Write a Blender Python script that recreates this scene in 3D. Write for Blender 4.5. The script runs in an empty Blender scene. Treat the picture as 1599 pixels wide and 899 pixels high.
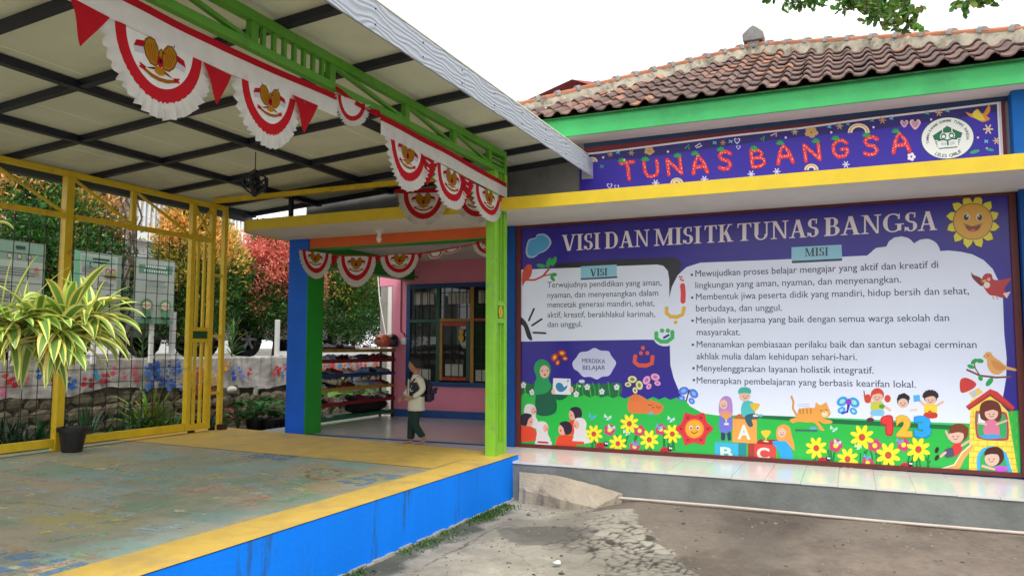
import bpy, bmesh, math, random
import numpy as np
from mathutils import Vector, Matrix
from mathutils.geometry import tessellate_polygon
R = math.radians
rnd = random.Random(7)
rng = np.random.default_rng(7)
scene = bpy.context.scene
COL = scene.collection

# ------------------------------------------------------------------ camera
CAM = Vector((0, 0, 1.25))
FPX, CX, CY = 1182.3, 799.5, 449.5
_y, _p, _r = R(24.14), R(4.436), R(0.129)
FW = Vector((-math.sin(_y)*math.cos(_p), math.cos(_y)*math.cos(_p), math.sin(_p)))
RT0 = Vector((math.cos(_y), math.sin(_y), 0)); UP0 = RT0.cross(FW)
RT = RT0*math.cos(_r)+UP0*math.sin(_r); UP = -RT0*math.sin(_r)+UP0*math.cos(_r)
cd = bpy.data.cameras.new('camera'); cam = bpy.data.objects.new('camera', cd); COL.objects.link(cam)
M3 = Matrix((RT, UP, -FW)).transposed()
cam.matrix_world = Matrix.Translation(CAM) @ M3.to_4x4()
cd.sensor_width = 36; cd.lens = FPX/1599*36; cd.clip_end = 900; cd.clip_start = .05
scene.camera = cam

# ------------------------------------------------------------------ sky, sun, exposure
SUN_EL, SUN_AZ = 58, 150          # high soft sun from the camera side
w = bpy.data.worlds.new("World"); scene.world = w; w.use_nodes = True
nt = w.node_tree; nt.nodes.clear()
sky = nt.nodes.new('ShaderNodeTexSky'); sky.sky_type = 'NISHITA'; sky.sun_disc = False
sky.sun_elevation = R(SUN_EL); sky.sun_rotation = R(SUN_AZ); sky.dust_density = 4; sky.air_density = 1.2
hs = nt.nodes.new('ShaderNodeHueSaturation'); hs.inputs['Saturation'].default_value = .3
mx = nt.nodes.new('ShaderNodeMix'); mx.data_type = 'RGBA'; mx.inputs[0].default_value = .80
mx.inputs[7].default_value = (11.0, 11.2, 11.3, 1)       # even cloud cover
bg = nt.nodes.new('ShaderNodeBackground'); bg.inputs['Strength'].default_value = .105
wo = nt.nodes.new('ShaderNodeOutputWorld')
nt.links.new(sky.outputs[0], hs.inputs['Color']); nt.links.new(hs.outputs[0], mx.inputs[6])
nt.links.new(mx.outputs[2], bg.inputs[0]); nt.links.new(bg.outputs[0], wo.inputs[0])
sl = bpy.data.lights.new('sun', 'SUN'); sl.energy = 1.3; sl.angle = R(14); sl.color = (1, .96, .9)
so = bpy.data.objects.new('sun', sl); COL.objects.link(so)
# nishita: rotation measured clockwise from +Y seen from above
_d = Vector((math.sin(R(SUN_AZ))*math.cos(R(SUN_EL)), math.cos(R(SUN_AZ))*math.cos(R(SUN_EL)), math.sin(R(SUN_EL))))
so.rotation_euler = (-_d).to_track_quat('-Z', 'Y').to_euler(); so.location = (0, 0, 20)
scene.view_settings.view_transform = 'Standard'; scene.view_settings.look = 'None'
scene.view_settings.exposure = 0.68; scene.view_settings.gamma = 1

# ------------------------------------------------------------------ measuring on planes (ray from the photograph's viewpoint)
def ray(x, y): return FW + RT*((x-CX)/FPX) - UP*((y-CY)/FPX)
def on(x, y, ax, v):
    d = ray(x, y); return CAM + d*((v-CAM[ax])/d[ax])

# ------------------------------------------------------------------ colour and materials
def lin(h):
    if isinstance(h, (tuple, list)): return tuple(h[:3])
    h = h.lstrip('#'); c = [int(h[i:i+2], 16)/255 for i in (0, 2, 4)]
    return tuple(v/12.92 if v <= .04045 else ((v+.055)/1.055)**2.4 for v in c)
MATS = {}
def mat(name, col, rough=.6, var=.12, scale=6, bump=.15, bscale=60, metal=0, dirt=None, dscale=1.5, dlo=.5, dhi=.7, spec=.5, streak=False, coat=0):
    if name in MATS: return MATS[name]
    m = bpy.data.materials.new(name); m.use_nodes = True; n = m.node_tree.nodes; l = m.node_tree.links
    b = n['Principled BSDF']; b.inputs['Roughness'].default_value = rough; b.inputs['Metallic'].default_value = metal
    b.inputs['Specular IOR Level'].default_value = spec; b.inputs['Coat Weight'].default_value = coat
    geo = n.new('ShaderNodeNewGeometry')
    mp = n.new('ShaderNodeMapping'); l.new(geo.outputs['Position'], mp.inputs[0])
    if streak: mp.inputs['Scale'].default_value = (1, 1, .12)
    c = lin(col)
    no = n.new('ShaderNodeTexNoise'); no.inputs['Scale'].default_value = scale; no.inputs['Detail'].default_value = 5
    l.new(mp.outputs[0], no.inputs['Vector'])
    mr = n.new('ShaderNodeMapRange'); mr.inputs[1].default_value = .25; mr.inputs[2].default_value = .75
    mr.inputs[3].default_value = 1-var; mr.inputs[4].default_value = 1+var; l.new(no.outputs[0], mr.inputs[0])
    mu = n.new('ShaderNodeVectorMath'); mu.operation = 'MULTIPLY'; mu.inputs[0].default_value = c; l.new(mr.outputs[0], mu.inputs[1])
    out = mu.outputs[0]
    if dirt:
        n2 = n.new('ShaderNodeTexNoise'); n2.inputs['Scale'].default_value = dscale; n2.inputs['Detail'].default_value = 8; n2.inputs['Roughness'].default_value = .7
        l.new(mp.outputs[0], n2.inputs['Vector'])
        m2 = n.new('ShaderNodeMapRange'); m2.inputs[1].default_value = dlo; m2.inputs[2].default_value = dhi; l.new(n2.outputs[0], m2.inputs[0])
        mi = n.new('ShaderNodeMix'); mi.data_type = 'RGBA'; l.new(m2.outputs[0], mi.inputs[0]); l.new(out, mi.inputs[6])
        mi.inputs[7].default_value = (*lin(dirt), 1); out = mi.outputs[2]
    l.new(out, b.inputs['Base Color'])
    if bump:
        n3 = n.new('ShaderNodeTexNoise'); n3.inputs['Scale'].default_value = bscale; n3.inputs['Detail'].default_value = 4
        l.new(geo.outputs['Position'], n3.inputs['Vector'])
        bu = n.new('ShaderNodeBump'); bu.inputs['Strength'].default_value = bump; bu.inputs['Distance'].default_value = .01
        l.new(n3.outputs[0], bu.inputs['Height']); l.new(bu.outputs[0], b.inputs['Normal'])
    MATS[name] = m; return m
def vcol_mat(name, rough=.5, var=.08, trans=0, bump=0, bscale=30, spec=.4, dist=.01, scale=8):
    """flat print or leaves: the colour of each face comes from a colour attribute"""
    if name in MATS: return MATS[name]
    m = bpy.data.materials.new(name); m.use_nodes = True; n = m.node_tree.nodes; l = m.node_tree.links
    b = n['Principled BSDF']; b.inputs['Roughness'].default_value = rough; b.inputs['Specular IOR Level'].default_value = spec
    a = n.new('ShaderNodeAttribute'); a.attribute_name = 'Col'
    geo = n.new('ShaderNodeNewGeometry'); no = n.new('ShaderNodeTexNoise'); no.inputs['Scale'].default_value = scale; no.inputs['Detail'].default_value = 5
    l.new(geo.outputs['Position'], no.inputs['Vector'])
    mr = n.new('ShaderNodeMapRange'); mr.inputs[1].default_value = .25; mr.inputs[2].default_value = .75
    mr.inputs[3].default_value = 1-var; mr.inputs[4].default_value = 1+var; l.new(no.outputs[0], mr.inputs[0])
    mu = n.new('ShaderNodeVectorMath'); mu.operation = 'MULTIPLY'; l.new(a.outputs['Color'], mu.inputs[0]); l.new(mr.outputs[0], mu.inputs[1])
    l.new(mu.outputs[0], b.inputs['Base Color'])
    if bump:
        n3 = n.new('ShaderNodeTexNoise'); n3.inputs['Scale'].default_value = bscale; n3.inputs['Detail'].default_value = 1
        l.new(geo.outputs['Position'], n3.inputs['Vector'])
        bu = n.new('ShaderNodeBump'); bu.inputs['Strength'].default_value = bump; bu.inputs['Distance'].default_value = dist
        l.new(n3.outputs[0], bu.inputs['Height']); l.new(bu.outputs[0], b.inputs['Normal'])
    if trans:
        t = n.new('ShaderNodeBsdfTranslucent'); l.new(mu.outputs[0], t.inputs[0])
        mxs = n.new('ShaderNodeMixShader'); mxs.inputs[0].default_value = trans
        o = n['Material Output']; l.new(b.outputs[0], mxs.inputs[1]); l.new(t.outputs[0], mxs.inputs[2]); l.new(mxs.outputs[0], o.inputs[0])
    MATS[name] = m; return m

# ------------------------------------------------------------------ object helpers
def tag(o, label=None, cat=None, group=None, kind=None):
    if label: o['label'] = label
    if cat: o['category'] = cat
    if group: o['group'] = group
    if kind: o['kind'] = kind
    return o
def empty(name, loc=(0, 0, 0), label=None, cat=None, group=None, rz=0, kind=None, parent=None):
    o = bpy.data.objects.new(name, None); COL.objects.link(o); o.location = loc; o.rotation_euler = (0, 0, rz)
    o.empty_display_size = .1
    if parent: o.parent = parent
    return tag(o, label, cat, group, kind)
class MB:
    """collects vertices and faces of ONE mesh"""
    def __init__(s): s.v = []; s.f = []; s.c = []; s.col = None
    def add(s, vs, fs, col=None):
        k = len(s.v); s.v += [tuple(p) for p in vs]; s.f += [tuple(i+k for i in f) for f in fs]
        s.c += [lin(col) if col is not None else (1, 1, 1)]*len(fs); return s
    def box(s, a, b, col=None):
        x0, y0, z0 = a; x1, y1, z1 = b
        return s.add([(x0,y0,z0),(x1,y0,z0),(x1,y1,z0),(x0,y1,z0),(x0,y0,z1),(x1,y0,z1),(x1,y1,z1),(x0,y1,z1)],
              [(0,3,2,1),(4,5,6,7),(0,1,5,4),(1,2,6,5),(2,3,7,6),(3,0,4,7)], col)
    def bar(s, p, q, w, h=None, col=None, up=(0, 0, 1)):
        p = Vector(p); q = Vector(q); h = h or w; d = (q-p).normalized(); u = Vector(up)
        if abs(d.dot(u)) > .99: u = Vector((0, 1, 0))
        a = d.cross(u).normalized()*(w/2); b = a.cross(d).normalized()*(h/2)
        vs = [p-a-b, p+a-b, p+a+b, p-a+b, q-a-b, q+a-b, q+a+b, q-a+b]
        return s.add(vs, [(0,1,2,3),(7,6,5,4),(0,4,5,1),(1,5,6,2),(2,6,7,3),(3,7,4,0)], col)
    def tube(s, pts, rad, n=8, col=None, caps=True):
        pts = [Vector(p) for p in pts]; k0 = len(s.v); N = len(pts)
        rads = rad if isinstance(rad, (list, tuple)) else [rad]*N
        ref = Vector((.3, .2, 1)).normalized()
        for i, p in enumerate(pts):
            d = (pts[min(i+1, N-1)]-pts[max(i-1, 0)]).normalized()
            if abs(d.dot(ref)) > .98: ref = Vector((1, .1, 0)).normalized()
            a = d.cross(ref).normalized(); b = d.cross(a)
            for k in range(n):
                t = 2*math.pi*k/n; s.v.append(tuple(p+(a*math.cos(t)+b*math.sin(t))*rads[i]))
        fs = []
        for i in range(N-1):
            for k in range(n):
                k1 = (k+1) % n; fs.append((k0+i*n+k, k0+i*n+k1, k0+(i+1)*n+k1, k0+(i+1)*n+k))
        if caps: fs += [tuple(k0+k for k in range(n))[::-1], tuple(k0+(N-1)*n+k for k in range(n))]
        s.f += fs; s.c += [lin(col) if col is not None else (1, 1, 1)]*len(fs); return s
    def lathe(s, prof, o=(0, 0, 0), n=20, axis='z', col=None):
        k0 = len(s.v); ox, oy, oz = o
        for r, h in prof:
            for k in range(n):
                t = 2*math.pi*k/n; a, b = r*math.cos(t), r*math.sin(t)
                s.v.append((ox+a, oy+b, oz+h) if axis == 'z' else ((ox+h, oy+a, oz+b) if axis == 'x' else (ox+a, oy+h, oz+b)))
        fs = []
        for i in range(len(prof)-1):
            for k in range(n):
                k1 = (k+1) % n; fs.append((k0+i*n+k, k0+i*n+k1, k0+(i+1)*n+k1, k0+(i+1)*n+k))
        s.f += fs; s.c += [lin(col) if col is not None else (1, 1, 1)]*len(fs); return s
    def ell(s, c, r, n=10, m=7, col=None):
        prof = [(max(1e-4, math.sin(math.pi*i/m)), -math.cos(math.pi*i/m)) for i in range(m+1)]
        k0 = len(s.v); s.lathe(prof, n=n, col=col)
        for i in range(k0, len(s.v)):
            x, y, z = s.v[i]; s.v[i] = (c[0]+x*r[0], c[1]+y*r[1], c[2]+z*r[2])
        return s
    def prism(s, pts, a, b, ax=1, col=None):
        """outline pts in the plane square to axis ax, from a to b"""
        n = len(pts); mk = (lambda p, v: (p[0], v, p[1])) if ax == 1 else ((lambda p, v: (v, p[0], p[1])) if ax == 0 else (lambda p, v: (p[0], p[1], v)))
        vs = [mk(p, a) for p in pts]+[mk(p, b) for p in pts]
        tri = tessellate_polygon([[Vector((p[0], p[1], 0)) for p in pts]])
        fs = [tuple(t) for t in tri]+[tuple(i+n for i in t[::-1]) for t in tri]+[(i, (i+1) % n, (i+1) % n+n, i+n) for i in range(n)]
        return s.add(vs, fs, col)
    def build(s, name, m, parent=None, smooth=False, bevel=0, kind=None, link=True):
        me = bpy.data.meshes.new(name); me.from_pydata(s.v, [], s.f); me.update()
        ca = me.color_attributes.new('Col', 'FLOAT_COLOR', 'CORNER')
        cols = np.ones((len(me.loops), 4), 'f'); k = 0
        arr = np.repeat(np.array(s.c, 'f').reshape(-1, 3), [len(f) for f in s.f], axis=0) if s.f else np.zeros((0, 3))
        cols[:, :3] = arr; ca.data.foreach_set('color', cols.ravel())
        if not bevel or True:
            bm = bmesh.new(); bm.from_mesh(me); bmesh.ops.recalc_face_normals(bm, faces=bm.faces); bm.to_mesh(me); bm.free()
        me.materials.append(m)
        if smooth:
            me.shade_smooth()
            if smooth != 'all': me.set_sharp_from_angle(angle=R(40))
        o = bpy.data.objects.new(name, me)
        if link: COL.objects.link(o)
        if parent: o.parent = parent
        if bevel:
            md = o.modifiers.new('bevel', 'BEVEL'); md.width = bevel; md.segments = 2; md.limit_method = 'ANGLE'
        if kind: o['kind'] = kind
        return o
def quick(name, pts, faces, m, parent=None, **k): return MB().add(pts, faces).build(name, m, parent, **k)
def boxo(name, a, b, m, parent=None, bevel=0, **k): return MB().box(a, b).build(name, m, parent, bevel=bevel, **k)
def copy_part(src, parent, loc=None, rot=None, scale=None):
    c = src.copy(); COL.objects.link(c); c.parent = parent
    if loc is not None: c.location = loc
    if rot is not None: c.rotation_euler = rot
    if scale is not None: c.scale = scale
    return c
def copy_tree(o, parent=None):
    c = o.copy(); COL.objects.link(c); c.parent = parent
    for ch in list(o.children): copy_tree(ch, c)
    return c
def fastmesh(name, verts, nper, cols, m, parent=None, kind=None, smooth=False):
    """verts (N*nper,3), every nper verts one face; cols (N,3)"""
    N = len(verts)//nper; me = bpy.data.meshes.new(name)
    me.vertices.add(len(verts)); me.vertices.foreach_set('co', np.asarray(verts, 'f').ravel())
    me.loops.add(len(verts)); me.loops.foreach_set('vertex_index', np.arange(len(verts), dtype='i'))
    me.polygons.add(N); me.polygons.foreach_set('loop_start', np.arange(0, len(verts), nper, dtype='i'))
    try: me.polygons.foreach_set('loop_total', np.full(N, nper, dtype='i'))
    except Exception: pass
    me.update(calc_edges=True); me.validate()
    ca = me.color_attributes.new('Col', 'FLOAT_COLOR', 'CORNER')
    c = np.ones((len(verts), 4), 'f'); c[:, :3] = np.repeat(np.asarray(cols, 'f'), nper, axis=0); ca.data.foreach_set('color', c.ravel())
    me.materials.append(m); o = bpy.data.objects.new(name, me); COL.objects.link(o)
    if parent: o.parent = parent
    if kind: o['kind'] = kind
    return o
def unit(a): return a/np.maximum(np.linalg.norm(a, axis=-1, keepdims=True), 1e-9)
def leaf_quads(P, D, Nn, L, W):
    """diamond leaves: base P, direction D, normal Nn, length L, width W -> quads"""
    D = unit(D); S = unit(np.cross(D, Nn)); L = L[:, None]; W = W[:, None]; n2 = unit(np.cross(S, D))
    a = P; b = P+D*L*.45+S*W*.5+n2*W*.12; c = P+D*L; d = P+D*L*.45-S*W*.5+n2*W*.12
    return np.stack([a, b, c, d], 1).reshape(-1, 3)

# ------------------------------------------------------------------ flat print, drawn in measured points of the wall plane
_FONT = None
class Print:
    def __init__(s, plane_y, parent, m, step=.0006):
        s.y = plane_y; s.parent = parent; s.m = m; s.step = step; s.boxes = []; s.parts = {}; s.cur = ('print', 0)
    def begin(s, name): s.cnt = getattr(s, 'cnt', 0)+1; s.cur = (name, s.cnt)
    def P(s, x, y): p = on(x, y, 1, s.y); return (p.x, p.z)
    def raw(s, vs, fs, col):
        xs = [v[0] for v in vs]; zs = [v[1] for v in vs]; bb = (min(xs), max(xs), min(zs), max(zs))
        L = 1
        for b, l in s.boxes:
            if b[0] < bb[1] and b[1] > bb[0] and b[2] < bb[3] and b[3] > bb[2] and l >= L: L = l+1
        s.boxes.append((bb, L)); y = s.y-L*s.step
        s.parts.setdefault(s.cur, MB()).add([(v[0], y, v[1]) for v in vs], fs, col)
    def polyp(s, pts, col):
        tri = tessellate_polygon([[Vector((p[0], p[1], 0)) for p in pts]]); s.raw(pts, [tuple(t) for t in tri], col)
    def poly(s, pts, col): s.polyp([s.P(*p) for p in pts], col)
    def blob(s, pts, col, n=5):
        out = []; N = len(pts)
        for i in range(N):
            p0, p1, p2, p3 = pts[i-1], pts[i], pts[(i+1) % N], pts[(i+2) % N]
            for k in range(n):
                t = k/n
                out.append(tuple(.5*((2*p1[j])+(-p0[j]+p2[j])*t+(2*p0[j]-5*p1[j]+4*p2[j]-p3[j])*t*t+(-p0[j]+3*p1[j]-3*p2[j]+p3[j])*t**3) for j in (0, 1)))
        s.poly(out, col)
    def ell(s, cx, cy, rx, ry, col, rot=0, n=18, a0=0, a1=360):
        c, q = math.cos(R(rot)), math.sin(R(rot)); pts = []
        m = n if a1-a0 >= 360 else n+1
        for i in range(m):
            t = R(a0+(a1-a0)*i/n); a, b = rx*math.cos(t), ry*math.sin(t); pts.append((cx+a*c-b*q, cy+a*q+b*c))
        s.poly(pts, col)
    def stroke(s, pts, w, col, round_=True):
        pts = [Vector(p) for p in pts]; N = len(pts); L = []; Rr = []
        for i, p in enumerate(pts):
            d = (pts[min(i+1, N-1)]-pts[max(i-1, 0)]).normalized(); q = Vector((-d.y, d.x))*w/2
            L.append(p+q); Rr.append(p-q)
        if round_:
            d0 = (pts[0]-pts[1]).normalized(); d1 = (pts[-1]-pts[-2]).normalized()
            cap0 = [pts[0]+d0*w*.35*1+Vector((-d0.y, d0.x))*w*.3, pts[0]+d0*w*.35-Vector((-d0.y, d0.x))*w*.3]
            cap1 = [pts[-1]+d1*w*.35-Vector((-d1.y, d1.x))*w*.3*-1, pts[-1]+d1*w*.35+Vector((-d1.y, d1.x))*w*.3*-1]
            out = L+cap1+Rr[::-1]+cap0[::-1]
            out = L+[cap1[0], cap1[1]]+Rr[::-1]+[cap0[0], cap0[1]]
        else: out = L+Rr[::-1]
        # quads, robust for bent strokes
        vs = [s.P(*p) for p in L+Rr]; fs = [(i, i+1, N+i+1, N+i) for i in range(N-1)]
        if round_:
            for c_ in (pts[0], pts[-1]): s.raw([s.P(c_.x+w/2*math.cos(t*math.pi/5), c_.y+w/2*math.sin(t*math.pi/5)) for t in range(10)], [tuple(range(10))], col)
        s.raw(vs, fs, col)
    def glyphs(s, txt, bold=0):
        c = bpy.data.curves.new('lettering', 'FONT'); c.body = txt; c.size = 1; c.offset = bold; c.resolution_u = 3
        o = bpy.data.objects.new('lettering', c); COL.objects.link(o)
        me = bpy.data.meshes.new_from_object(o.evaluated_get(bpy.context.evaluated_depsgraph_get()))
        vs = [tuple(v.co)[:2] for v in me.vertices]; fs = [tuple(p.vertices) for p in me.polygons]
        bpy.data.objects.remove(o); bpy.data.curves.remove(c); bpy.data.meshes.remove(me); return vs, fs
    def text(s, txt, a, b, cap, col, bold=0, capref=.72):
        bold0 = bold if bold < .02 else 0; bold = 0 if bold0 else bold
        vs, fs = s.glyphs(txt, bold); A = Vector(s.P(*a)); B = Vector(s.P(*b)); x0 = min(v[0] for v in vs); x1 = max(v[0] for v in vs)
        T = Vector(s.P(a[0], a[1]-cap)); h = (T-A).length/capref; d = (B-A)/(x1-x0); u = Vector((0, 1))*h
        s.raw([tuple(A+d*(v[0]-x0)+u*v[1]) for v in vs], fs, col)
        if bold0: sh = Vector((h*bold0, 0)); s.raw([tuple(A+sh+d*(v[0]-x0)+u*v[1]) for v in vs], fs, col)
    def done(s):
        for k, mb in s.parts.items(): 
            mb.build(k[0], s.m, s.parent)
# ================================================================== MATERIALS
concrete = mat('concrete', (.30, .285, .26), .85, .18, 5, .5, 40, dirt=(.16, .155, .14), dscale=2.2, dlo=.48, dhi=.72)
step_grey = mat('step_concrete', (.20, .21, .20), .8, .2, 4, .4, 30, dirt=(.13, .14, .12), dscale=1.6, dlo=.45, dhi=.7, streak=False)
plaster_w = mat('white_plaster', (.78, .76, .74), .8, .06, 3, .15, 40, dirt=(.45, .42, .38), dscale=1.2, dlo=.55, dhi=.8)
ledge_under = mat('ledge_plaster', (.72, .67, .64), .85, .06, 3, .15, 40)
yellow_edge = mat('yellow_paint', (.74, .53, .02), .55, .07, 5, .15, 50, dirt=(.55, .38, .03), dscale=3, dlo=.6, dhi=.8)
yellow_metal = mat('yellow_metal', (.76, .52, .02), .45, .10, 9, .1, 60, dirt=(.33, .20, .03), dscale=7, dlo=.58, dhi=.75)
yellow_floor = mat('yellow_floor_paint', (.70, .47, .10), .6, .10, 6, .25, 60, dirt=(.42, .31, .14), dscale=2.5, dlo=.5, dhi=.75)
blue_face = mat('blue_paint_platform', (.004, .215, .93), .75, .10, 2, .25, 30, dirt=(.015, .13, .50), dscale=2.4, dlo=.58, dhi=.82, streak=True, spec=.15)
blue_wall = mat('blue_paint', (.008, .085, .34), .6, .10, 4, .12, 30, dirt=(.01, .06, .24), dscale=2, spec=.2)
blue_col = mat('blue_column_paint', (.004, .13, .72), .7, .10, 4, .12, 30)
green_side = mat('green_column_paint', (.02, .33, .03), .5, .08, 4, .12, 30)
green_eave = mat('eave_green_paint', (.035, .42, .11), .5, .12, 3, .1, 30, dirt=(.03, .30, .08), dscale=1.8)
green_metal = mat('green_metal', (.22, .54, .03), .4, .10, 8, .06, 60, dirt=(.20, .27, .14), dscale=6, dlo=.60, dhi=.68)
green_metal2 = mat('green_metal_truss', (.10, .34, .02), .45, .10, 8, .06, 60, dirt=(.07, .2, .03), dscale=5, dlo=.56, dhi=.8)
orange_p = mat('orange_paint', (.78, .13, .02), .5, .08, 4, .1, 30)
pink_p = mat('pink_paint', (.90, .30, .43), .7, .06, 2, .1, 30)
red_frame = mat('maroon_paint', (.12, .013, .012), .5, .15, 8, .1, 40, dirt=(.10, .02, .012), dscale=4)
navy_metal = mat('navy_steel', (.012, .014, .03), .45, .2, 8, .06, 60)
sheet_m = mat('roof_sheet_paint', (.76, .78, .64), .6, .06, 2, .08, 20, dirt=(.62, .63, .52), dscale=.8)
for m_ in (blue_face,):
    n = m_.node_tree.nodes; l = m_.node_tree.links; b = n['Principled BSDF']; src = b.inputs['Base Color'].links[0].from_socket
    geo = n.new('ShaderNodeNewGeometry'); mp = n.new('ShaderNodeMapping'); mp.inputs['Scale'].default_value = (1, 3.2, .35); l.new(geo.outputs['Position'], mp.inputs[0])
    def nz_(vec, sc, a, b_):
        t = n.new('ShaderNodeTexNoise'); t.inputs['Scale'].default_value = sc; t.inputs['Detail'].default_value = 9; t.inputs['Roughness'].default_value = .75; l.new(vec, t.inputs['Vector'])
        r_ = n.new('ShaderNodeMapRange'); r_.inputs[1].default_value = a; r_.inputs[2].default_value = b_; r_.inputs[4].default_value = .85; l.new(t.outputs[0], r_.inputs[0]); return r_.outputs[0]
    x1 = n.new('ShaderNodeMix'); x1.data_type = 'RGBA'; l.new(nz_(mp.outputs[0], 1.1, .57, .66), x1.inputs[0]); l.new(src, x1.inputs[6]); x1.inputs[7].default_value = (.03, .09, .16, 1)
    x2 = n.new('ShaderNodeMix'); x2.data_type = 'RGBA'; l.new(nz_(geo.outputs['Position'], 9, .66, .70), x2.inputs[0]); l.new(x1.outputs[2], x2.inputs[6]); x2.inputs[7].default_value = (.22, .30, .38, 1)
    l.new(x2.outputs[2], b.inputs['Base Color'])
white_tile = mat('white_tile', (.74, .73, .71), .19, .03, 3, .02, 10, spec=.6)
grout = mat('grout', (.25, .24, .22), .9, .1, 20, .2, 60)
stone_m = mat('wall_stone', (.15, .125, .085), .95, .5, 9, 1.0, 18, dirt=(.07, .085, .045), dscale=5)
mortar_m = mat('stone_mortar', (.13, .115, .09), .95, .2, 8, .6, 30)
lime_m = mat('flaking_whitewash', (.52, .50, .47), .95, .12, 3, .6, 20, dirt=(.26, .25, .22), dscale=4.5, dlo=.47, dhi=.66, streak=True, spec=.1)
soil_m = mat('garden_soil', (.06, .045, .03), .95, .3, 8, 1, 30)
black_pl = mat('black_plastic', (.012, .012, .013), .45, .15, 8, .1, 30)
rubber = mat('tyre_rubber', (.015, .015, .015), .8, .1, 8, .2, 50)
white_pl = mat('white_plastic', (.75, .72, .66), .4, .05, 8, .05, 30)
ridge_m = mat('ridge_mortar', (.40, .36, .28), .9, .25, 6, .7, 25, dirt=(.09, .08, .06), dscale=4, dlo=.48, dhi=.66)
grey_cap = mat('ridge_cap_grey', (.22, .21, .20), .9, .2, 10, .5, 30)
red_roof = mat('red_sheet_roof', (.26, .03, .03), .55, .1, 3, .1, 30)
glass_m = mat('window_glass', (.02, .024, .024), .03, 0, 3, 0, spec=.7)
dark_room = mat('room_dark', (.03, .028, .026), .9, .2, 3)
curtain_m = mat('curtain', (.45, .45, .40), .9, .08, 8)
white_paint = mat('white_metal_paint', (.72, .73, .72), .4, .05, 5, .05, 30)
bark = mat('bark', (.10, .075, .05), .95, .3, 12, .8, 40)
leaf_m = vcol_mat('leaves', .45, .12, .28)
print_m = vcol_mat('print_vinyl', .28, .03, 0, .12, 2.2, spec=.5, dist=.02, scale=1.5)
print_dull = vcol_mat('print_poster', .6, .05)
generic_v = vcol_mat('coloured_paint', .5, .08)

# fascia: embossed grey fibre-cement board
fas = mat('fibre_cement_fascia', (.36, .39, .43), .55, .05, 3, 0)
_n = fas.node_tree.nodes; _l = fas.node_tree.links
g_ = _n.new('ShaderNodeNewGeometry'); mp_ = _n.new('ShaderNodeMapping'); mp_.inputs['Scale'].default_value = (1, .5, 1.35)
wv = _n.new('ShaderNodeTexWave'); wv.wave_type = 'BANDS'; wv.bands_direction = 'Z'; wv.inputs['Scale'].default_value = 6.5; wv.inputs['Distortion'].default_value = 14
wv.inputs['Detail'].default_value = 1.5; wv.inputs['Detail Scale'].default_value = .8
_l.new(g_.outputs['Position'], mp_.inputs[0]); _l.new(mp_.outputs[0], wv.inputs['Vector'])
bu_ = _n.new('ShaderNodeBump'); bu_.inputs['Strength'].default_value = .45; bu_.inputs['Distance'].default_value = .008; _l.new(wv.outputs['Fac'], bu_.inputs['Height'])
_l.new(bu_.outputs[0], _n['Principled BSDF'].inputs['Normal'])
cr_ = _n.new('ShaderNodeMapRange'); cr_.inputs[3].default_value = .94; cr_.inputs[4].default_value = 1.06; _l.new(wv.outputs['Fac'], cr_.inputs[0])
vm_ = _n.new('ShaderNodeVectorMath'); vm_.operation = 'MULTIPLY'; vm_.inputs[0].default_value = (.37, .40, .45); _l.new(cr_.outputs[0], vm_.inputs[1])
_l.new(vm_.outputs[0], _n['Principled BSDF'].inputs['Base Color'])

# playground floor: concrete with worn painted squares
pg = bpy.data.materials.new('worn_painted_floor'); pg.use_nodes = True
n = pg.node_tree.nodes; l = pg.node_tree.links; b = n['Principled BSDF']; b.inputs['Roughness'].default_value = .6
geo = n.new('ShaderNodeNewGeometry')
def _noise(sc, det=6, rough=.6, vec=None, stretch=None):
    t = n.new('ShaderNodeTexNoise'); t.inputs['Scale'].default_value = sc; t.inputs['Detail'].default_value = det; t.inputs['Roughness'].default_value = rough
    src = vec or geo.outputs['Position']
    if stretch:
        m_ = n.new('ShaderNodeMapping'); m_.inputs['Scale'].default_value = stretch; l.new(src, m_.inputs[0]); src = m_.outputs[0]
    l.new(src, t.inputs['Vector']); return t.outputs[0]
def _range(x, a, b_, c=0, d=1):
    t = n.new('ShaderNodeMapRange'); t.inputs[1].default_value = a; t.inputs[2].default_value = b_; t.inputs[3].default_value = c; t.inputs[4].default_value = d; l.new(x, t.inputs[0]); return t.outputs[0]
def _mix(f, a, b_):
    t = n.new('ShaderNodeMix'); t.data_type = 'RGBA'
    for i, v in ((0, f), (6, a), (7, b_)):
        if hasattr(v, 'links'): l.new(v, t.inputs[i])
        else: t.inputs[i].default_value = v if i == 0 else (*lin(v), 1)
    return t.outputs[2]
base = _mix(_range(_noise(3, 8), .35, .65), (.29, .30, .22), (.43, .405, .31))
sn = n.new('ShaderNodeVectorMath'); sn.operation = 'SNAP'; sn.inputs[1].default_value = (.72, .56, 50); l.new(geo.outputs['Position'], sn.inputs[0])
wn = n.new('ShaderNodeTexWhiteNoise'); l.new(sn.outputs[0], wn.inputs[0])
cr = n.new('ShaderNodeValToRGB'); l.new(wn.outputs['Value'], cr.inputs[0]); cr.color_ramp.interpolation = 'CONSTANT'
els = [(0, '#7fa3a0'), (.17, '#b2a27c'), (.30, '#b5a68e'), (.42, '#7a9a7c'), (.55, '#9fb3ae'), (.64, '#b4aa70'), (.74, '#8fb0a8'), (.84, '#a9a488'), (.93, '#86a28c')]
for i, (p_, c_) in enumerate(els):
    e = cr.color_ramp.elements[i] if i < 2 else cr.color_ramp.elements.new(p_)
    e.position = p_; e.color = (*lin(c_), 1)
wear = _range(_noise(2.4, 10, .72), .44, .56, 0, .9)
col = _mix(wear, base, cr.outputs[0])
col = _mix(_range(_noise(9, 8, .75, stretch=(.7, 1.3, 1)), .56, .66), col, (.30, .27, .22))
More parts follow.
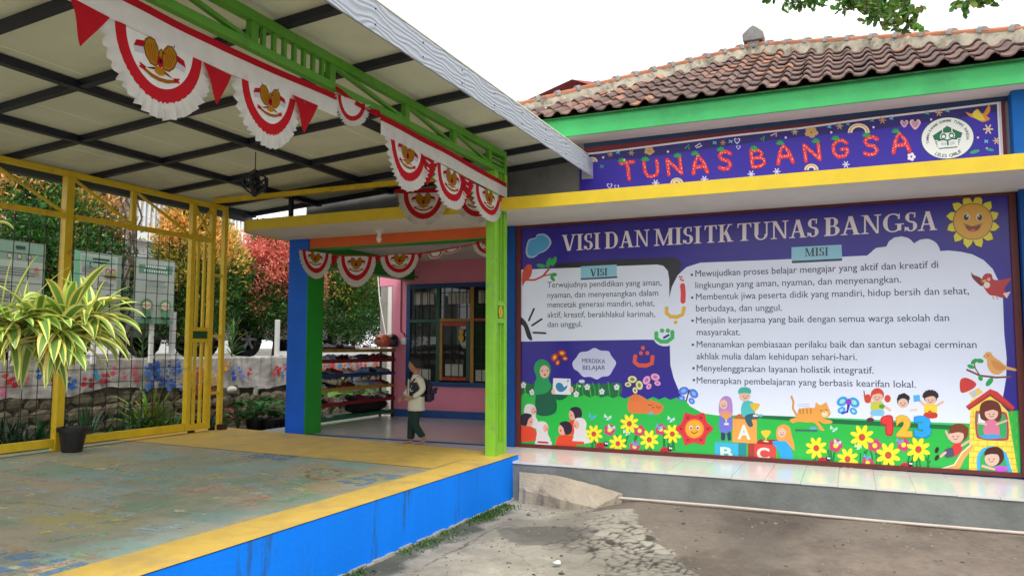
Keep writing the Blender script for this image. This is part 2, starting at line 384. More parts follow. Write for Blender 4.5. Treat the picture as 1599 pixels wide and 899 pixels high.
col = _mix(_range(_noise(14, 6, .7), .60, .72), col, (.10, .10, .08))
l.new(col, b.inputs['Base Color'])
bb = n.new('ShaderNodeBump'); bb.inputs['Strength'].default_value = .4; bb.inputs['Distance'].default_value = .01; l.new(_noise(35, 5), bb.inputs['Height']); l.new(bb.outputs[0], b.inputs['Normal'])

# ================================================================== GROUND
def smooth01(t): t = np.clip(t, 0, 1); return t*t*(3-2*t)
def ground_h(X, Y):
    return -.43 + .125*smooth01((Y-5.6)/1.9)*smooth01((X+2.75)/.8)
_gr = np.random.default_rng(3)
def vnoise(X, Y, sc, seed=0, octs=4):
    out = 0; amp = 1; tot = 0
    for o in range(octs):
        g = np.random.default_rng(seed*31+o).random((64, 64)); x = X*sc*2**o; y = Y*sc*2**o
        xi = np.floor(x).astype(int); yi = np.floor(y).astype(int); fx = x-xi; fy = y-yi; fx = fx*fx*(3-2*fx); fy = fy*fy*(3-2*fy)
        a = g[xi % 64, yi % 64]; b_ = g[(xi+1) % 64, yi % 64]; c_ = g[xi % 64, (yi+1) % 64]; d_ = g[(xi+1) % 64, (yi+1) % 64]
        out = out+amp*((a*(1-fx)+b_*fx)*(1-fy)+(c_*(1-fx)+d_*fx)*fy); tot += amp; amp *= .5
    return out/tot
S_ = .018
xs = np.arange(-3.5, 2.6, S_); ys = np.arange(2.4, 7.70, S_)
GX, GY = np.meshgrid(xs, ys, indexing='ij')
bpts = [on(x, y, 2, -.36) for x, y in [(962, 780), (985, 800), (1040, 850), (1090, 885), (1130, 915)]]
bY = np.array([p.y for p in bpts])[::-1]; bX = np.array([p.x for p in bpts])[::-1]
XB = np.interp(GY, bY, bX)+(vnoise(GX, GY, 2.5, 1)-.5)*.35+(vnoise(GX, GY, 12, 17)-.5)*.12
XB = np.where(GY > 7.25, XB-.4, XB)
conc = smooth01((XB-GX)/.05)
# cracks: distance to the borders of irregular cells
pp = _gr.random((1500, 2))*[3.4, 4.9]+[-2.8, 2.6]
wx = GX+(vnoise(GX, GY, 9, 5)-.5)*.08; wy = GY+(vnoise(GX, GY, 9, 6)-.5)*.08
F1 = np.full(GX.shape, 9.); F2 = np.full(GX.shape, 9.); near = (XB-GX > -.1) & (XB-GX < 2.0); a1, a2, f1, f2 = wx[near], wy[near], F1[near], F2[near]
for px_, py_ in pp:
    d_ = np.hypot(a1-px_, a2-py_); m_ = d_ < f1; f2 = np.where(m_, f1, np.minimum(f2, d_)); f1 = np.where(m_, d_, f1)
F1[near] = f1; F2[near] = f2
crackd = F2-F1
zone = smooth01((.95-(XB-GX)+(vnoise(GX, GY, 1.5, 8)-.5)*1.2)/.3)*smooth01((7.1-GY)/.4)
pp2 = _gr.random((22, 2))*[3.6, 5]+[-3.6, 2.6]; G1 = np.full(GX.shape, 9.); G2 = G1.copy()
for px_, py_ in pp2:
    d_ = np.hypot(wx-px_, wy-py_); m_ = d_ < G1; G2 = np.where(m_, G1, np.minimum(G2, d_)); G1 = np.where(m_, d_, G1)
crack = np.maximum(smooth01((.019-crackd)/.014)*zone*smooth01((vnoise(GX, GY, 3, 9)-.22)/.12), smooth01((.012-(G2-G1))/.012)*.8)*conc
patch_c = on(850, 835, 2, -.42)
pd = np.hypot((GX-patch_c.x)/.42, (GY-patch_c.y)/.36)+(vnoise(GX, GY, 5, 11)-.5)*.7
patch = smooth01((1-pd)/.08)*conc
Z = ground_h(GX, GY)+.016*conc-.010*crack-.011*patch+(vnoise(GX, GY, 2, 2)-.5)*.020+(vnoise(GX, GY, 22, 4, 3)-.5)*.006
mud = np.array([.19, .152, .12]); cn = np.array([.385, .35, .285]); drk = np.array([.185, .17, .145])
nn = vnoise(GX, GY, 4, 21)[..., None]; n3 = vnoise(GX, GY, 18, 22)[..., None]
colr = mud*(.75+.5*nn)*(.8+.4*n3)
sandy = smooth01((vnoise(GX, GY, 1.5, 31)-.52)/.12)[..., None]; colr = colr*(1-.45*sandy)+np.array([.24, .205, .165])*.45*sandy
cc = cn*(.72+.5*nn)*(.86+.28*n3)
colr = colr*(1-conc[..., None])+cc*conc[..., None]
colr = colr*(1-.8*patch[..., None])+drk*.8*patch[..., None]*(.8+.4*n3)
colr = colr*(1-.82*crack[..., None])
edge = smooth01((-3.12-GX+(vnoise(GX, GY, 6, 41)-.5)*.3)/.12)*smooth01((7.3-GY)/.3); edge = edge[..., None]
colr = colr*(1-.75*edge)+np.array([.055, .065, .03])*.75*edge
far = smooth01((vnoise(GX, GY, 1.2, 51)-.5)/.2)[..., None]; colr = colr*(1-.32*far)
nx, ny = GX.shape; idx = np.arange(nx*ny).reshape(nx, ny)
fq = np.stack([idx[:-1, :-1], idx[1:, :-1], idx[1:, 1:], idx[:-1, 1:]], -1).reshape(-1, 4)
me = bpy.data.meshes.new('yard_ground'); me.from_pydata(np.stack([GX, GY, Z], -1).reshape(-1, 3).tolist(), [], fq.tolist()); me.update()
ca = me.color_attributes.new('Col', 'FLOAT_COLOR', 'POINT'); c4 = np.ones((nx*ny, 4), 'f'); c4[:, :3] = colr.reshape(-1, 3); ca.data.foreach_set('color', c4.ravel())
ground_m = vcol_mat('yard_surface', .8, .10, 0, .6, 55, dist=.006, scale=25, spec=.35)
me.materials.append(ground_m); me.shade_smooth()
g = bpy.data.objects.new('yard_ground', me); COL.objects.link(g); g['kind'] = 'structure'
far_ground = mat('far_ground', (.14, .12, .095), .9, .25, 2, .5, 20)
# wide sheet to the horizon, just below the yard and the garden
quick('ground', [(-400, -200, -.50), (400, -200, -.50), (400, 500, -.50), (-400, 500, -.50)], [(0, 1, 2, 3)], far_ground, kind='structure')

# moss and grass tufts at the foot of the platform
N = 5200; t = rng.random(N); yy = 3.0+t*4.4; cl = vnoise(yy, yy*0, 2.2, 61)
keep = (cl+rng.random(N)*.35) > .70; yy = yy[keep]; N = len(yy)
xx = -3.41+np.abs(rng.normal(0, .09, N)); P_ = np.stack([xx, yy, ground_h(xx, yy)+.012], -1)
D_ = np.stack([rng.normal(0, .55, N), rng.normal(0, .55, N), np.full(N, .7)], -1)
Nn = rng.normal(size=(N, 3)); cg = np.array([.05, .14, .02])*(.5+rng.random((N, 1))*1.1)
go = fastmesh('grass', leaf_quads(P_, D_, Nn, .02+rng.random(N)*.03, .006+rng.random(N)*.008), 4, cg, leaf_m)
tag(go, 'short green grass and moss along the foot of the blue platform', 'grass', kind='stuff')

# grit and pebbles
m_ = MB()
for k in range(2200):
    x = rnd.uniform(-3.3, 2.4); y = rnd.uniform(2.9, 7.6); i_ = min(GX.shape[0]-1, int((x+3.5)/S_)); j_ = min(GX.shape[1]-1, int((y-2.4)/S_)); r_ = rnd.choice([.003, .004, .005, .007, .011]) if rnd.random() > .03 else .018
    g_ = rnd.uniform(.06, .34); m_.ell((x, y, Z[i_, j_]+r_*.25), (r_*rnd.uniform(.8, 1.6), r_, r_*.6), 5, 3, (g_, g_*.88, g_*.72))
m_.build('grit', vcol_mat('grit_stone', .9, .1), kind='stuff')

# litter scraps on the yard
for i, (px, py, lab) in enumerate([(870, 881, 'crumpled white paper scrap on the cracked concrete'), (1027, 836, 'small white scrap upright on the dark mud'), (1057, 851, 'tiny pale scrap of litter near the edge of the cracked concrete')]):
    p = on(px, py, 2, -.40); m_ = MB(); r_ = (.035, .02, .012)[i]
    vs = [(p.x+math.cos(a*1.05)*r_*(.7+.5*rnd.random()), p.y+math.sin(a*1.05)*r_*(.7+.5*rnd.random()), p.z+.012+rnd.random()*r_*.5) for a in range(6)]
    vs.append((p.x, p.y, p.z+.02+r_*.4)); m_.add(vs, [(a, (a+1) % 6, 6) for a in range(6)])
    tag(m_.build('paper_scrap', white_paint), lab, 'litter')

# ================================================================== PLATFORM
PZ = lambda x: .05+.0135*(-3.43-x)
plat = empty('platform', (0, 0, 0), kind='structure')
def slab(name, pts, z1f, z0, m, parent):
    n_ = len(pts); vs = [(x, y, z0) for x, y in pts]+[(x, y, z1f(x)) for x, y in pts]
    return quick(name, vs, [tuple(range(n_))[::-1], tuple(range(n_, 2*n_))]+[(i, (i+1) % n_, (i+1) % n_+n_, i+n_) for i in range(n_)], m, parent)
XR = -3.43; XL = -8.22
slab('platform_body', [(XR, -3), (XR, 7.84), (-4.6, 7.92), (XL, 8.14), (XL, -3)], PZ, -.49, blue_face, plat)
def sheet(name, pts, m, parent, dz): return quick(name, [(x, y, PZ(x)+dz) for x, y in pts], [tuple(range(len(pts)))], m, parent)
sheet('play_floor', [(XR-.1, -3), (XR-.1, 7.0), (XL+.02, 7.0), (XL+.02, -3)], pg, plat, .004)
sheet('yellow_border', [(XR+.004, -3), (XR+.004, 7.84), (-3.83, 7.86), (-3.76, 6.53), (-3.84, 2.7), (-3.84, -3)], yellow_floor, plat, .0075)
sheet('yellow_border', [(-3.81, 7.87), (-4.6, 7.92), (XL+.05, 8.14), (XL+.05, 6.5), (-3.78, 6.55)], yellow_floor, plat, .0085)
sheet('edge_strip', [(XL+.09, -3), (XL+.09, 8.1), (XL-.004, 8.1), (XL-.004, -3)], mat('pale_edge', (.5, .42, .28), .7, .1), plat, .018)
# plaster band showing at the foot of the blue face
m_ = MB()
for i in range(60):
    y0 = 2.2+i*.094
    if y0 > 7.75: break
    m_.box((XR-.01, y0, -.47), (XR+.018+.010*rnd.random(), y0+.096, ground_h(np.array(XR), np.array(y0))+.022+.02*rnd.random()))
m_.build('plaster_foot', mat('plaster_foot', (.36, .35, .31), .9, .25, 8, .5), plat)
# worn painted marks on the play floor (letters and shapes of the board game)
pm = MB()
def mark(pts, w, colr, closed=False):
    """stroke given in photograph points on the floor"""
    q = [on(x, y, 2, .08) for x, y in pts]
    for i in range(len(q)-1):
        d = (q[i+1]-q[i]); d.z = 0; nrm = Vector((-d.y, d.x, 0)).normalized()*w/2
        vs = [q[i]-nrm, q[i]+nrm, q[i+1]+nrm, q[i+1]-nrm]
        pm.add([(v.x, v.y, PZ(v.x)+.0065) for v in vs], [(0, 1, 2, 3)], colr)
def arc(cx, cy, rx, ry, a0, a1, n=14): return [(cx+rx*math.cos(R(a0+(a1-a0)*i/n)), cy+ry*math.sin(R(a0+(a1-a0)*i/n))) for i in range(n+1)]
mark(arc(505, 738, 27, 8, 0, 360), .05, '#a87a60'); mark(arc(508, 738, 17, 4.5, 0, 360), .05, '#d0c8a8'); mark([(500, 748), (506, 722)], .07, '#cfc590')
mark(arc(255, 731, 18, 4, -120, 150), .05, '#b6bc92'); mark([(292, 720), (325, 716)], .08, '#b9bf8e')
mark(arc(282, 761, 15, 4, -170, 120), .07, '#b3c2b0'); mark([(143, 780), (175, 777)], .06, '#9cc7cf')
mark([(255, 783), (290, 779), (350, 776)], .04, '#c4c39a'); mark([(435, 748), (490, 755)], .06, '#b8c8a0')
mark([(0, 770), (35, 767)], .06, '#b8ab92'); mark([(60, 830), (80, 827)], .10, '#c3c374'); mark([(158, 801), (175, 796)], .08, '#c6b884')
mark([(300, 811), (330, 806)], .05, '#b7c9c7'); mark([(-5, 876), (30, 882), (52, 892), (55, 899)], .05, '#c9c7a8')
mark([(335, 718), (352, 716)], .06, '#d4d4ae'); mark([(420, 745), (445, 742)], .07, '#ccb59a'); mark([(35, 745), (75, 742)], .05, '#b4b6a2')
mark([(100, 815), (140, 822)], .10, '#bcc6c2')
mr2 = random.Random(4)
for _ in range(320):
    x0, y0 = mr2.uniform(-8.0, -3.95), mr2.uniform(1.5, 6.4); a_ = mr2.choice([0, 0, R(90), mr2.uniform(0, 3)]); L_ = mr2.uniform(.08, .42); w_ = mr2.uniform(.02, .11)
    dx, dy = math.cos(a_)*L_/2, math.sin(a_)*L_/2; nx_, ny_ = -math.sin(a_)*w_/2, math.cos(a_)*w_/2
    pm.add([(x, y, PZ(x)+.0045+.00001*_) for x, y in ((x0-dx-nx_, y0-dy-ny_), (x0+dx-nx_, y0+dy-ny_), (x0+dx+nx_, y0+dy+ny_), (x0-dx+nx_, y0-dy+ny_))], [(0, 1, 2, 3)], mr2.choice(['#c9cfa0', '#a9cbc6', '#d0b898', '#9fc0b0', '#c8c48a', '#d2a890', '#b4c8d4', '#9ab894', '#d8d4b8']))
pmo = vcol_mat('worn_floor_mark', .7, .10)
nn_ = pmo.node_tree.nodes; ll_ = pmo.node_tree.links
tn = nn_.new('ShaderNodeTexNoise'); tn.inputs['Scale'].default_value = 11; tn.inputs['Detail'].default_value = 8; tn.inputs['Roughness'].default_value = .75
gg = nn_.new('ShaderNodeNewGeometry'); ll_.new(gg.outputs['Position'], tn.inputs['Vector'])
mr_ = nn_.new('ShaderNodeMapRange'); mr_.inputs[1].default_value = .42; mr_.inputs[2].default_value = .56; mr_.inputs[3].default_value = .95; mr_.inputs[4].default_value = 0; ll_.new(tn.outputs[0], mr_.inputs[0])
ll_.new(mr_.outputs[0], nn_['Principled BSDF'].inputs['Alpha'])
pm.build('worn_floor_markings', pmo, plat)
bp = MB()
for pts in ([(0, 858), (45, 857), (140, 876), (88, 899), (0, 899)], [(520, 751), (585, 737), (640, 741), (560, 757)], [(375, 715), (420, 708), (480, 711), (440, 721)]):
    bp.add([(lambda q: (q.x, q.y, PZ(q.x)+.0055))(on(x, y, 2, .07)) for x, y in pts], [tuple(range(len(pts)))], '#6f93b5')
bp.build('worn_blue_patch', pmo, plat)

# ================================================================== RAMP SLAB, PIPE
gz = lambda x, y: float(ground_h(np.array(x), np.array(y)))
def polyl(pts, t):
    k = min(len(pts)-2, int(t*(len(pts)-1))); return pts[k].lerp(pts[k+1], t*(len(pts)-1)-k)
bk = [on(811, 736, 1, 7.66), on(865, 741, 1, 7.66), on(920, 754, 1, 7.66), on(971, 769.5, 1, 7.64)]
fr = [on(811, 763, 2, -.27), on(848, 772, 2, -.30), on(892, 784, 2, -.34), on(930, 793, 2, -.37)]
na, nb_ = 20, 10; vs = []
for i in range(na+1):
    for j in range(nb_+1):
        p = polyl(bk, i/na).lerp(polyl(fr, i/na), j/nb_); ed = (i in (na,)) or j == nb_
        vs.append((p.x+(rnd.uniform(-.018, .018) if i == na else 0), p.y+(rnd.uniform(-.012, .012) if ed else 0), p.z+rnd.uniform(-.004, .004)))
fs = [(i*(nb_+1)+j, (i+1)*(nb_+1)+j, (i+1)*(nb_+1)+j+1, i*(nb_+1)+j+1) for i in range(na) for j in range(nb_)]
rim = [i*(nb_+1)+nb_ for i in range(na+1)]+[na*(nb_+1)+j for j in range(nb_-1, -1, -1)]; k0 = len(vs)
vs += [(vs[i][0]-.02, vs[i][1]+.01, min(vs[i][2]-.03, -.40)-.06) for i in rim]
fs += [(rim[i], rim[i+1], k0+i+1, k0+i) for i in range(len(rim)-1)]
ramp = quick('broken_ramp_slab', vs, fs, mat('ramp_concrete', (.40, .34, .26), .9, .2, 5, .9, 25, dirt=(.17, .145, .11), dscale=2.5, dlo=.50, dhi=.68))
tag(ramp, 'broken tilted concrete ramp slab in the corner by the blue platform', 'slab')
pp_ = [(-2.30, 7.64), (-1.2, 7.635), (.2, 7.63), (1.6, 7.64), (4, 7.64)]
tag(MB().tube([(x, y, -.285+.006*math.sin(i*2.)) for i, (x, y) in enumerate(pp_)], .014, 10).build('plastic_pipe', mat('dusty_pipe', (.58, .50, .43), .5, .12, 6), smooth=True),
    'thin white plastic pipe lying on the ground along the corridor step', 'pipe')

# ================================================================== SCHOOL BUILDING
YF = 8.85; YC = 7.68
school = empty('school_building', (0, YF, 0), 'kindergarten building with blue walls, pink porch wall and brown tiled hip roof', 'building')
school.location = (0, 0, 0)
boxo('corridor_step', (-3.44, YC+.012, -.48), (9, YF-.01, -.022), step_grey, school)
boxo('porch_base', (-8.0, 7.96, -.48), (-3.46, 14, -.024), step_grey, school)
# floor tiles
tile_src = MB(); tw, td = .3175, .3045
tile_src.add([(.0015, .0015, 0), (tw-.0015, .0015, 0), (tw-.0015, td-.0015, 0), (.0015, td-.0015, 0), (.0015, .0015, -.02), (tw-.0015, .0015, -.02), (tw-.0015, td-.0015, -.02), (.0015, td-.0015, -.02)],
             [(0, 1, 2, 3), (0, 4, 5, 1), (1, 5, 6, 2), (2, 6, 7, 3), (3, 7, 4, 0)])
tile0 = tile_src.build('floor_tile', white_tile, None, bevel=0)
cf = empty('corridor_floor', (0, 0, 0), kind='structure')
first = True
for i in range(-8, 9):
    for j in range(4):
        x = -1.11-.0015+(i)*tw+.0; y = YC+j*td
        if x < -3.7: continue
        z = 0 if x < -1.4 else -.004*min(4, (x+1.4))*1.6
        if first: o = tile0; o.parent = cf; o.location = (x, y, z); first = False
        else: o = copy_part(tile0, cf, (x, y, z+rnd.uniform(-.0008, .0008)), (rnd.uniform(-.002, .002), rnd.uniform(-.002, .002), 0))
quick('grout_bed', [(-3.44, YC+.004, -.016), (5, YC+.004, -.024), (5, YF, -.024), (-3.44, YF, -.016)], [(0, 1, 2, 3)], grout, cf)
pf = empty('porch_floor', (0, 0, 0), kind='structure')
for i in range(-22, -7):
    for j in range(1, 14):
        x = -1.1115+i*tw; y = YC+j*td
        if i == -8 and j < 4: continue
        if x < -7.8 and y < 8.5: continue
        copy_part(tile0, pf, (x, y, rnd.uniform(-.0008, .0008)), (rnd.uniform(-.0015, .0015), rnd.uniform(-.0015, .0015), 0))
quick('grout_bed', [(-8.0, 7.9, -.018), (-3.42, 7.9, -.018), (-3.42, 12, -.018), (-8.0, 12, -.018)], [(0, 1, 2, 3)], grout, pf)
boxo('blue_floor_stripe', (-7.1, 8.72, -.01), (-4.0, 8.78, .012), mat('blue_stripe', (.015, .07, .22), .5), school)

# walls
boxo('front_wall', (-4.20, YF, -.4), (9, YF+.2, 2.80), blue_wall, school)
boxo('upper_wall', (-7.3, YF+.003, 2.921), (9, YF+.2, 3.80), mat('upper_plaster', (.21, .21, .20), .85, .15, 2, .3, 20, dirt=(.12, .12, .11), dscale=1.2), school)
boxo('wall_pillar', (-4.28, 8.77, .0), (-3.895, YF-.002, 2.79), blue_wall, school)
boxo('wall_pillar', (1.535, 8.70, -.02), (1.95, YF-.002, 2.79), blue_wall, school)
boxo('wall_pillar', (1.505, 8.66, 2.93), (2.3, YF-.001, 3.775), mat('blue_pillar_upper', (.008, .10, .34), .65, .2, 3, spec=.15), school)
# ledge slab with yellow edge and rounded left corner
def rounded(x0, y0, x1, y1, r=.28):
    pts = [(x1, y1), (x0, y1)]
    for k in range(7): t = R(180+90*k/6); pts.append((x0+r+r*math.cos(t), y0+r+r*math.sin(t)))
    pts.append((x1, y0)); return pts
MB().prism(rounded(-7.50, YC+.012, 9, YF-.001), 2.795, 2.915, 2).build('ledge', ledge_under, school)
rp = rounded(-7.515, YC-.003, 9, YF, .29)[1:]
m_ = MB(); k = len(rp)
m_.v = [(x, y, 2.785) for x, y in rp]+[(x, y, 2.925) for x, y in rp]; m_.f = [(i, i+1, k+i+1, k+i) for i in range(k-1)]; m_.c = [(1, 1, 1)]*(k-1)
lo = m_.build('ledge_edge', yellow_edge, school); sd = lo.modifiers.new('thick', 'SOLIDIFY'); sd.thickness = .02; sd.offset = 0
# porch: beam, ceiling, columns
boxo('porch_beam', (-7.12, 8.72, 2.655), (-4.0, 8.92, 2.794), orange_p, school)
boxo('beam_underside', (-7.119, 8.717, 2.64), (-4.0, 8.921, 2.654), green_side, school)
boxo('porch_beam', (-7.44, 9.0, 2.45), (-7.2, 13, 2.776), green_side, school)
boxo('porch_ceiling', (-7.44, 8.925, 2.78), (-3.6, 12, 2.793), plaster_w, school)
cm = MB().box((-7.46, 8.69, -.02), (-7.12, 9.06, 2.794)).build('corner_column', blue_col, school, bevel=.004)
boxo('column_side', (-7.119, 8.694, .001), (-7.112, 9.056, 2.64), green_side, school)
boxo('column_side', (-7.463, 9.062, .001), (-7.119, 9.068, 2.6), green_side, school)
YP = 11.75
boxo('pink_wall', (-7.66, YP, 0), (-7.33, YP+.15, 2.78), pink_p, school)
boxo('pink_wall', (-7.33, YP, 0), (-3.4, YP+.15, .58), pink_p, school)
boxo('pink_wall', (-7.33, YP, 2.32), (-3.4, YP+.15, 2.78), pink_p, school)
boxo('pink_beam', (-7.95, YP+.002, 2.36), (-7.662, YP+.15, 2.779), pink_p, school)
boxo('skirting', (-7.66, YP-.02, .001), (-3.9, YP-.002, .13), mat('skirting_blue', (.02, .10, .32), .5), school)
boxo('porch_side_wall', (-3.9, YF+.2, 0), (-3.75, YP, 2.779), pink_p, school)
m_ = MB().tube([(-7.0, YP-.02, 2.78), (-7.42, YP-.02, 2.7)], .008)
MB().tube([(-7.12+.0, YP-.018, 2.50), (-7.5, YP-.018, 2.56), (-7.9, YP-.018, 2.68)], .008, 6).build('cable', black_pl, school)
MB().tube([(-7.47, YP-.02, 2.74), (-7.47, YP-.02, 1.62), (-7.46, YP-.02, 1.52), (-7.40, YP-.02, 1.49), (-7.37, YP-.02, 1.42)], .012, 6).build('cable_pipe', mat('cable_red', (.25, .03, .04), .5), school)
MB().box((-7.44, YP-.07, 1.28), (-7.33, YP, 1.40)).build('junction_box', white_pl, school, bevel=.01)
# window of the porch wall
win = empty('window', (0, 0, 0), parent=school)
def W(name, a, b_, m, par=win, bev=.004): return boxo(name, (a[0], YP-.03, a[1]), (b_[0], YP+.06, b_[1]), m, par, bevel=bev)
wb = mat('window_blue', (.015, .07, .22), .45, .1, 5); wg = mat('window_green', (.015, .10, .06), .45, .1, 5)
wy = mat('window_ochre', (.42, .22, .04), .45, .1, 5); wr = mat('window_red', (.40, .05, .02), .45, .1, 5)
W('frame', (-7.35, .55), (-7.27, 2.37), wb); W('frame', (-7.27, 2.29), (-3.92, 2.37), wb); W('frame', (-7.27, .55), (-3.92, .63), wb)
W('mullion', (-6.73, .63), (-6.66, 2.29), wg); W('mullion', (-6.05, .63), (-5.98, 2.29), wy); W('mullion', (-5.3, .63), (-5.24, 2.29), wg)
W('transom', (-7.27, 1.68), (-6.73, 1.73), wg); W('transom', (-6.66, 1.69), (-6.05, 1.74), wy); W('transom', (-5.98, 1.69), (-5.3, 1.74), wr)
W('sash', (-6.655, .66), (-6.60, 1.685), wy); W('sash', (-6.60, 1.61), (-6.12, 1.685), wr); W('sash', (-6.12, .66), (-6.055, 1.685), wg); W('sash', (-6.60, .66), (-6.12, .72), wr)
for x0, x1, z0, z1 in ((-7.27, -6.73, .63, 1.68), (-7.27, -6.73, 1.73, 2.29), (-6.66, -6.05, 1.74, 2.29), (-6.60, -6.12, .72, 1.61), (-5.98, -5.3, .63, 1.69), (-5.98, -5.3, 1.74, 2.29)):
    boxo('pane', (x0, YP+.005, z0), (x1, YP+.011, z1), glass_m, win)
m_ = MB()
for x in np.arange(-7.18, -5.3, .15): m_.bar((x, YP-.012, .63), (x, YP-.012, 2.29), .009)
for z in (.95, 1.25, 1.55, 1.95, 2.2): m_.bar((-7.27, YP-.012, z), (-5.3, YP-.012, z), .009)
m_.build('grille', black_pl, win)
for x0, x1 in ((-7.20, -7.07), (-7.05, -6.93), (-6.91, -6.79), (-6.5, -6.35), (-6.33, -6.2), (-6.18, -6.08), (-5.9, -5.8), (-5.78, -5.65)):
    boxo('curtain', (x0, YP-.004, 2.0), (x1, YP+.004, 2.22), curtain_m, win)
for x0, x1, z0, z1 in ((-7.2, -6.85, .66, .85), (-6.55, -6.2, .74, .95), (-5.95, -5.6, .66, .85)):
    boxo('lower_curtain', (x0, YP-.004, z0), (x1, YP+.004, z1), curtain_m, win)
m_ = MB().ell((-6.22, YP-.035, 1.50), (.045, .01, .045)).ell((-6.22, YP-.035, 1.40), (.05, .01, .07)).ell((-6.255, YP-.035, 1.54), (.018, .01, .018)).ell((-6.185, YP-.035, 1.54), (.018, .01, .018))
m_.build('bear_sticker', mat('sticker_yellow', (.6, .40, .04), .5), win, smooth=True)
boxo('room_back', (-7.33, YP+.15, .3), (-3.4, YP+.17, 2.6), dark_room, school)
# eave, soffit, roof
YE = 8.46
boxo('soffit', (-5.6, YE+.016, 3.776), (9, YF+.25, 3.79), mat('soffit', (.48, .42, .40), .85, .05), school)
boxo('eave_board', (-5.5, YE-.012, 3.776), (2.95, YE+.014, 4.022), green_eave, school, bevel=.003)
boxo('eave_board', (2.952, YE-.008, 3.78), (2.975, 17, 3.998), green_eave, school)
roof = empty('roof', (0, 0, 0), parent=school)
SL = .515; Y0 = 8.36; Z0 = 4.015; RZ = lambda y: Z0+SL*(y-Y0)
apL = on(1178, 66, 0, -1.3); 
# apex where the sight line meets the roof plane
d = ray(1178, 84); tt = (Z0+SL*(CAM.y-Y0)-CAM.z)/(d.z-SL*d.y); AP = CAM+d*tt
half = AP.y-Y0; XA = AP.x
def rplane(x, y): d = ray(x, y); return CAM+d*((Z0+SL*(CAM.y-Y0)-CAM.z)/(d.z-SL*d.y))
pl_, pr_ = rplane(870, 164), rplane(1590, 66); KL = (XA-pl_.x)/(AP.y-pl_.y); KR = (pr_.x-XA)/(AP.y-pr_.y); print('roof', AP, KL, KR)
XLr, XRr = XA-half*KL, XA+half*KR
under = mat('roof_batten', (.10, .06, .05), .9)
quick('roof_deck', [(XLr, Y0+.05, Z0-.03), (XRr, Y0+.05, Z0-.03), (XA, AP.y, AP.z-.06), (XRr+0, 22, Z0-.03), (XA, 20, AP.z-.06), (XLr, 22, Z0-.03)],
      [(0, 1, 2), (1, 3, 4, 2), (0, 2, 4, 5)], under, roof)
# clay tiles, each its own piece: pan with a raised roll, lapped over the row below
tile_m = bpy.data.materials.new('clay_roof_tile'); tile_m.use_nodes = True; n = tile_m.node_tree.nodes; l = tile_m.node_tree.links; b = n['Principled BSDF']; b.inputs['Roughness'].default_value = .75
oi = n.new('ShaderNodeObjectInfo'); rr = n.new('ShaderNodeValToRGB'); l.new(oi.outputs['Random'], rr.inputs[0])
for i, (p_, c_) in enumerate([(0, (.11, .065, .05)), (.45, (.18, .105, .085)), (.84, (.25, .145, .115)), (.95, (.40, .18, .10)), (1, (.48, .23, .12))]):
    e = rr.color_ramp.elements[i] if i < 2 else rr.color_ramp.elements.new(p_); e.position = p_; e.color = (*c_, 1)
geo = n.new('ShaderNodeNewGeometry'); l.new(_mix(_range(_noise(7, 8, .7), .45, .7), rr.outputs[0], (.07, .05, .05)), b.inputs['Base Color'])
bb = n.new('ShaderNodeBump'); bb.inputs['Strength'].default_value = .4; bb.inputs['Distance'].default_value = .006; l.new(_noise(60, 4), bb.inputs['Height']); l.new(bb.outputs[0], b.inputs['Normal'])
TW, TL = .2135, .345; nrow = int(half/math.cos(math.atan(SL))/TL)+1
prof = [(0, 0), (.045, -.012), (.09, -.013), (.122, .003), (.143, .031), (.170, .046), (.198, .033), (.220, .004)]
ms = MB(); LL = TL+.05; vs = []
for (s_, lift) in ((0, .030), (LL, .0)):
    vs += [(x, s_, h+lift) for x, h in prof]
vs += [(x, 0, h+.030-.016) for x, h in prof]
k = len(prof); fs = [(i, i+1, k+i+1, k+i) for i in range(k-1)]+[(i, 2*k+i, 2*k+i+1, i+1) for i in range(k-1)]
tsrc = ms.add(vs, fs).build('roof_tile', tile_m, roof, smooth=True)
ang = math.atan(SL); first = True; cnt = 0
for r_ in range(nrow+1):
    dist = r_*TL; y = Y0+dist*math.cos(ang); z = Z0+dist*math.sin(ang)
    yc = y+.5*TL*math.cos(ang); hw = (AP.y-yc)
    if hw < .05: break
    i0 = int(math.floor((-hw*KL)/TW)); i1 = int(math.ceil(hw*KR/TW))
    for i in range(i0, i1):
        xx_ = XA+i*TW
        if xx_+TW*.5 < XA-hw*KL-.02 or xx_+TW*.5 > XA+hw*KR+.02: continue
        if xx_+TW < -4.3 and False: continue
        loc = (xx_+rnd.uniform(-.005, .005), y+rnd.uniform(-.008, .008), z+rnd.uniform(-.002, .005)); rot = (ang+rnd.uniform(-.012, .012), rnd.uniform(-.012, .012), rnd.uniform(-.012, .012))
        if first: tsrc.location = loc; tsrc.rotation_euler = rot; first = False
        else: copy_part(tsrc, roof, loc, rot)
        cnt += 1
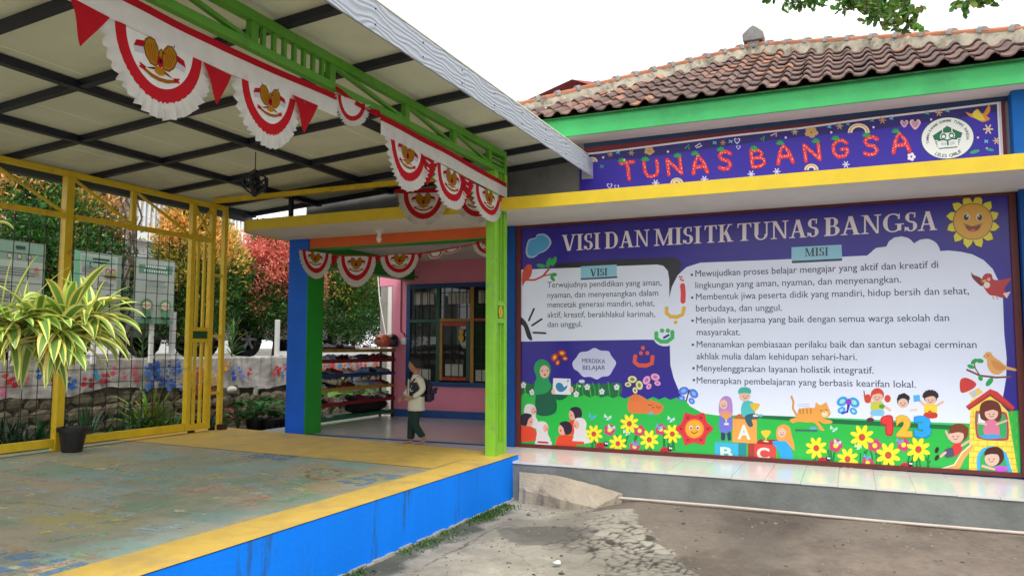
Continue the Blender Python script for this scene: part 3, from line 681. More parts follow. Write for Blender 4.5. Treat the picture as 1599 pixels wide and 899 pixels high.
# far hip faces as corrugated sheets of the same tile (turned away from the yard)
# hips: mortar bed, orange ridge tiles, grey joint caps
for sgn in (-1, 1):
    A = Vector((XRr if sgn > 0 else XLr, Y0, Z0+.02)); B_ = Vector((XA, AP.y, AP.z+.02)); L_ = (B_-A).length; dirv = (B_-A).normalized()
    side = Vector((-dirv.y, dirv.x, 0)).normalized()*.11
    m_ = MB(); ns = 60; vs = []; fs = []
    for i in range(ns+1):
        p = A+dirv*(L_*i/ns); j1, j2 = rnd.uniform(-.015, .015), rnd.uniform(-.015, .015)
        vs += [p+side*(1.25+j1*4)+Vector((0, 0, -.13)), p+side*.7+Vector((0, 0, .10+j1)), p-side*.7+Vector((0, 0, .10+j2)), p-side*(1.25+j2*4)+Vector((0, 0, -.13))]
        if i: fs += [(4*i-4+k_, 4*i+k_, 4*i+k_+1, 4*i-3+k_) for k_ in range(3)]
    m_.add(vs, fs).build('ridge_mortar', ridge_m, roof)
    nr = 15
    for i in range(nr):
        p = A+dirv*(L_*(i+.02)/nr); q = A+dirv*(L_*(i+1)/nr); m_ = MB(); vs = []
        for e, c_ in ((0, p), (1, q)):
            for k_ in range(7):
                t_ = R(-10+200*k_/6); vs.append(c_+side.normalized()*(.085*math.cos(t_))+Vector((0, 0, .085+.06*math.sin(t_)+.012*(1-e))))
        m_.add(vs, [(k_, k_+1, 8+k_, 7+k_) for k_ in range(6)]).build('ridge_tile', mat('ridge_tile', (.36, .13, .06), .8, .3, 5, .5, 30, dirt=(.12, .08, .06), dscale=4), roof, smooth=True)
        m_ = MB(); vs = []
        for e, off in ((0, -.022), (1, .035)):
            for k_ in range(7):
                t_ = R(-10+200*k_/6); vs.append(p+dirv*off+side.normalized()*(.10*math.cos(t_))+Vector((0, 0, .095+.08*math.sin(t_))))
        m_.add(vs, [(k_, k_+1, 8+k_, 7+k_) for k_ in range(6)]+[tuple(range(7)), tuple(range(13, 6, -1))]).build('ridge_joint_cap', grey_cap, roof, smooth=True)
m_ = MB().box((AP.x-.09, AP.y-.15, AP.z+.04), (AP.x+.09, AP.y+.1, AP.z+.14)).prism([(AP.x-.14, AP.z+.14), (AP.x+.14, AP.z+.14), (AP.x+.15, AP.z+.25), (AP.x+.06, AP.z+.33), (AP.x, AP.z+.37), (AP.x-.06, AP.z+.33), (AP.x-.15, AP.z+.25)], AP.y-.18, AP.y+.12)
m_.build('roof_finial', grey_cap, roof, bevel=.02)
MB().tube([(1.78, YE-.03, 4.05), (1.775, YE-.03, 3.86), (1.73, YE-.02, 3.74), (1.70, 8.64, 3.7)], .008, 6).build('hanging_cable', black_pl, school)
# neighbour's red roof seen over the left hip
ra, rb_, rc = on(803, 150, 1, 17), on(893, 124, 1, 17), on(960, 150, 1, 17)
ho = empty('neighbour_house', (0, 0, 0), 'neighbouring house with a plain dark red roof behind the tiled hip', 'house')
MB().add([ra-Vector((1.5, 0, .7)), rb_, rb_+Vector((3, 3, .1)), ra+Vector((-1.5, 3, -.7)), rc+Vector((3.5, 0, -1.4)), rc+Vector((5, 3, -1.2))], [(0, 1, 2, 3), (1, 4, 5, 2)]).build('roof', red_roof, ho)
boxo('wall', (ra.x-1.2, 17.2, -.4), (rc.x+3, 20, ra.z-.75), plaster_w, ho)
# ================================================================== CANOPY
can = empty('canopy', (0, 0, 0), 'long open canopy with grey embossed fascia board, dark purlins and green lattice truss', 'canopy')
RB = lambda x: 3.50+.066*(x+3.62)            # underside of the purlins
XE = -8.32
for y in (-1.55, -.6, .35, 1.3, 2.23, 3.16, 4.1, 5.03, 6.02, 7.02, 8.0, 8.7):
    MB().bar((XE, y, RB(XE)+.03), (-2.90, y, RB(-2.9)+.03), .065, .06).build('purlin', navy_metal, can)
for x in (-4.36, -5.76, -7.0, -8.22):
    MB().bar((x, -2, RB(x)+.026), (x, 8.78, RB(x)+.026), .075, .066).build('rafter', navy_metal, can)
for i in range(6):
    x0 = XE+i*(XE+2.90)/-6.; x1 = XE+(i+1)*(XE+2.90)/-6.-.004
    m_ = MB(); zz = lambda x: RB(x)+.064
    m_.add([(x0, -2, zz(x0)), (x1, -2, zz(x1)), (x1, 8.80, zz(x1)), (x0, 8.80, zz(x0)), (x0, -2, zz(x0)+.012), (x1, -2, zz(x1)+.012), (x1, 8.80, zz(x1)+.012), (x0, 8.80, zz(x0)+.012)],
           [(0,3,2,1),(4,5,6,7),(0,1,5,4),(1,2,6,5),(2,3,7,6),(3,0,4,7)]).build('roof_sheet', sheet_m, can)
# gutter along the low side
MB().prism([(XE-.10, RB(XE)-.05), (XE, RB(XE)-.05), (XE, RB(XE)+.09), (XE-.012, RB(XE)+.09), (XE-.012, RB(XE)-.035), (XE-.088, RB(XE)-.035), (XE-.088, RB(XE)+.06), (XE-.10, RB(XE)+.06)], -2, 8.85, 1).build('gutter', mat('gutter_metal', (.10, .12, .13), .6, .2, 3), can)
# fascia: boards end to end, slightly lapped
XFc = -2.86
for y0, y1 in ((-3, -.62), (-.617, 2.38), (2.383, 5.40), (5.403, 8.80)):
    boxo('fascia_board', (XFc-.012, y0, 3.345), (XFc+.004, y1, 3.562), fas, can)
boxo('fascia_end', (XFc-.14, 8.801, 3.32), (XFc+.003, 8.815, 3.56), fas, can)
m_ = MB()
for y in np.arange(-2.7, 8.7, .62):
    for z in (3.40, 3.51): m_.lathe([(0.0001, .006), (.006, .006), (.006, 0)], (XFc+.004, y, z), 6, 'x')
m_.build('screws', black_pl, can)
XT = -3.62; chord = green_metal2
boxo('top_chord', (XT-.035, -2, 3.425), (XT+.03, 7.86, 3.495), chord, can, bevel=.004)
boxo('bottom_chord', (XT-.033, -2, 3.225), (XT+.028, 7.86, 3.285), chord, can, bevel=.004)
posts = [7.44, 6.62, 5.72, 4.64, 3.80, 2.9, 2.0, 1.1, .2]
for y in posts: boxo('web_post', (XT-.028, y-.035, 3.286), (XT+.022, y+.035, 3.424), chord, can, bevel=.003)
for a, b_ in ((6.66, 7.40), (5.76, 6.58), (4.68, 5.68), (2.94, 3.76), (2.04, 2.86), (1.14, 1.96)):
    MB().bar((XT, a, 3.42), (XT, b_, 3.29), .035, .03).build('web_diagonal', chord, can)
for y in np.arange(3.90, 4.6, .105): boxo('web_baluster', (XT-.014, y-.016, 3.286), (XT+.012, y+.016, 3.424), chord, can)
boxo('web_post', (XT-.034, 7.80, 3.0), (XT+.03, 7.862, 3.424), chord, can, bevel=.003)
for z in (3.32, 3.375): boxo('web_rung', (XT-.02, 7.476, z-.01), (XT+.016, 7.80, z+.01), chord, can)
# end frame beam of yellow steel
boxo('end_beam', (-7.95, 7.68, 3.20), (XT-.04, 7.74, 3.262), yellow_metal, can, bevel=.004)
for x, z0 in ((-5.1, 2.93), (-6.9, 2.93)): boxo('stub_post', (x, 8.0, z0), (x+.05, 8.05, RB(x)), navy_metal, can)
# the green lattice column
colm = empty('lattice_column', (0, 0, 0), parent=can)
gcx0, gcx1, y0, y1 = -3.70, -3.585, 7.54, 7.86; z0 = PZ(-3.65)
boxo('column_post', (gcx0, y0, z0), (gcx1, y0+.065, 3.224), green_metal, colm, bevel=.004)
boxo('column_post', (gcx0, y1-.065, z0), (gcx1, y1, 3.224), green_metal, colm, bevel=.004)
for yy_ in (7.650, 7.725): boxo('column_bar', (gcx0+.03, yy_, z0+.1), (gcx1-.02, yy_+.024, 3.22), green_metal, colm)
boxo('column_foot', (gcx0+.005, y0+.075, z0), (gcx1-.004, y1-.075, z0+.14), green_metal, colm)
for z in (1.515, 1.71): boxo('column_tie', (gcx0+.01, y0+.075, z), (gcx1-.003, y1-.075, z+.05), green_metal, colm)
m_ = MB()
for a in range(6):
    t = a*math.pi/3; m_.ell((gcx1-.004, 7.70+.028*math.cos(t), 1.637+.045*math.sin(t)), (.008, .022, .03), 8, 5)
m_.build('flower_ornament', mat('ornament_gold', (.7, .42, .02), .4), colm, smooth=True)

# ================================================================== FENCE AND GATE
fen = empty('yellow_fence', (0, 0, 0), 'yellow painted steel frame fence with black wire mesh on the left side of the platform', 'fence')
FX = -7.95
def fbar(name, y0, z0, y1, z1, w=.05, par=fen, dx=0, m=yellow_metal): return MB().bar((FX+dx, y0, z0), (FX+dx, y1, z1), w, w).build(name, m, par, bevel=.003)
boxo('top_rail', (FX-.035, -.5, 3.135), (FX+.035, 7.95, 3.195), yellow_metal, fen, bevel=.004)
boxo('middle_rail', (FX-.026, -.5, 2.66), (FX+.026, 7.72, 2.72), yellow_metal, fen, bevel=.004)
boxo('bottom_rail', (FX-.03, -.5, .155), (FX+.03, 7.32, .245), yellow_metal, fen, bevel=.004)
for y in (5.60, 3.75, 1.9, .1): boxo('post', (FX-.045, y-.045, PZ(FX)-.02), (FX+.045, y+.045, 3.134), yellow_metal, fen, bevel=.004)
for y in (6.44, 4.68, 2.8): boxo('short_post', (FX-.024, y-.03, 2.722), (FX+.024, y+.03, 3.133), yellow_metal, fen, bevel=.003)
for a, b_ in ((5.66, 6.40), (6.49, 7.28), (4.73, 5.54), (3.82, 4.62), (2.86, 3.68)): fbar('brace', a, 3.12, b_, 2.735, .028)
m_ = MB()
for y in np.arange(.1, 7.3, .165): m_.bar((FX-.034, y, .246), (FX-.034, y, 2.658), .0065)
for z in np.arange(.36, 2.65, .155): m_.bar((FX-.040, -.4, z), (FX-.040, 7.3, z), .0065)
m_.build('wire_mesh', mat('black_wire', (.012, .012, .012), .6), fen)
gate = empty('yellow_gate', (0, 0, 0), 'narrow yellow barred gate panel at the far end of the fence', 'gate')
def gb(name, y, w, z0, z1, dx=0): return boxo(name, (FX-w/2+dx, y-w/2, z0), (FX+w/2+dx, y+w/2, z1), yellow_metal, gate, bevel=.003)
gb('gate_stile', 7.36, .07, .15, 3.134); gb('gate_stile', 7.70, .07, .15, 3.134)
for y in (7.47, 7.58): gb('gate_bar', y, .035, .23, 1.30, 0); 
for y in (7.47, 7.58): gb('gate_bar', y, .035, 1.50, 2.658, 0)
boxo('gate_rail', (FX-.025, 7.396, .15), (FX+.025, 7.664, .228), yellow_metal, gate)
for z in (1.30, 1.45): boxo('gate_rail', (FX-.025, 7.396, z), (FX+.025, 7.664, z+.05), yellow_metal, gate)
MB().box((FX-.01, 7.40, 1.35), (FX+.01, 7.66, 1.45)).build('gate_leaf_panel', mat('deep_green', (.02, .10, .03), .6, .4, 30), gate)
for a, b_ in (((7.41, 3.1), (7.66, 2.74)), ((7.41, 2.74), (7.66, 3.1))): MB().bar((FX, *a), (FX, *b_), .022, .022).build('gate_brace', yellow_metal, gate)
gb('gate_post', 7.93, .06, .13, 3.133)
for z in (.6, 1.37, 2.2): boxo('gate_hinge', (FX-.02, 7.736, z), (FX+.02, 7.90, z+.035), yellow_metal, gate)
for y in (7.45, 7.80): MB().lathe([(.0001, -.02), (.045, -.02), (.045, .02), (.0001, .02)], (FX, y, .135), 14, 'x').build('gate_wheel', black_pl, gate, smooth=True)
boxo('latch_box', (FX+.03, 7.86, .10), (FX+.10, 7.98, .19), mat('rust', (.06, .015, .01), .8), gate)
# hanging carved lantern
p = on(397, 240, 2, 3.35); lt = on(398, 285, 1, p.y); 
lan = empty('hanging_lantern', tuple(lt), 'dark star shaped hanging ornament under the canopy', 'lantern')
MB().tube([(0, 0, .12), (0, 0, RB(p.x)+.02-lt.z)], .006, 6).build('cord', black_pl, lan)
m_ = MB()
cy_ = [(0, 0, .135), (.125, 0, .05), (.125, 0, -.05), (0, 0, -.15), (-.125, 0, -.05), (-.125, 0, .05)]
for rot in (25, 115):
    M_ = Matrix.Rotation(R(rot), 3, 'Z')
    q = [M_ @ Vector(v) for v in cy_]
    for i in range(6): m_.bar(q[i], q[(i+1) % 6], .036, .02)
    qq = [M_ @ Vector(v) for v in ((0, 0, .06), (.06, 0, 0), (0, 0, -.06), (-.06, 0, 0))]
    for i in range(4): m_.bar(qq[i], qq[(i+1) % 4], .02, .02)
    for v, u in ((cy_[1], (.06, 0, 0)), (cy_[2], (.06, 0, 0)), (cy_[4], (-.06, 0, 0)), (cy_[5], (-.06, 0, 0))): m_.bar(M_ @ Vector(v), M_ @ Vector(u), .022, .016)
m_.build('ornament_frame', navy_metal, lan)

# ================================================================== BUNTING
def emblem(mb, P, sc):
    """golden bird emblem with flags, shield and ribbon, in local u,v"""
    def poly(pts, c, l=0):
        tri = tessellate_polygon([[Vector((a, b_, 0)) for a, b_ in pts]]); mb.add([P(a*sc, b_*sc, .0010+.0005*l) for a, b_ in pts], [tuple(t) for t in tri], c)
    g1, g2, rd = '#c98a1c', '#7a4c10', '#c01828'
    for s_ in (-1, 1):
        poly([(s_*.60, .66), (s_*1.20, .50), (s_*1.32, .22), (s_*.80, .34)], rd); poly([(s_*.8, .34), (s_*1.32, .22), (s_*1.25, -.02), (s_*.72, .06)], '#d4d0d8')
        poly([(s_*.06, .16), (s_*.14, .60), (s_*.32, .84), (s_*.58, .88), (s_*.80, .68), (s_*.86, .34), (s_*.74, .0), (s_*.50, -.24), (s_*.22, -.26), (s_*.06, -.1)], g2, 1)
        poly([(s_*.10, .16), (s_*.18, .56), (s_*.34, .78), (s_*.57, .82), (s_*.75, .64), (s_*.80, .34), (s_*.69, .04), (s_*.47, -.19), (s_*.24, -.21), (s_*.10, -.08)], g1, 2)
        for k in range(5): poly([(s_*(.26+.11*k), .70-.04*k), (s_*(.28+.11*k), .70-.04*k), (s_*(.24+.07*k), -.10+.02*k), (s_*(.225+.07*k), -.10+.02*k)], g2, 3)
        poly([(s_*.62, .86), (s_*.66, 1.02), (s_*.69, .86)], g2, 1)
        poly([(s_*.05, -.22), (s_*.40, -.34), (s_*.70, -.46), (s_*.44, -.44), (s_*.05, -.36)], g2, 3)
    poly([(-.15, .20), (.15, .20), (.17, -.08), (0, -.26), (-.17, -.08)], rd, 4); poly([(-.07, .12), (.07, .12), (.07, -.05), (-.07, -.05)], '#2a1a14', 5)
    poly([(-.12, .20), (-.10, .46), (.0, .58), (.14, .50), (.26, .42), (.10, .38), (.10, .20)], g2, 5); poly([(-.07, .22), (-.06, .44), (.0, .52), (.06, .46), (.06, .22)], g1, 6)
    poly([(-.22, -.22), (.22, -.22), (.26, -.48), (0, -.56), (-.26, -.48)], g1, 4)
    poly([(-.80, -.48), (-.4, -.60), (0, -.64), (.4, -.60), (.80, -.48), (.84, -.60), (.4, -.76), (0, -.80), (-.4, -.76), (-.84, -.60)], '#a86a20', 3)
    for s_ in (-1, 1): poly([(s_*.7, -.44), (s_*1.05, -.34), (s_*.98, -.46), (s_*1.06, -.56), (s_*.75, -.60)], rd, 4)
cloth_m = vcol_mat('bunting_cloth', .8, .06, .45, .2, 60, spec=.2, scale=12)
def swag(parent, a, b_, drop, nrm, ruffle=.26, amp=.022, em=True, seed=0, name='swag', skew=0):
    """half-round swag hanging from a to b: white centre, red band, pleated white ruffle"""
    a = Vector(a); b_ = Vector(b_); nrm = Vector(nrm); half_ = (b_-a)/2; mid = (a+b_)/2; hw = half_.length; ud = half_.normalized()
    r_ = random.Random(seed); ph = r_.uniform(0, 6)
    def P(u, v, off=0): return mid+ud*(u+skew*v)+Vector((0, 0, v))+nrm*(off+.012*math.sin(u*9+ph)*(v/drop)*1.5)
    sw = empty(name, parent=parent)
    r1, r2 = .60, .78
    def ring(ra, rb, col, nm, pl=0, n=60, off=0):
        m_ = MB(); vs = []; rows = 4 if pl else 2
        for i in range(n+1):
            t = math.pi*i/n
            for j in range(rows):
                f = j/(rows-1); r = ra+(rb-ra)*f
                if pl and j == rows-1: r *= 1+.012*math.sin(t*33+ph)
                vs.append(P(-hw*r*math.cos(t), -drop*r*math.sin(t)*(.98 if pl else 1), off+(pl*f*math.sin(t*46+ph+1.2*math.sin(t*7)) if pl else 0)))
        m_.add(vs, [(i*rows+j, (i+1)*rows+j, (i+1)*rows+j+1, i*rows+j+1) for i in range(n) for j in range(rows-1)], col)
        return m_.build(nm, cloth_m, sw, smooth='all')
    n = 40; m_ = MB(); vs = [P(0, 0)]+[P(-hw*r1*math.cos(math.pi*i/n), -drop*r1*math.sin(math.pi*i/n)) for i in range(n+1)]
    m_.add(vs, [(0, i+1, i+2) for i in range(n)], '#f2efee')
    m_.build('white_centre', cloth_m, sw)
    ring(r1, r2, '#c8202c', 'red_band'); ring(r2, 1.0, '#e2ded8', 'ruffle', amp)
    if em:
        m_ = MB(); c0 = -drop*.28; emblem(m_, lambda u, v, o: P(u, v+c0, o+.0015), min(hw, drop)*.36); m_.build('emblem', cloth_m, sw)
    return sw
def pennant(parent, a, b_, tip, nrm, name='pennant'):
    a, b_, tip = Vector(a), Vector(b_), Vector(tip); n = 8; vs = []
    for i in range(n+1):
        f = i/n; k = a.lerp(tip, f); q = b_.lerp(tip, f); o = Vector(nrm)*(.012*math.sin(f*5)); vs += [k+o, q+o*.3]
    return MB().add(vs, [(2*i, 2*i+1, 2*i+3, 2*i+2) for i in range(n)], '#c01c28').build(name, cloth_m, parent, smooth='all')
def band(parent, pts, h, col, nrm, name):
    vs = []
    q = []
    for i in range(len(pts)-1):
        for k in range(8): q.append(Vector(pts[i]).lerp(Vector(pts[i+1]), k/8))
    q.append(Vector(pts[-1]))
    for i, p in enumerate(q):
        o = Vector(nrm)*(.006*math.sin(i*.9)); vs += [p+o, p+o-Vector((0, 0, h))]
    return MB().add(vs, [(2*i, 2*i+2, 2*i+3, 2*i+1) for i in range(len(q)-1)], col).build(name, cloth_m, parent, smooth='all')
NX = (1, 0, 0); BX = -3.575
b1 = empty('bunting', (0, 0, 0), 'nearest red and white bunting strip with two large emblem swags on the green truss', 'bunting', 'red and white bunting')
def yz(x, y, X=BX): q = on(x, y, 0, X); return (X, q.y, q.z)
top1 = [yz(60, -52), yz(172, -3), yz(350, 82), yz(525, 156)]
band(b1, [yz(90, -58), yz(190, -12), yz(350, 70), yz(526, 148)], .055, '#c01c28', NX, 'red_header')
band(b1, [(x+.006, y, z-.05) for x, y, z in [yz(90, -58), yz(190, -12), yz(350, 70), yz(526, 148)]], .125, '#ece9e6', NX, 'white_header')
def Y_Z(y, z, X=BX): return (X, y, z)
swag(b1, Y_Z(2.65, 3.005), Y_Z(3.42, 2.995), .46, NX, seed=1); swag(b1, Y_Z(3.59, 3.015), Y_Z(4.27, 3.05), .455, NX, seed=2)
pennant(b1, yz(108, -6, BX+.016), yz(172, 28, BX+.016), yz(127, 72, BX+.016), NX); pennant(b1, yz(316, 96, BX+.016), yz(362, 118, BX+.016), yz(340, 163, BX+.016), NX); pennant(b1, yz(457, 148, BX+.016), yz(497, 165, BX+.016), yz(476, 207, BX+.016), NX)
b2 = empty('bunting', (0, 0, 0), 'small crumpled red and white bunting piece tied at the middle of the green truss', 'bunting', 'red and white bunting')
swag(b2, yz(521, 145), yz(576, 165), .22, NX, em=False, seed=3); pennant(b2, yz(560, 166), yz(592, 172), yz(596, 182), NX)
band(b2, [yz(524, 134), yz(560, 160), yz(590, 176)], .04, '#c01c28', NX, 'red_header')
b3 = empty('bunting', (0, 0, 0), 'bunting strip with three emblem swags hanging from the truss beside the green column', 'bunting', 'red and white bunting')
h3 = [yz(594, 178), yz(690, 229), yz(790, 286)]
band(b3, h3, .06, '#c01c28', NX, 'red_header'); band(b3, [(x+.006, y, z-.055) for x, y, z in h3], .12, '#ece9e6', NX, 'white_header')
swag(b3, Y_Z(5.33, 3.10), Y_Z(6.07, 3.03), .44, NX, seed=4, skew=.05); swag(b3, Y_Z(6.15, 3.02), Y_Z(6.85, 2.97), .40, NX, seed=5); swag(b3, Y_Z(6.95, 2.96), Y_Z(7.74, 2.93), .34, NX, seed=6)
pennant(b3, yz(656, 238), yz(684, 255), yz(668, 290), NX); pennant(b3, yz(716, 272), yz(742, 284), yz(727, 318), NX); pennant(b3, yz(778, 300), yz(789, 302), yz(785, 328), NX)
NYm = (0, -1, 0)
b4 = empty('bunting', (0, 0, 0), 'bunting pair hanging in front of the yellow ledge behind the truss bunting', 'bunting', 'red and white bunting')
swag(b4, (-4.90, 7.60, 3.07), (-4.20, 7.60, 3.03), .40, NYm, seed=7); swag(b4, (-4.15, 7.60, 3.03), (-3.56, 7.60, 2.99), .37, NYm, seed=8)
band(b4, [(-4.95, 7.604, 3.13), (-4.2, 7.604, 3.09), (-3.6, 7.604, 3.05)], .06, '#c01c28', NYm, 'red_header')
b5 = empty('bunting', (0, 0, 0), 'sagging garland of emblem swags strung across the porch opening below the orange beam', 'bunting', 'red and white bunting')
yq = 8.60
def pz(x, y): q = on(x, y, 1, yq); return (q.x, yq, q.z)
def swagp(a, b_, bot, seed, em=True):
    A, B_ = pz(*a), pz(*b_); q = pz(*bot); return swag(b5, A, B_, (A[2]+B_[2])/2-q[2], NYm, seed=seed, em=em, amp=.010)
swagp((467, 389), (519, 397), (492, 436), 11); swagp((526, 400), (588, 400), (556, 449), 12); swagp((594, 399), (655, 395), (620, 434), 13)
swagp((668, 396), (692, 392), (680, 404), 14, False); swagp((692, 392), (720, 384), (708, 396), 15, False); swagp((738, 378), (790, 372), (766, 402), 16)
pennant(b5, pz(518, 397), pz(530, 400), pz(519, 420), NYm); pennant(b5, pz(586, 400), pz(597, 400), pz(588, 412), NYm); pennant(b5, pz(652, 396), pz(660, 395), pz(655, 408), NYm)
band(b5, [pz(467, 388), pz(522, 398), pz(590, 399), pz(660, 394), pz(720, 384), pz(765, 374)], .018, '#c01c28', NYm, 'red_header')

# ================================================================== CEILING LAMP, SHELF, SHOES, HELMETS
p = on(592, 360, 2, 2.794); lamp = empty('ceiling_lamp', (p.x, p.y, 2.794), 'small white bulb lamp fixed under the ledge near the orange beam', 'lamp')
MB().lathe([(.0001, 0), (.075, 0), (.06, -.02), (.03, -.04), (.028, -.075), (.0001, -.075)], n=16).build('lamp_base', white_pl, lamp, smooth=True)
MB().ell((0, 0, -.115), (.036, .036, .05), 14, 9).build('bulb', mat('bulb_glass', (.8, .8, .78), .2), lamp, smooth=True)
rack = empty('shoe_rack', (0, 0, 0), 'long open shoe rack with red, blue, yellow and green shelves in the porch', 'shoe rack')
RX0, RX1, RY0, RY1 = -7.80, -7.50, 9.12, 11.62
names = ['yellow', 'dark red', 'blue', 'yellow lower', 'red lower', 'green']
cols = [(.36, .24, .06), (.26, .015, .02), (.015, .06, .20), (.48, .32, .03), (.26, .015, .02), (.02, .18, .08)]
sz = [1.20, 1.03, .80, .585, .35, .125]
for nme, c_, z in zip(names, cols, sz):
    boxo('shelf', (RX0, RY0, z-.045), (RX1, RY1, z+.012), mat('shelf_'+nme.replace(' ', '_'), c_, .55, .2, 8), rack, bevel=.003)
for x in (RX0+.01, RX1-.03):
    for y in (RY0+.02, RY1-.06): boxo('upright', (x-.012, y, 0.002), (x+.022, y+.035, 1.22), mat('rack_upright', (.12, .012, .015), .5), rack)
shoe_cols = [('black', (.012, .012, .014)), ('brown', (.09, .045, .025)), ('white', (.65, .65, .64)), ('pink', (.55, .18, .25)), ('navy', (.02, .03, .10)), ('grey', (.18, .18, .18)), ('dark red', (.20, .02, .03)), ('pale blue', (.22, .36, .55)), ('beige', (.42, .32, .22))]
def shoe_mesh(kind):
    m_ = MB()
    for dy in (-.045, .045):
        if kind == 'sandal':
            m_.prism([(-.10, dy-.03), (.02, dy-.035), (.08, dy-.03), (.10, dy), (.08, dy+.03), (.02, dy+.035), (-.10, dy+.03)], 0, .018, 2)
            m_.tube([(.03, dy-.034, .01), (.035, dy-.02, .042), (.035, dy+.02, .042), (.03, dy+.034, .01)], .009, 6)
        else:
            secs = [(-.105, .018, .060), (-.09, .030, .075), (-.05, .032, .066), (0, .034, .050), (.05, .037, .040), (.085, .033, .032), (.105, .015, .02)]
            vs = []; 
            for x, w_, h in secs:
                for t in range(8):
                    a = 2*math.pi*t/8; vs.append((x, dy+w_*math.cos(a), max(.0, h*.5+h*.5*math.sin(a))))
            k = len(secs); m_.add(vs, [(i*8+t, i*8+(t+1) % 8, (i+1)*8+(t+1) % 8, (i+1)*8+t) for i in range(k-1) for t in range(8)]+[tuple(range(8))[::-1], tuple(range((k-1)*8, k*8))])
            m_.prism([(-.11, dy-.034), (.06, dy-.04), (.108, dy), (.06, dy+.04), (-.11, dy+.034)], -.004, .012, 2)
    return m_
protos = {}
for si, (nme, z) in enumerate(zip(names, sz)):
    y = RY0+.14; k = 0
    while y < RY1-.12:
        if si == 5 and y > 9.9: break
        cn_, cc_ = shoe_cols[rnd.choice([0, 0, 1, 2, 3, 4, 5, 6, 7, 8, 0])]; kd = rnd.choice(['sandal', 'shoe', 'shoe'])
        if si == 0 and y > 11.0: break
        if rnd.random() < .04: y += .2; continue
        key = (cn_, kd); pr = protos.get(key)
        if pr is None: o = shoe_mesh(kd).build('pair_of_shoes' if kd == 'shoe' else 'pair_of_sandals', mat('shoe_'+cn_.replace(' ', '_'), cc_, .5, .15, 20), smooth=True); protos[key] = o
        else: o = pr.copy(); COL.objects.link(o)
        k += 1; words = ['first', 'second', 'third', 'fourth', 'fifth', 'sixth', 'seventh', 'eighth', 'ninth', 'tenth', 'eleventh', 'twelfth', 'thirteenth', 'fourteenth', 'fifteenth']
        sn_ = ['top yellow', 'upper dark red', 'blue', 'lower yellow', 'lower dark red', 'bottom green'][si]
        o.scale = [rnd.uniform(1.05, 1.2)]*3; o.location = (-7.63+rnd.uniform(-.03, .05), y, z+.017); o.rotation_euler = (0, 0, rnd.uniform(-.35, .35)+(math.pi if rnd.random() < .3 else 0))
        tag(o, f"{cn_} {'shoes' if kd == 'shoe' else 'sandals'} on {sn_} rack shelf, {words[k-1]} from the green column", 'shoes' if kd == 'shoe' else 'sandals', 'shoes on the porch rack')
        y += rnd.uniform(.16, .21)
# black bag heap on the bottom shelf
m_ = MB(); m_.ell((-7.64, 10.95, .235), (.15, .62, .115), 20, 9); bg_ = m_.build('cloth_bag', mat('black_cloth', (.010, .010, .010), .9, .3, 12, .8, 12), smooth='all')
dm = bg_.modifiers.new('d', 'DISPLACE'); tx = bpy.data.textures.new('t', 'CLOUDS'); tx.noise_scale = .12; dm.texture = tx; dm.strength = .05
sd_ = bg_.modifiers.new('s', 'SUBSURF'); sd_.levels = 1; bg_.modifiers.move(1, 0); tag(bg_, 'black cloth bundle lying on the bottom green shelf of the rack', 'bundle')
def helmet(x, y, z, c_, rz, label, visor):
    h = empty('helmet', (x, y, z), label, 'helmet', 'motorcycle helmets on the shoe rack', rz=rz); h.scale = (1.12, 1.12, 1.12); m_ = MB(); n = 22; vs = []; rows = 12
    for i in range(rows+1):
        ph = math.pi*.06+(math.pi*.70)*i/rows
        for k in range(n):
            t = 2*math.pi*k/n; r = math.sin(ph); hgt = math.cos(ph)
            vs.append((.135*r*math.cos(t), .115*r*math.sin(t), .115+.125*hgt))
    fs = []
    for i in range(rows):
        for k in range(n):
            t = 2*math.pi*(k+.5)/n; front = math.cos(t) > .62
            if front and i >= 5 and i < 11: continue
            fs.append((i*n+k, i*n+(k+1) % n, (i+1)*n+(k+1) % n, (i+1)*n+k))
    fs.append(tuple(range(n)))
    o = m_.add(vs, fs).build('shell', c_, h, smooth='all'); sd = o.modifiers.new('t', 'SOLIDIFY'); sd.thickness = .016
    m_ = MB(); vs = []
    for i in range(7):
        for k in range(9):
            t = R(-54+108*k/8); z_ = .06+.085*i/6; rr_ = math.sqrt(max(.05, 1-((z_-.115)/.125)**2)); vs.append((.139*rr_*math.cos(t), .119*rr_*math.sin(t), z_))
    m_.add(vs, [(i*9+k, i*9+k+1, (i+1)*9+k+1, (i+1)*9+k) for i in range(6) for k in range(8)]).build('visor', visor, h, smooth='all')
hq1 = on(598, 533, 0, -7.62); hq2 = on(620, 533, 0, -7.56)
helmet(-7.62, hq1.y, 1.213, mat('helmet_orange', (.62, .13, .06), .3, .05, 4, 0, coat=.4), R(-120), 'coral orange helmet on top of the shoe rack, left of the black one', mat('visor_clear', (.25, .1, .06), .1))
helmet(-7.56, min(hq2.y, 11.60), 1.213, mat('helmet_black', (.010, .010, .014), .15, .05, 4, 0, coat=.6), R(-75), 'glossy black helmet on top of the shoe rack beside the orange helmet', mat('visor_dark', (.06, .06, .08), .06))
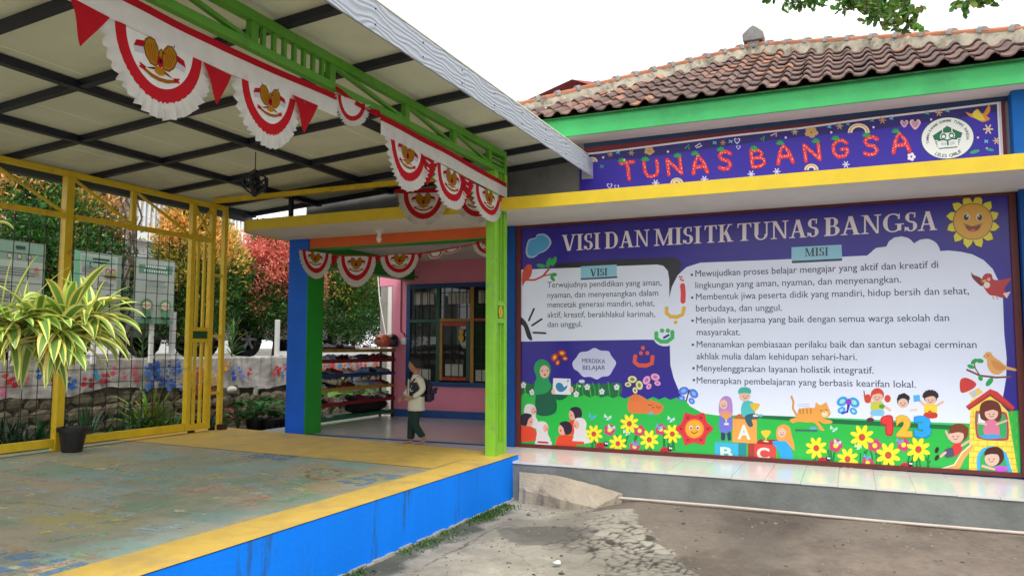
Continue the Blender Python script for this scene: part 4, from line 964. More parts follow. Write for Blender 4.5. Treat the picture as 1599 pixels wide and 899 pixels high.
# ================================================================== MURAL BOARD (flat printed vinyl in a maroon frame)
mural = empty('mural_board', (0, 0, 0), 'large printed vision and mission board with dark red frame on the front wall', 'notice board')
mu_y = YF-.022
boxo('panel', (-3.83, mu_y+.002, .03), (1.464, YF-.002, 2.80), mat('mural_back', (.03, .02, .15), .5), mural)
for a, b_ in (((-3.893, .002), (-3.825, 2.79)), ((1.462, .002), (1.525, 2.79))): boxo('frame', (a[0], YF-.05, a[1]), (b_[0], YF-.003, b_[1]), red_frame, mural, bevel=.003)
for a, b_ in (((-3.825, .001), (1.462, .045)), ((-3.825, 2.765), (1.462, 2.79))): boxo('frame', (a[0], YF-.047, a[1]), (b_[0], YF-.003, b_[1]), red_frame, mural, bevel=.003)
Q = Print(mu_y, mural, print_m, .0004)
NAVY, WHT, GRN, DGR = '#2c1c92', '#e2e9fc', '#27b849', '#0d6a3c'
Q.begin('background_print')
Q.polyp([(-3.83, .03), (1.464, .03), (1.464, 2.77), (-3.83, 2.77)], NAVY)
Q.blob([(812, 596), (830, 600), (850, 597), (880, 602), (910, 598), (940, 600), (970, 598), (968, 625), (968, 640), (812, 640)], DGR, 3)
top_ = [(812, 616)]+[(x, (617 if k % 2 else 613)+(x-812)*.03) for k, x in enumerate(range(822, 1075, 9))]
Q.poly(top_+[(1110, 640), (1200, 640), (1450, 655), (1592, 640), (1594, 745), (812, 699)], GRN)
Q.begin('mission_field')
Q.poly([(1188, 647), (1300, 654), (1420, 660), (1500, 664), (1500, 671), (1420, 667), (1300, 661), (1188, 653)], DGR)
Q.poly([(1100, 640), (1190, 641), (1330, 647), (1500, 660), (1500, 664), (1300, 654), (1188, 647), (1110, 645)], '#3cc268')
blob = [(1045, 466), (1049, 448), (1058, 430), (1072, 417), (1094, 410), (1200, 406), (1354, 399), (1360, 394), (1368, 387), (1384, 385), (1388, 377), (1396, 371), (1408, 369), (1419, 372), (1427, 380), (1437, 374), (1450, 373), (1461, 380), (1468, 392), (1480, 391),
        (1500, 393), (1518, 397), (1536, 406), (1550, 420), (1560, 440), (1566, 465), (1568, 520), (1572, 560), (1571, 590), (1566, 620), (1560, 645), (1545, 662), (1440, 658), (1330, 653), (1190, 648), (1120, 648), (1098, 645), (1078, 634), (1062, 614), (1052, 590), (1047, 570), (1046, 540), (1044, 531)]
Q.poly([(866, 412), (960, 405), (1050, 402), (1060, 405), (1065, 413), (1060, 428), (1050, 446), (1045, 462), (1042, 470), (1040, 440), (1030, 420), (866, 421)], '#23202c')
Q.poly(blob, WHT)
Q.poly([(810, 421), (868, 419), (1026, 413), (1036, 415), (1043, 423), (1045, 436), (1046, 531), (1010, 530), (810, 533)], WHT)
Q.ell(1376, 402, 18, 16, WHT, n=24); Q.ell(1408, 391, 22, 21.5, WHT, n=30); Q.ell(1446, 394, 22, 21, WHT, n=30)
Q.begin('label_plate')
Q.poly([(907, 434), (964, 431), (964, 434), (907, 437)], '#24384e'); Q.poly([(907, 416), (963, 413), (963.5, 431.5), (907, 434.5)], '#8fc9e0')
Q.begin('label_plate'); Q.poly([(1236, 407), (1315, 403), (1315, 407), (1237, 411)], '#24384e'); Q.poly([(1236, 386), (1314, 382), (1315, 403.5), (1236, 407.5)], '#8fc9e0')
# serif lettering built from stems, hairlines and brackets
SER = {}
def serif(ch):
    T, t = .17, .055; L = []
    st = lambda x0, y0, x1, y1, w_: [(x0-w_/2, y0), (x0+w_/2, y0), (x1+w_/2, y1), (x1-w_/2, y1)]
    sf = lambda x, y, w_=.2: [(x-w_, y), (x+w_, y), (x+w_, y+.035), (x+T/2, y+.06), (x-T/2, y+.06), (x-w_, y+.035)] if y < .5 else [(x-w_, 1), (x-w_, .965), (x-T/2, .94), (x+T/2, .94), (x+w_, .965), (x+w_, 1)]
    def arcp(cx, cy, rx, ry, a0, a1, wt, wn, n=16):
        o, i_ = [], []
        for k in range(n+1):
            a = R(a0+(a1-a0)*k/n); w_ = wn+(wt-wn)*abs(math.cos(a))
            o.append((cx+rx*math.cos(a), cy+ry*math.sin(a))); i_.append((cx+(rx-w_)*math.cos(a), cy+(ry-wn)*math.sin(a)))
        return [[o[k], o[k+1], i_[k+1], i_[k]] for k in range(n)]
    if ch == 'V': L = [st(.12, 1, .36, 0, T), st(.62, 1, .40, 0, t+.02), sf(.12, 1, .15), sf(.62, 1, .12)]; W_ = .74
    elif ch == 'I': L = [st(.2, 0, .2, 1, T), sf(.2, 0, .18), sf(.2, 1, .18)]; W_ = .40
    elif ch == 'S': L = arcp(.27, .745, .22, .255, 50, 270, T*.9, .06)+arcp(.27, .27, .24, .27, -168, 90, T*.95, .06)+[[(.38, .72), (.44, .72), (.44, 1), (.40, .99)], [(.03, .03), (.06, .02), (.09, .25), (.03, .27)], [(.10, .60), (.42, .50), (.42, .40), (.2, .48)]]; W_ = .53
    elif ch == 'D': L = [st(.2, 0, .2, 1, T), [(.05, .94), (.4, .94), (.4, 1), (.05, 1)], [(.05, 0), (.4, 0), (.4, .06), (.05, .06)]]+arcp(.38, .5, .34, .5, -90, 90, T, .06); W_ = .78
    elif ch == 'A': L = [st(.13, 0, .35, 1, t+.015), st(.60, 0, .37, 1, T), [(.2, .30), (.52, .30), (.5, .36), (.22, .36)], sf(.13, 0, .13), sf(.60, 0, .15)]; W_ = .76
    elif ch == 'N': L = [st(.17, 0, .17, 1, t+.01), st(.66, 0, .66, 1, t+.01), [(.10, 1), (.28, 1), (.69, 0), (.60, 0)], sf(.17, 0, .14), sf(.66, 1, .14), [(.02, 1), (.02, .965), (.18, .94), (.18, 1)]]; W_ = .82
    elif ch == 'M': L = [st(.17, 0, .17, 1, t+.01), st(.82, 0, .82, 1, T), [(.12, 1), (.28, 1), (.53, .12), (.45, 0)], [(.45, 0), (.51, 0), (.85, 1), (.78, 1)], sf(.17, 0, .14), sf(.82, 0, .17), [(.02, 1), (.02, .965), (.15, .94), (.2, 1)], [(.8, 1), (.98, 1), (.98, .965), (.88, .94)]]; W_ = 1.0
    elif ch == 'T': L = [st(.34, 0, .34, 1, T), sf(.34, 0, .18), [(.04, 1), (.64, 1), (.64, .94), (.04, .94)], [(.04, .98), (.04, .74), (.07, .74), (.12, .94)], [(.64, .98), (.64, .74), (.61, .74), (.56, .94)]]; W_ = .68
    elif ch == 'K': L = [st(.2, 0, .2, 1, T), sf(.2, 0, .18), sf(.2, 1, .18), [(.27, .42), (.33, .40), (.62, 1), (.54, 1)], [(.32, .56), (.46, .64), (.70, 0), (.52, 0)], sf(.60, 1, .12), sf(.62, 0, .16)]; W_ = .80
    elif ch == 'U': L = [st(.18, .3, .18, 1, T), st(.62, .3, .62, 1, t+.01), sf(.18, 1, .17), sf(.62, 1, .13)]+arcp(.378, .32, .283, .33, 180, 360, T*.75, .07); W_ = .76
    elif ch == 'B': L = [st(.2, 0, .2, 1, T), [(.05, .94), (.36, .94), (.36, 1), (.05, 1)], [(.05, 0), (.38, 0), (.38, .06), (.05, .06)], [(.2, .49), (.38, .49), (.38, .55), (.2, .55)]]+arcp(.34, .745, .24, .255, -90, 90, T*.9, .06)+arcp(.36, .275, .28, .275, -90, 90, T, .06); W_ = .68
    elif ch == 'G': L = arcp(.42, .5, .38, .5, 50, 360-40, T, .06, 24)+[st(.66, .08, .66, .42, T*.9), [(.5, .44), (.5, .39), (.84, .39), (.84, .44)], [(.60, .70), (.68, .70), (.68, .99), (.64, .96)]]; W_ = .84
    return L, W_
def headline(words, h0, h1, yb):
    for w_, x0, x1 in words:
        tot = sum(serif(c)[1] for c in w_); cur = 0
        for c in w_:
            L, W_ = serif(c)
            for poly in L:
                pts = []
                for u, v in poly:
                    x = x0+(x1-x0)*(cur+u)/tot; hh = h0+(h1-h0)*(x-880)/582; pts.append((x, yb(x)-v*hh))
                Q.raw([Q.P(*p) for p in pts], [tuple(range(len(pts)))], '#efe4e8')
            cur += W_
Q.begin('headline_lettering')
headline([('VISI', 878, 938), ('DAN', 943, 1015), ('MISI', 1020, 1096), ('TK', 1099, 1146), ('TUNAS', 1150, 1279), ('BANGSA', 1285, 1464)], 25, 30, lambda x: 392-(x-880)*33/582)
Q.begin('label_lettering')
for w_, x0, x1, y0, h in (('VISI', 922, 949, 431.5, 11.5), ('MISI', 1256, 1294, 400.5, 13)):
    tot = sum(serif(c)[1] for c in w_); cur = 0
    for c in w_:
        L, W_ = serif(c)
        for poly in L: 
            pts = [(x0+(x1-x0)*(cur+u)/tot, y0-v*h-(u+cur)/tot*1.5) for u, v in poly]; Q.raw([Q.P(*p) for p in pts], [tuple(range(len(pts)))], '#2a2a3c')
        cur += W_
Q.begin('vision_text'); TC = '#3c3c52'
for s_, a, b_ in [('Terwujudnya pendidikan yang aman,', (855, 449), (1033, 445.5)), ('nyaman, dan menyenangkan dalam', (855, 465), (1028, 461.5)), ('mencetak generasi mandiri, sehat,', (855, 480), (1022, 477.5)),
                 ('aktif, kreatif, berakhlakul karimah,', (855, 495.5), (1023, 494.5)), ('dan unggul.', (855, 510.5), (909, 510))]: Q.begin('text_line'); Q.text(s_, a, b_, 9.3, TC, .006)
Q.begin('mission_text')
for s_, a, b_ in [('Mewujudkan proses belajar mengajar yang aktif dan kreatif di', (1086, 432), (1465, 418)), ('lingkungan yang aman, nyaman, dan menyenangkan.', (1086, 450), (1407, 441)),
                 ('Membentuk jiwa peserta didik yang mandiri, hidup bersih dan sehat,', (1087, 468), (1513, 459)), ('berbudaya, dan unggul.', (1087, 486), (1221, 485)),
                 ('Menjalin kerjasama yang baik dengan semua warga sekolah dan', (1087, 504.5), (1482, 501)), ('masyarakat.', (1088, 523), (1156, 523)),
                 ('Menanamkan pembiasaan perilaku baik dan santun sebagai cerminan', (1088, 542), (1525, 543)), ('akhlak mulia dalam kehidupan sehari-hari.', (1088, 560.5), (1338, 562)),
                 ('Menyelenggarakan layanan holistik integratif.', (1088, 579), (1364, 583)), ('Menerapkan pembelajaran yang berbasis kearifan lokal.', (1088, 598), (1430, 605))]: Q.begin('text_line'); Q.text(s_, a, b_, 10.4+(a[0]-1086)*0, TC, .008)
for x, y in [(1080.5, 429), (1081, 464.5), (1081.5, 500.5), (1082, 538), (1083, 574.5), (1083.5, 593)]: Q.begin('bullet_print'); Q.ell(x, y, 2, 2, TC, n=10)
Q.begin('cloud_print')
cl_ = [(822, 384), (826, 374), (836, 371), (839, 366), (850, 365), (858, 371), (861, 379), (857, 387), (850, 393), (842, 396), (834, 402), (825, 402), (821, 395)]
Q.blob(cl_, '#a9c4e0', 4); Q.blob([(840+(x-840)*.86, 384+(y-384)*.86) for x, y in cl_], '#4ea3dc', 4)
Q.begin('red_bird_print')
Q.stroke([(816, 437), (835, 437), (848, 431), (858, 419)], 3, '#c0462a'); Q.stroke([(848, 431), (862, 428)], 2, '#c0462a')
Q.blob([(816, 425), (824, 413), (830, 416), (831, 424), (828, 433), (820, 440), (816, 446)], '#cf4426', 4); Q.ell(827, 417, 4, 4.5, '#d6502c')
for c_ in ((857, 410, 8, 3.6, -70), (865, 408, 8, 3.6, -65), (845, 415, 7, 3, 10), (865, 429, 5, 3, -10), (863, 435, 5, 2.6, 50)): Q.ell(*c_[:4], '#2da84a', c_[4])
Q.begin('ink_strokes')
for a, b_ in (((826, 500), (834, 482)), ((831, 508), (846, 498)), ((833, 519), (852, 520))): Q.begin('ink_stroke'); Q.stroke([a, b_], 3, '#15151c')
Q.blob([(813, 495), (822, 503), (829, 520), (831, 531), (824, 527), (818, 510), (813, 505)], '#15151c')
Q.begin('arabic_letters')
Q.stroke([(1066, 446), (1067, 458), (1066.5, 470)], 8, '#e03a3e'); Q.stroke([(1061, 432), (1065, 432), (1062, 436), (1067, 438)], 2.6, '#e03a3e')
Q.begin('arabic_letter'); Q.stroke([(1041, 481), (1041, 489), (1047, 494), (1057, 495), (1066, 491), (1068, 481)], 6, '#e8b440'); Q.ell(1055, 503, 3, 3, '#e8b440')
Q.begin('arabic_letter'); Q.ell(1038.5, 525, 18.5, 15.5, WHT); Q.stroke([(1025, 520), (1025, 528), (1032, 533), (1042, 533), (1050, 527), (1050, 518)], 6.5, '#38b65e'); Q.ell(1034, 516, 3.4, 3.4, '#38b65e'); Q.ell(1043, 516, 3.4, 3.4, '#38b65e'); Q.stroke([(1037, 527), (1044, 523)], 3.5, '#2a2a92')
Q.begin('arabic_letter'); Q.stroke([(992, 556), (991, 565), (997, 570), (1009, 570.5), (1018, 567), (1019, 557)], 6.5, '#e2543e')
for x, y in ((1001, 551), (1011, 551), (1004, 543)): Q.ell(x, y, 3.2, 3.2, '#e2543e')
# sun face
def face(cx, cy, r, eye='#3a2412', smile='#5a2a12', blink=False, w_=1.2):
    for s_ in (-1, 1):
        if blink: Q.stroke([(cx+s_*r*.38-r*.14, cy-r*.05), (cx+s_*r*.38, cy+r*.04), (cx+s_*r*.38+r*.14, cy-r*.05)], max(.7, r*.09), eye)
        else: Q.ell(cx+s_*r*.36, cy-r*.12, r*.17, r*.22, '#f4f0e8', n=12); Q.ell(cx+s_*r*.34, cy-r*.10, r*.11, r*.15, eye, n=10); Q.ell(cx+s_*r*.31, cy-r*.17, r*.04, r*.05, '#ffffff', n=6)
    Q.stroke([(cx-r*.32, cy+r*.30), (cx-r*.15, cy+r*.44), (cx+r*.05, cy+r*.47), (cx+r*.32, cy+r*.28)], max(.8, r*.08), smile)
Q.begin('smiling_sun')
for k in range(12):
    a = R(k*30+15); cx, cy = 1519+31*math.cos(a), 346-31*math.sin(a)
    pts = [(1519+29*math.cos(a-.27), 346-29*math.sin(a-.27)), (1519+38*math.cos(a-.14), 346-38*math.sin(a-.14)), (1519+43*math.cos(a+.06), 346-43*math.sin(a+.06)), (1519+36*math.cos(a+.2), 346-36*math.sin(a+.2)), (1519+29*math.cos(a+.27), 346-29*math.sin(a+.27))]
    Q.poly([(1519+(x-1519)*1.02, 346+(y-346)*1.02) for x, y in pts], '#4a3a08'); Q.poly([(1519+(x-1519)*.985, 346+(y-346)*.985) for x, y in pts], '#e9dc3c')
Q.ell(1519, 346, 31, 28.5, '#5a3c08', n=32); Q.ell(1519, 346, 30, 27.6, '#e0a83a', n=32)
for s_ in (-1, 1): Q.ell(1519+s_*10, 339, 5, 6, '#f4e6c8'); Q.ell(1519+s_*10.5, 339.5, 4, 5, '#3a2012'); Q.ell(1519+s_*9, 337.5, 1.2, 1.6, '#ffffff')
Q.blob([(1507, 352), (1518, 355), (1531, 352), (1527, 359), (1519, 362), (1511, 359)], '#8a2a22', 4); Q.stroke([(1505, 350), (1518, 354.5), (1533, 350)], 1.2, '#5a2a12'); Q.ell(1519, 359.5, 4, 1.8, '#d86a5a')
Q.begin('flying_red_bird')
Q.blob([(1516, 425), (1520, 429), (1530, 433), (1536, 440), (1533, 447), (1524, 440), (1518, 433)], '#7e1f24', 3)
Q.blob([(1535, 431), (1540, 427), (1548, 428), (1551, 436), (1562, 437), (1579, 434), (1574, 442), (1568, 452), (1574, 460), (1566, 465), (1555, 462), (1545, 460), (1537, 450), (1533, 440)], '#b82a30', 4)
Q.ell(1541, 445, 5, 5, '#e6d8cc'); Q.poly([(1531, 439), (1540, 436), (1539, 441)], '#e6b63a'); Q.ell(1544, 436, 2.2, 2.4, '#f4f0e8', n=10); Q.ell(1544, 436, 1.1, 1.3, '#1a1210', n=8)
Q.poly([(1566, 458), (1578, 455), (1572, 466)], '#e9d5d0'); Q.stroke([(1550, 463), (1552, 467)], 1.4, '#c98a2a'); Q.stroke([(1556, 463), (1558, 467)], 1.4, '#c98a2a')
Q.begin('orange_bird_print')
Q.stroke([(1510, 577), (1530, 586), (1555, 589), (1578, 588)], 3, '#7a4632'); Q.stroke([(1530, 586), (1523, 575), (1521, 567)], 1.8, '#7a4632')
for c_ in ((1521, 564, 6, 3.4, -40), (1530, 563, 6, 3.4, 10), (1516, 572, 6, 3, 20), (1531, 590, 4.5, 3.5, 60), (1545, 596, 8, 4, -50)): Q.ell(*c_[:4], '#22a050', c_[4])
Q.blob([(1535, 557), (1540, 550), (1547, 550), (1551, 556), (1562, 564), (1571, 571), (1588, 576), (1586, 579), (1570, 577), (1560, 584), (1549, 582), (1542, 572), (1541, 561)], '#e2a45e', 4); Q.blob([(1548, 562), (1560, 566), (1570, 574), (1560, 578), (1551, 572)], '#d4914a', 4)
Q.ell(1543, 555, 1, 1.2, '#2a1a10', n=8)
# butterflies and thought cloud
def butterfly(cx, cy, r, c1, c2, rot=0):
    Q.begin('butterfly_print')
    for s_ in (-1, 1):
        for dy, k in ((-.35, 1), (.45, .7)):
            a = R(rot); x, y = s_*r*.55, dy*r; Q.ell(cx+x*math.cos(a)-y*math.sin(a), cy+x*math.sin(a)+y*math.cos(a), r*.55*k, r*.42*k, c1, rot+s_*35, 12)
            Q.ell(cx+x*math.cos(a)-y*math.sin(a), cy+x*math.sin(a)+y*math.cos(a), r*.28*k, r*.2*k, c2, rot+s_*35, 10)
    a = R(rot); Q.stroke([(cx+r*.6*math.sin(a), cy-r*.6*math.cos(a)), (cx-r*.6*math.sin(a), cy+r*.6*math.cos(a))], r*.14, '#3a2a3c')
Q.begin('butterfly_print')
butterfly(874, 558, 12, '#c83a2a', '#f2c03a', -30); butterfly(990, 600, 13, '#dfe096', '#8a7a50', 40); butterfly(1018, 595, 13, '#e8a6d4', '#c86ab0', -20); butterfly(1074, 617, 15, '#4f7be0', '#8ab0f4', 15); butterfly(1324, 633, 17, '#2f9cf0', '#9be0d0', 5)
Q.ell(1325, 627, 4.5, 4.5, '#9a30c8'); Q.stroke([(1326, 632), (1323, 642), (1315, 645)], 3, '#3a2ac0')
Q.begin('thought_cloud')
Q.blob([(894, 566), (900, 558), (906, 550), (918, 548), (928, 543), (938, 547), (950, 548), (955, 556), (962, 566), (957, 577), (951, 586), (940, 588), (932, 592), (922, 588), (911, 588), (903, 580), (896, 575)], '#c9cdee', 4)
Q.ell(908.5, 595, 4.8, 2.8, '#c9cdee'); Q.ell(905, 602.5, 2.6, 1.7, '#c9cdee')
Q.text('MERDEKA', (909, 566), (945, 567), 6.8, '#2a2430', .01); Q.text('BELAJAR', (910, 577), (945, 577), 7, '#2a2430', .01)
Q.begin('grass_print')
for i in range(26):
    x = 815+i*6; Q.stroke([(x, 618), (x+rnd.uniform(-2, 2), 608), (x+rnd.uniform(-4, 4), 597+rnd.uniform(-2, 4))], 1.4, rnd.choice(['#2fae3c', '#0d6a3c', '#5fc23a', '#0a5a34']))
for x, y in ((817.5, 601), (831, 612), (917, 604), (940, 611), (963, 604), (900, 615)):
    for k in range(5): a = R(72*k-90); Q.ell(x+2.6*math.cos(a), y+3*math.sin(a), 1.9, 2.2, '#d8dcea', 0, 8)
    Q.ell(x, y, 1.2, 1.2, '#b9a860', n=8)
# teacher and children
SK = '#e6b9a6'
Q.begin('teacher_print')
Q.blob([(838, 600), (848, 592), (858, 594), (861, 604), (862, 613), (869, 626), (869, 640), (862, 647), (848, 649), (838, 645), (836, 630), (837, 614)], '#0c5a42', 4)
Q.blob([(862, 616), (885, 617), (880, 623), (870, 624)], '#0c5a42', 3)
Q.blob([(834, 577), (836, 567), (843, 561), (852, 562), (859, 570), (860, 580), (857, 592), (861, 602), (855, 612), (840, 616), (834, 612), (835, 598), (838, 589)], '#159a58', 4)
Q.ell(850.5, 580, 7.6, 10, SK); Q.ell(847, 578.5, 1, 1.3, '#2a1a14', n=8); Q.ell(855, 578, 1, 1.3, '#2a1a14', n=8); Q.ell(851, 585, 1.8, 1.6, '#c23a3a', n=10)
Q.poly([(864, 590), (891, 591), (892, 616), (863, 615)], '#e0e4f2'); Q.ell(864, 611, 3, 4, SK); Q.ell(892.5, 608, 3, 5, SK)
Q.blob([(868, 601), (872, 597), (878, 599), (881, 604), (886, 601), (885, 606), (879, 611), (873, 611), (869, 607)], '#3b7fae', 4); Q.text('P', (886, 597), (889, 597), 4.5, '#303048')
Q.begin('listening_children')
def kid_veil(cx, cy, r, s_):
    Q.begin('veiled_child_print')
    Q.blob([(cx-r, cy), (cx-r*.6, cy-r*.95), (cx+r*.5, cy-r*.9), (cx+r, cy-.1*r), (cx+r*.9, cy+r), (cx+r*1.3, cy+r*2.2), (cx-r*.9, cy+r*2.2), (cx-r*.9, cy+r)], '#dcd6dc', 4)
    Q.ell(cx+s_*r*.55, cy+r*.1, r*.42, r*.62, '#e2a898', 0, 14); Q.ell(cx+s_*r*.8, cy+r*.25, r*.12, r*.14, '#c23030', n=8)
    Q.blob([(cx-r*.9, cy+r*2.0), (cx+r*1.1, cy+r*2.0), (cx+r*1.5, cy+r*2.9), (cx-r*1.0, cy+r*2.9)], '#d8dadf', 3)
def kid_boy(cx, cy, r, s_):
    Q.begin('boy_print')
    Q.blob([(cx-r*1.1, cy+r*1.2), (cx+r*.6, cy+r*1.0), (cx+r*1.4, cy+r*1.6), (cx+r*1.5, cy+r*3.2), (cx-r*1.3, cy+r*3.2)], '#e2492c', 3)
    Q.ell(cx+s_*r*.45, cy+r*.2, r*.62, r*.85, '#e2a898', 0, 14); Q.blob([(cx-s_*r*1.0, cy+r*.2), (cx-s_*r*.8, cy-r*.7), (cx, cy-r*1.05), (cx+s_*r*.9, cy-r*.7), (cx+s_*r*.35, cy-.1*r), (cx, cy+r*.9), (cx-s_*r*.7, cy+r*.8)], '#2c1c3a', 4)
    Q.ell(cx+s_*r*.72, cy+r*.35, r*.1, r*.16, '#c23030', n=8)
kid_veil(828, 640, 9.5, 1); kid_boy(822, 655, 10, 1); kid_veil(847, 667, 9.5, 1); kid_boy(899, 645, 10, -1); kid_boy(883, 668, 10.5, -1); kid_veil(906, 662, 10, -1)
Q.poly([(893, 688), (912, 689), (913, 694), (891, 693)], '#e2492c'); Q.poly([(840, 688), (856, 689), (857, 692), (840, 691)], '#c23030')
Q.begin('orange_cat_print')
Q.blob([(980, 632), (984, 619), (993, 615), (1004, 619), (1012, 626), (1016, 622), (1019, 625), (1028, 628), (1036, 634), (1033, 643), (1024, 647), (1012, 646), (1004, 645), (990, 645), (982, 642)], '#e0783a', 4)
for x in (986, 991, 996): Q.stroke([(x, 618), (x-2, 625)], 1, '#c25f26')
Q.stroke([(1012, 631), (1015, 633), (1018, 631)], 1, '#5a2a14'); Q.stroke([(1025, 634), (1028, 637), (1031, 635)], 1, '#5a2a14'); Q.ell(1020, 636, 1.4, 1, '#3a1a10', n=8); Q.ell(1017, 645, 4, 2.6, '#58b0c8')
# flowers
def daisy(cx, cy, r):
    Q.begin('yellow_daisy')
    for k in range(8):
        a = R(45*k+20); Q.ell(cx+r*.58*math.cos(a), cy+r*.62*math.sin(a), r*.44, r*.20, '#f3e62c', 45*k+20, 12)
    Q.ell(cx, cy, r*.27, r*.29, '#c04a3a', n=12)
def pinkf(cx, cy, r):
    Q.begin('pink_flower_print')
    for k in range(5): a = R(72*k); Q.ell(cx+r*.55*math.cos(a), cy+r*.55*math.sin(a), r*.5, r*.5, '#c8406e', 0, 10)
    Q.ell(cx, cy, r*.38, r*.38, '#f4e23a', n=10)
def bladeg(x, y, h, lean, c='#0c7a38'): Q.stroke([(x, y), (x+lean*.4, y-h*.6), (x+lean, y-h)], 2.6, c, False)
Q.begin('stem_print')
for x, y in ((927, 700), (965, 703), (983, 700), (1014, 707), (1050, 705), (1038, 706), (1275, 726), (1323, 730), (1346, 728), (1387, 733), (1434, 737), (1420, 735), (1448, 739), (1300, 726), (1370, 730)):
    Q.begin('stem_print')
    for k in range(3): bladeg(x+rnd.uniform(-7, 7), y-2, rnd.uniform(16, 30), rnd.uniform(-6, 8))
for x, y, r in ((952, 671, 9), (999, 672, 9), (1032, 670, 9), (991, 697, 8.5), (1305, 695, 10.5), (1366, 695, 10.5), (1411, 694, 10.5), (1355, 722, 9.5)): pinkf(x, y, r)
for x, y, r in ((927.5, 677, 14), (983, 661, 15), (965, 692, 14), (1014, 686, 15), (1050, 677, 14.5), (1274.6, 699, 17), (1346, 682, 19), (1323.5, 716, 17), (1387, 710, 19.5), (1434, 701, 19)): daisy(x, y, r)
Q.begin('ladybird_print')
for x, y in ((940, 695.5), (1040, 703), (1287, 718.5), (1415, 727)):
    Q.begin('ladybird_print'); Q.ell(x-2, y, 7.5, 5.5, '#c8202a'); Q.ell(x+6.5, y-3, 4.2, 4, '#16161c'); Q.ell(x+6, y-4, 1.4, 1.6, '#e8e8f0', n=8); Q.ell(x+8.6, y-3.5, 1.3, 1.5, '#e8e8f0', n=8)
    for dx, dy in ((-5, -1), (-2, 2), (-1, -2.5), (1, 1)): Q.ell(x-1+dx, y+dy, 1.1, 1, '#16161c', n=8)
Q.begin('white_butterfly_print')
for x, y, c_ in ((925, 650, '#4fb0e0'), (949, 651, '#c3dce4'), (955, 667, '#c3dce4'), (979, 675, '#bfe0c0'), (1048, 654, '#c3dce4'), (1030, 666, '#5fa8d8'), (992, 692, '#4fa0d8'), (1302, 669, '#b9ddd4'), (1308, 690, '#c3dce4'), (1340, 697, '#bfe0b8'), (1405, 688, '#5fa8d8'), (1354, 713, '#5fa8d8')):
    Q.begin('white_butterfly_print'); Q.poly([(x, y), (x-5, y-6), (x-6, y+1)], c_); Q.poly([(x, y), (x+6, y-3), (x+5, y+3)], c_); Q.poly([(x, y), (x-3, y+5), (x+3, y+4)], c_)
Q.begin('red_flower_face')
Q.blob([(1084.5+27*(1.10 if k % 2 == 0 else .82)*math.cos(R(30*k-30+30)), 669+26*(1.10 if k % 2 == 0 else .82)*math.sin(R(30*k))) for k in range(12)], '#d8323c', 4)
for k in range(6): Q.ell(1084.5+21*math.cos(R(60*k)), 669+20*math.sin(R(60*k)), 2.2, 2.2, '#9a1c28', n=8)
Q.ell(1084.5, 669, 15, 15, '#f08a2a', n=24); Q.ell(1084.5, 669, 13, 13.5, '#f8a832', n=24); face(1084.5, 669, 15)
Q.begin('letter_blocks')
def cube(x0, y0, x1, y1, c_, side, topc):
    Q.begin('letter_block')
    Q.poly([(x0, y0), (x1, y0+2), (x1, y1+2), (x0, y1)], c_); Q.poly([(x0, y0), (x0+9, y0-7), (x1+8, y0-6), (x1, y0+2)], topc)
    if side: Q.poly([(x1, y0+2), (x1+12, y0-3), (x1+12, y1), (x1, y1+2)], side)
cube(1116, 690, 1153, 714, '#38b4dc', '#1c8a96', '#3cb070'); cube(1178, 692, 1212, 718, '#d8463e', None, '#9c2c24'); Q.poly([(1168, 692), (1178, 692), (1178, 719), (1168, 718)], '#a83630'); cube(1144, 653, 1182, 690, '#e8a24e', None, '#b4643a')
Q.text('A', (1152, 684), (1172, 685), 22, '#d8e8dc', .03); Q.text('B', (1125, 713), (1144, 714), 16, '#d8e8dc', .03); Q.text('C', (1182, 715.5), (1202, 717), 18, '#e6e0d8', .03)
Q.begin('trophy_children')
# girl with lilac veil
Q.blob([(1123, 668), (1124, 650), (1132, 645), (1142, 648), (1144, 662), (1141, 672), (1133, 676), (1126, 674)], '#6f74d4', 4); Q.poly([(1126, 674), (1133, 676), (1132, 687), (1126, 687)], '#2a3a5a'); Q.poly([(1135, 676), (1141, 673), (1142, 686), (1137, 688)], '#2a3a5a')
Q.blob([(1123, 645), (1124, 626), (1132, 618), (1141, 621), (1144, 634), (1143, 648), (1133, 652)], '#b088c8', 4); Q.blob([(1123, 645), (1131, 640), (1143, 644), (1141, 651), (1130, 652)], '#e08a9a', 3); Q.ell(1130, 631, 6, 7.6, SK); face(1130, 631.5, 6, blink=True)
Q.blob([(1128, 646), (1139, 646), (1138, 652), (1134, 655), (1130, 652)], '#d8a83a', 3); Q.poly([(1131, 660), (1138, 660), (1138, 663), (1131, 663)], '#e8e4d8'); Q.stroke([(1134, 654), (1134, 661)], 1.6, '#e0d8c0')
Q.begin('capped_boy_print')
Q.blob([(1157, 640), (1160, 628), (1168, 625), (1178, 630), (1178, 646), (1170, 650), (1160, 650)], '#4cbcbc', 4); Q.blob([(1163, 650), (1176, 645), (1186, 648), (1185, 653), (1174, 654), (1176, 664), (1169, 665)], '#2c5a6c', 4)
Q.ell(1163, 618, 9, 8, SK); Q.blob([(1153, 614), (1155, 606), (1164, 604), (1172, 607), (1172, 614), (1163, 613)], '#3cb0a0', 4); face(1164, 618, 8, blink=True)
Q.blob([(1172, 630), (1186, 630), (1184, 637), (1179, 641), (1174, 637)], '#e6b832', 3); Q.stroke([(1179, 640), (1180, 647)], 1.6, '#e6d088'); Q.poly([(1176, 647), (1184, 648), (1184, 650), (1176, 650)], '#e8e4d8'); Q.ell(1188, 648, 4, 2, '#7ab8d0')
Q.begin('orange_veil_girl_print')
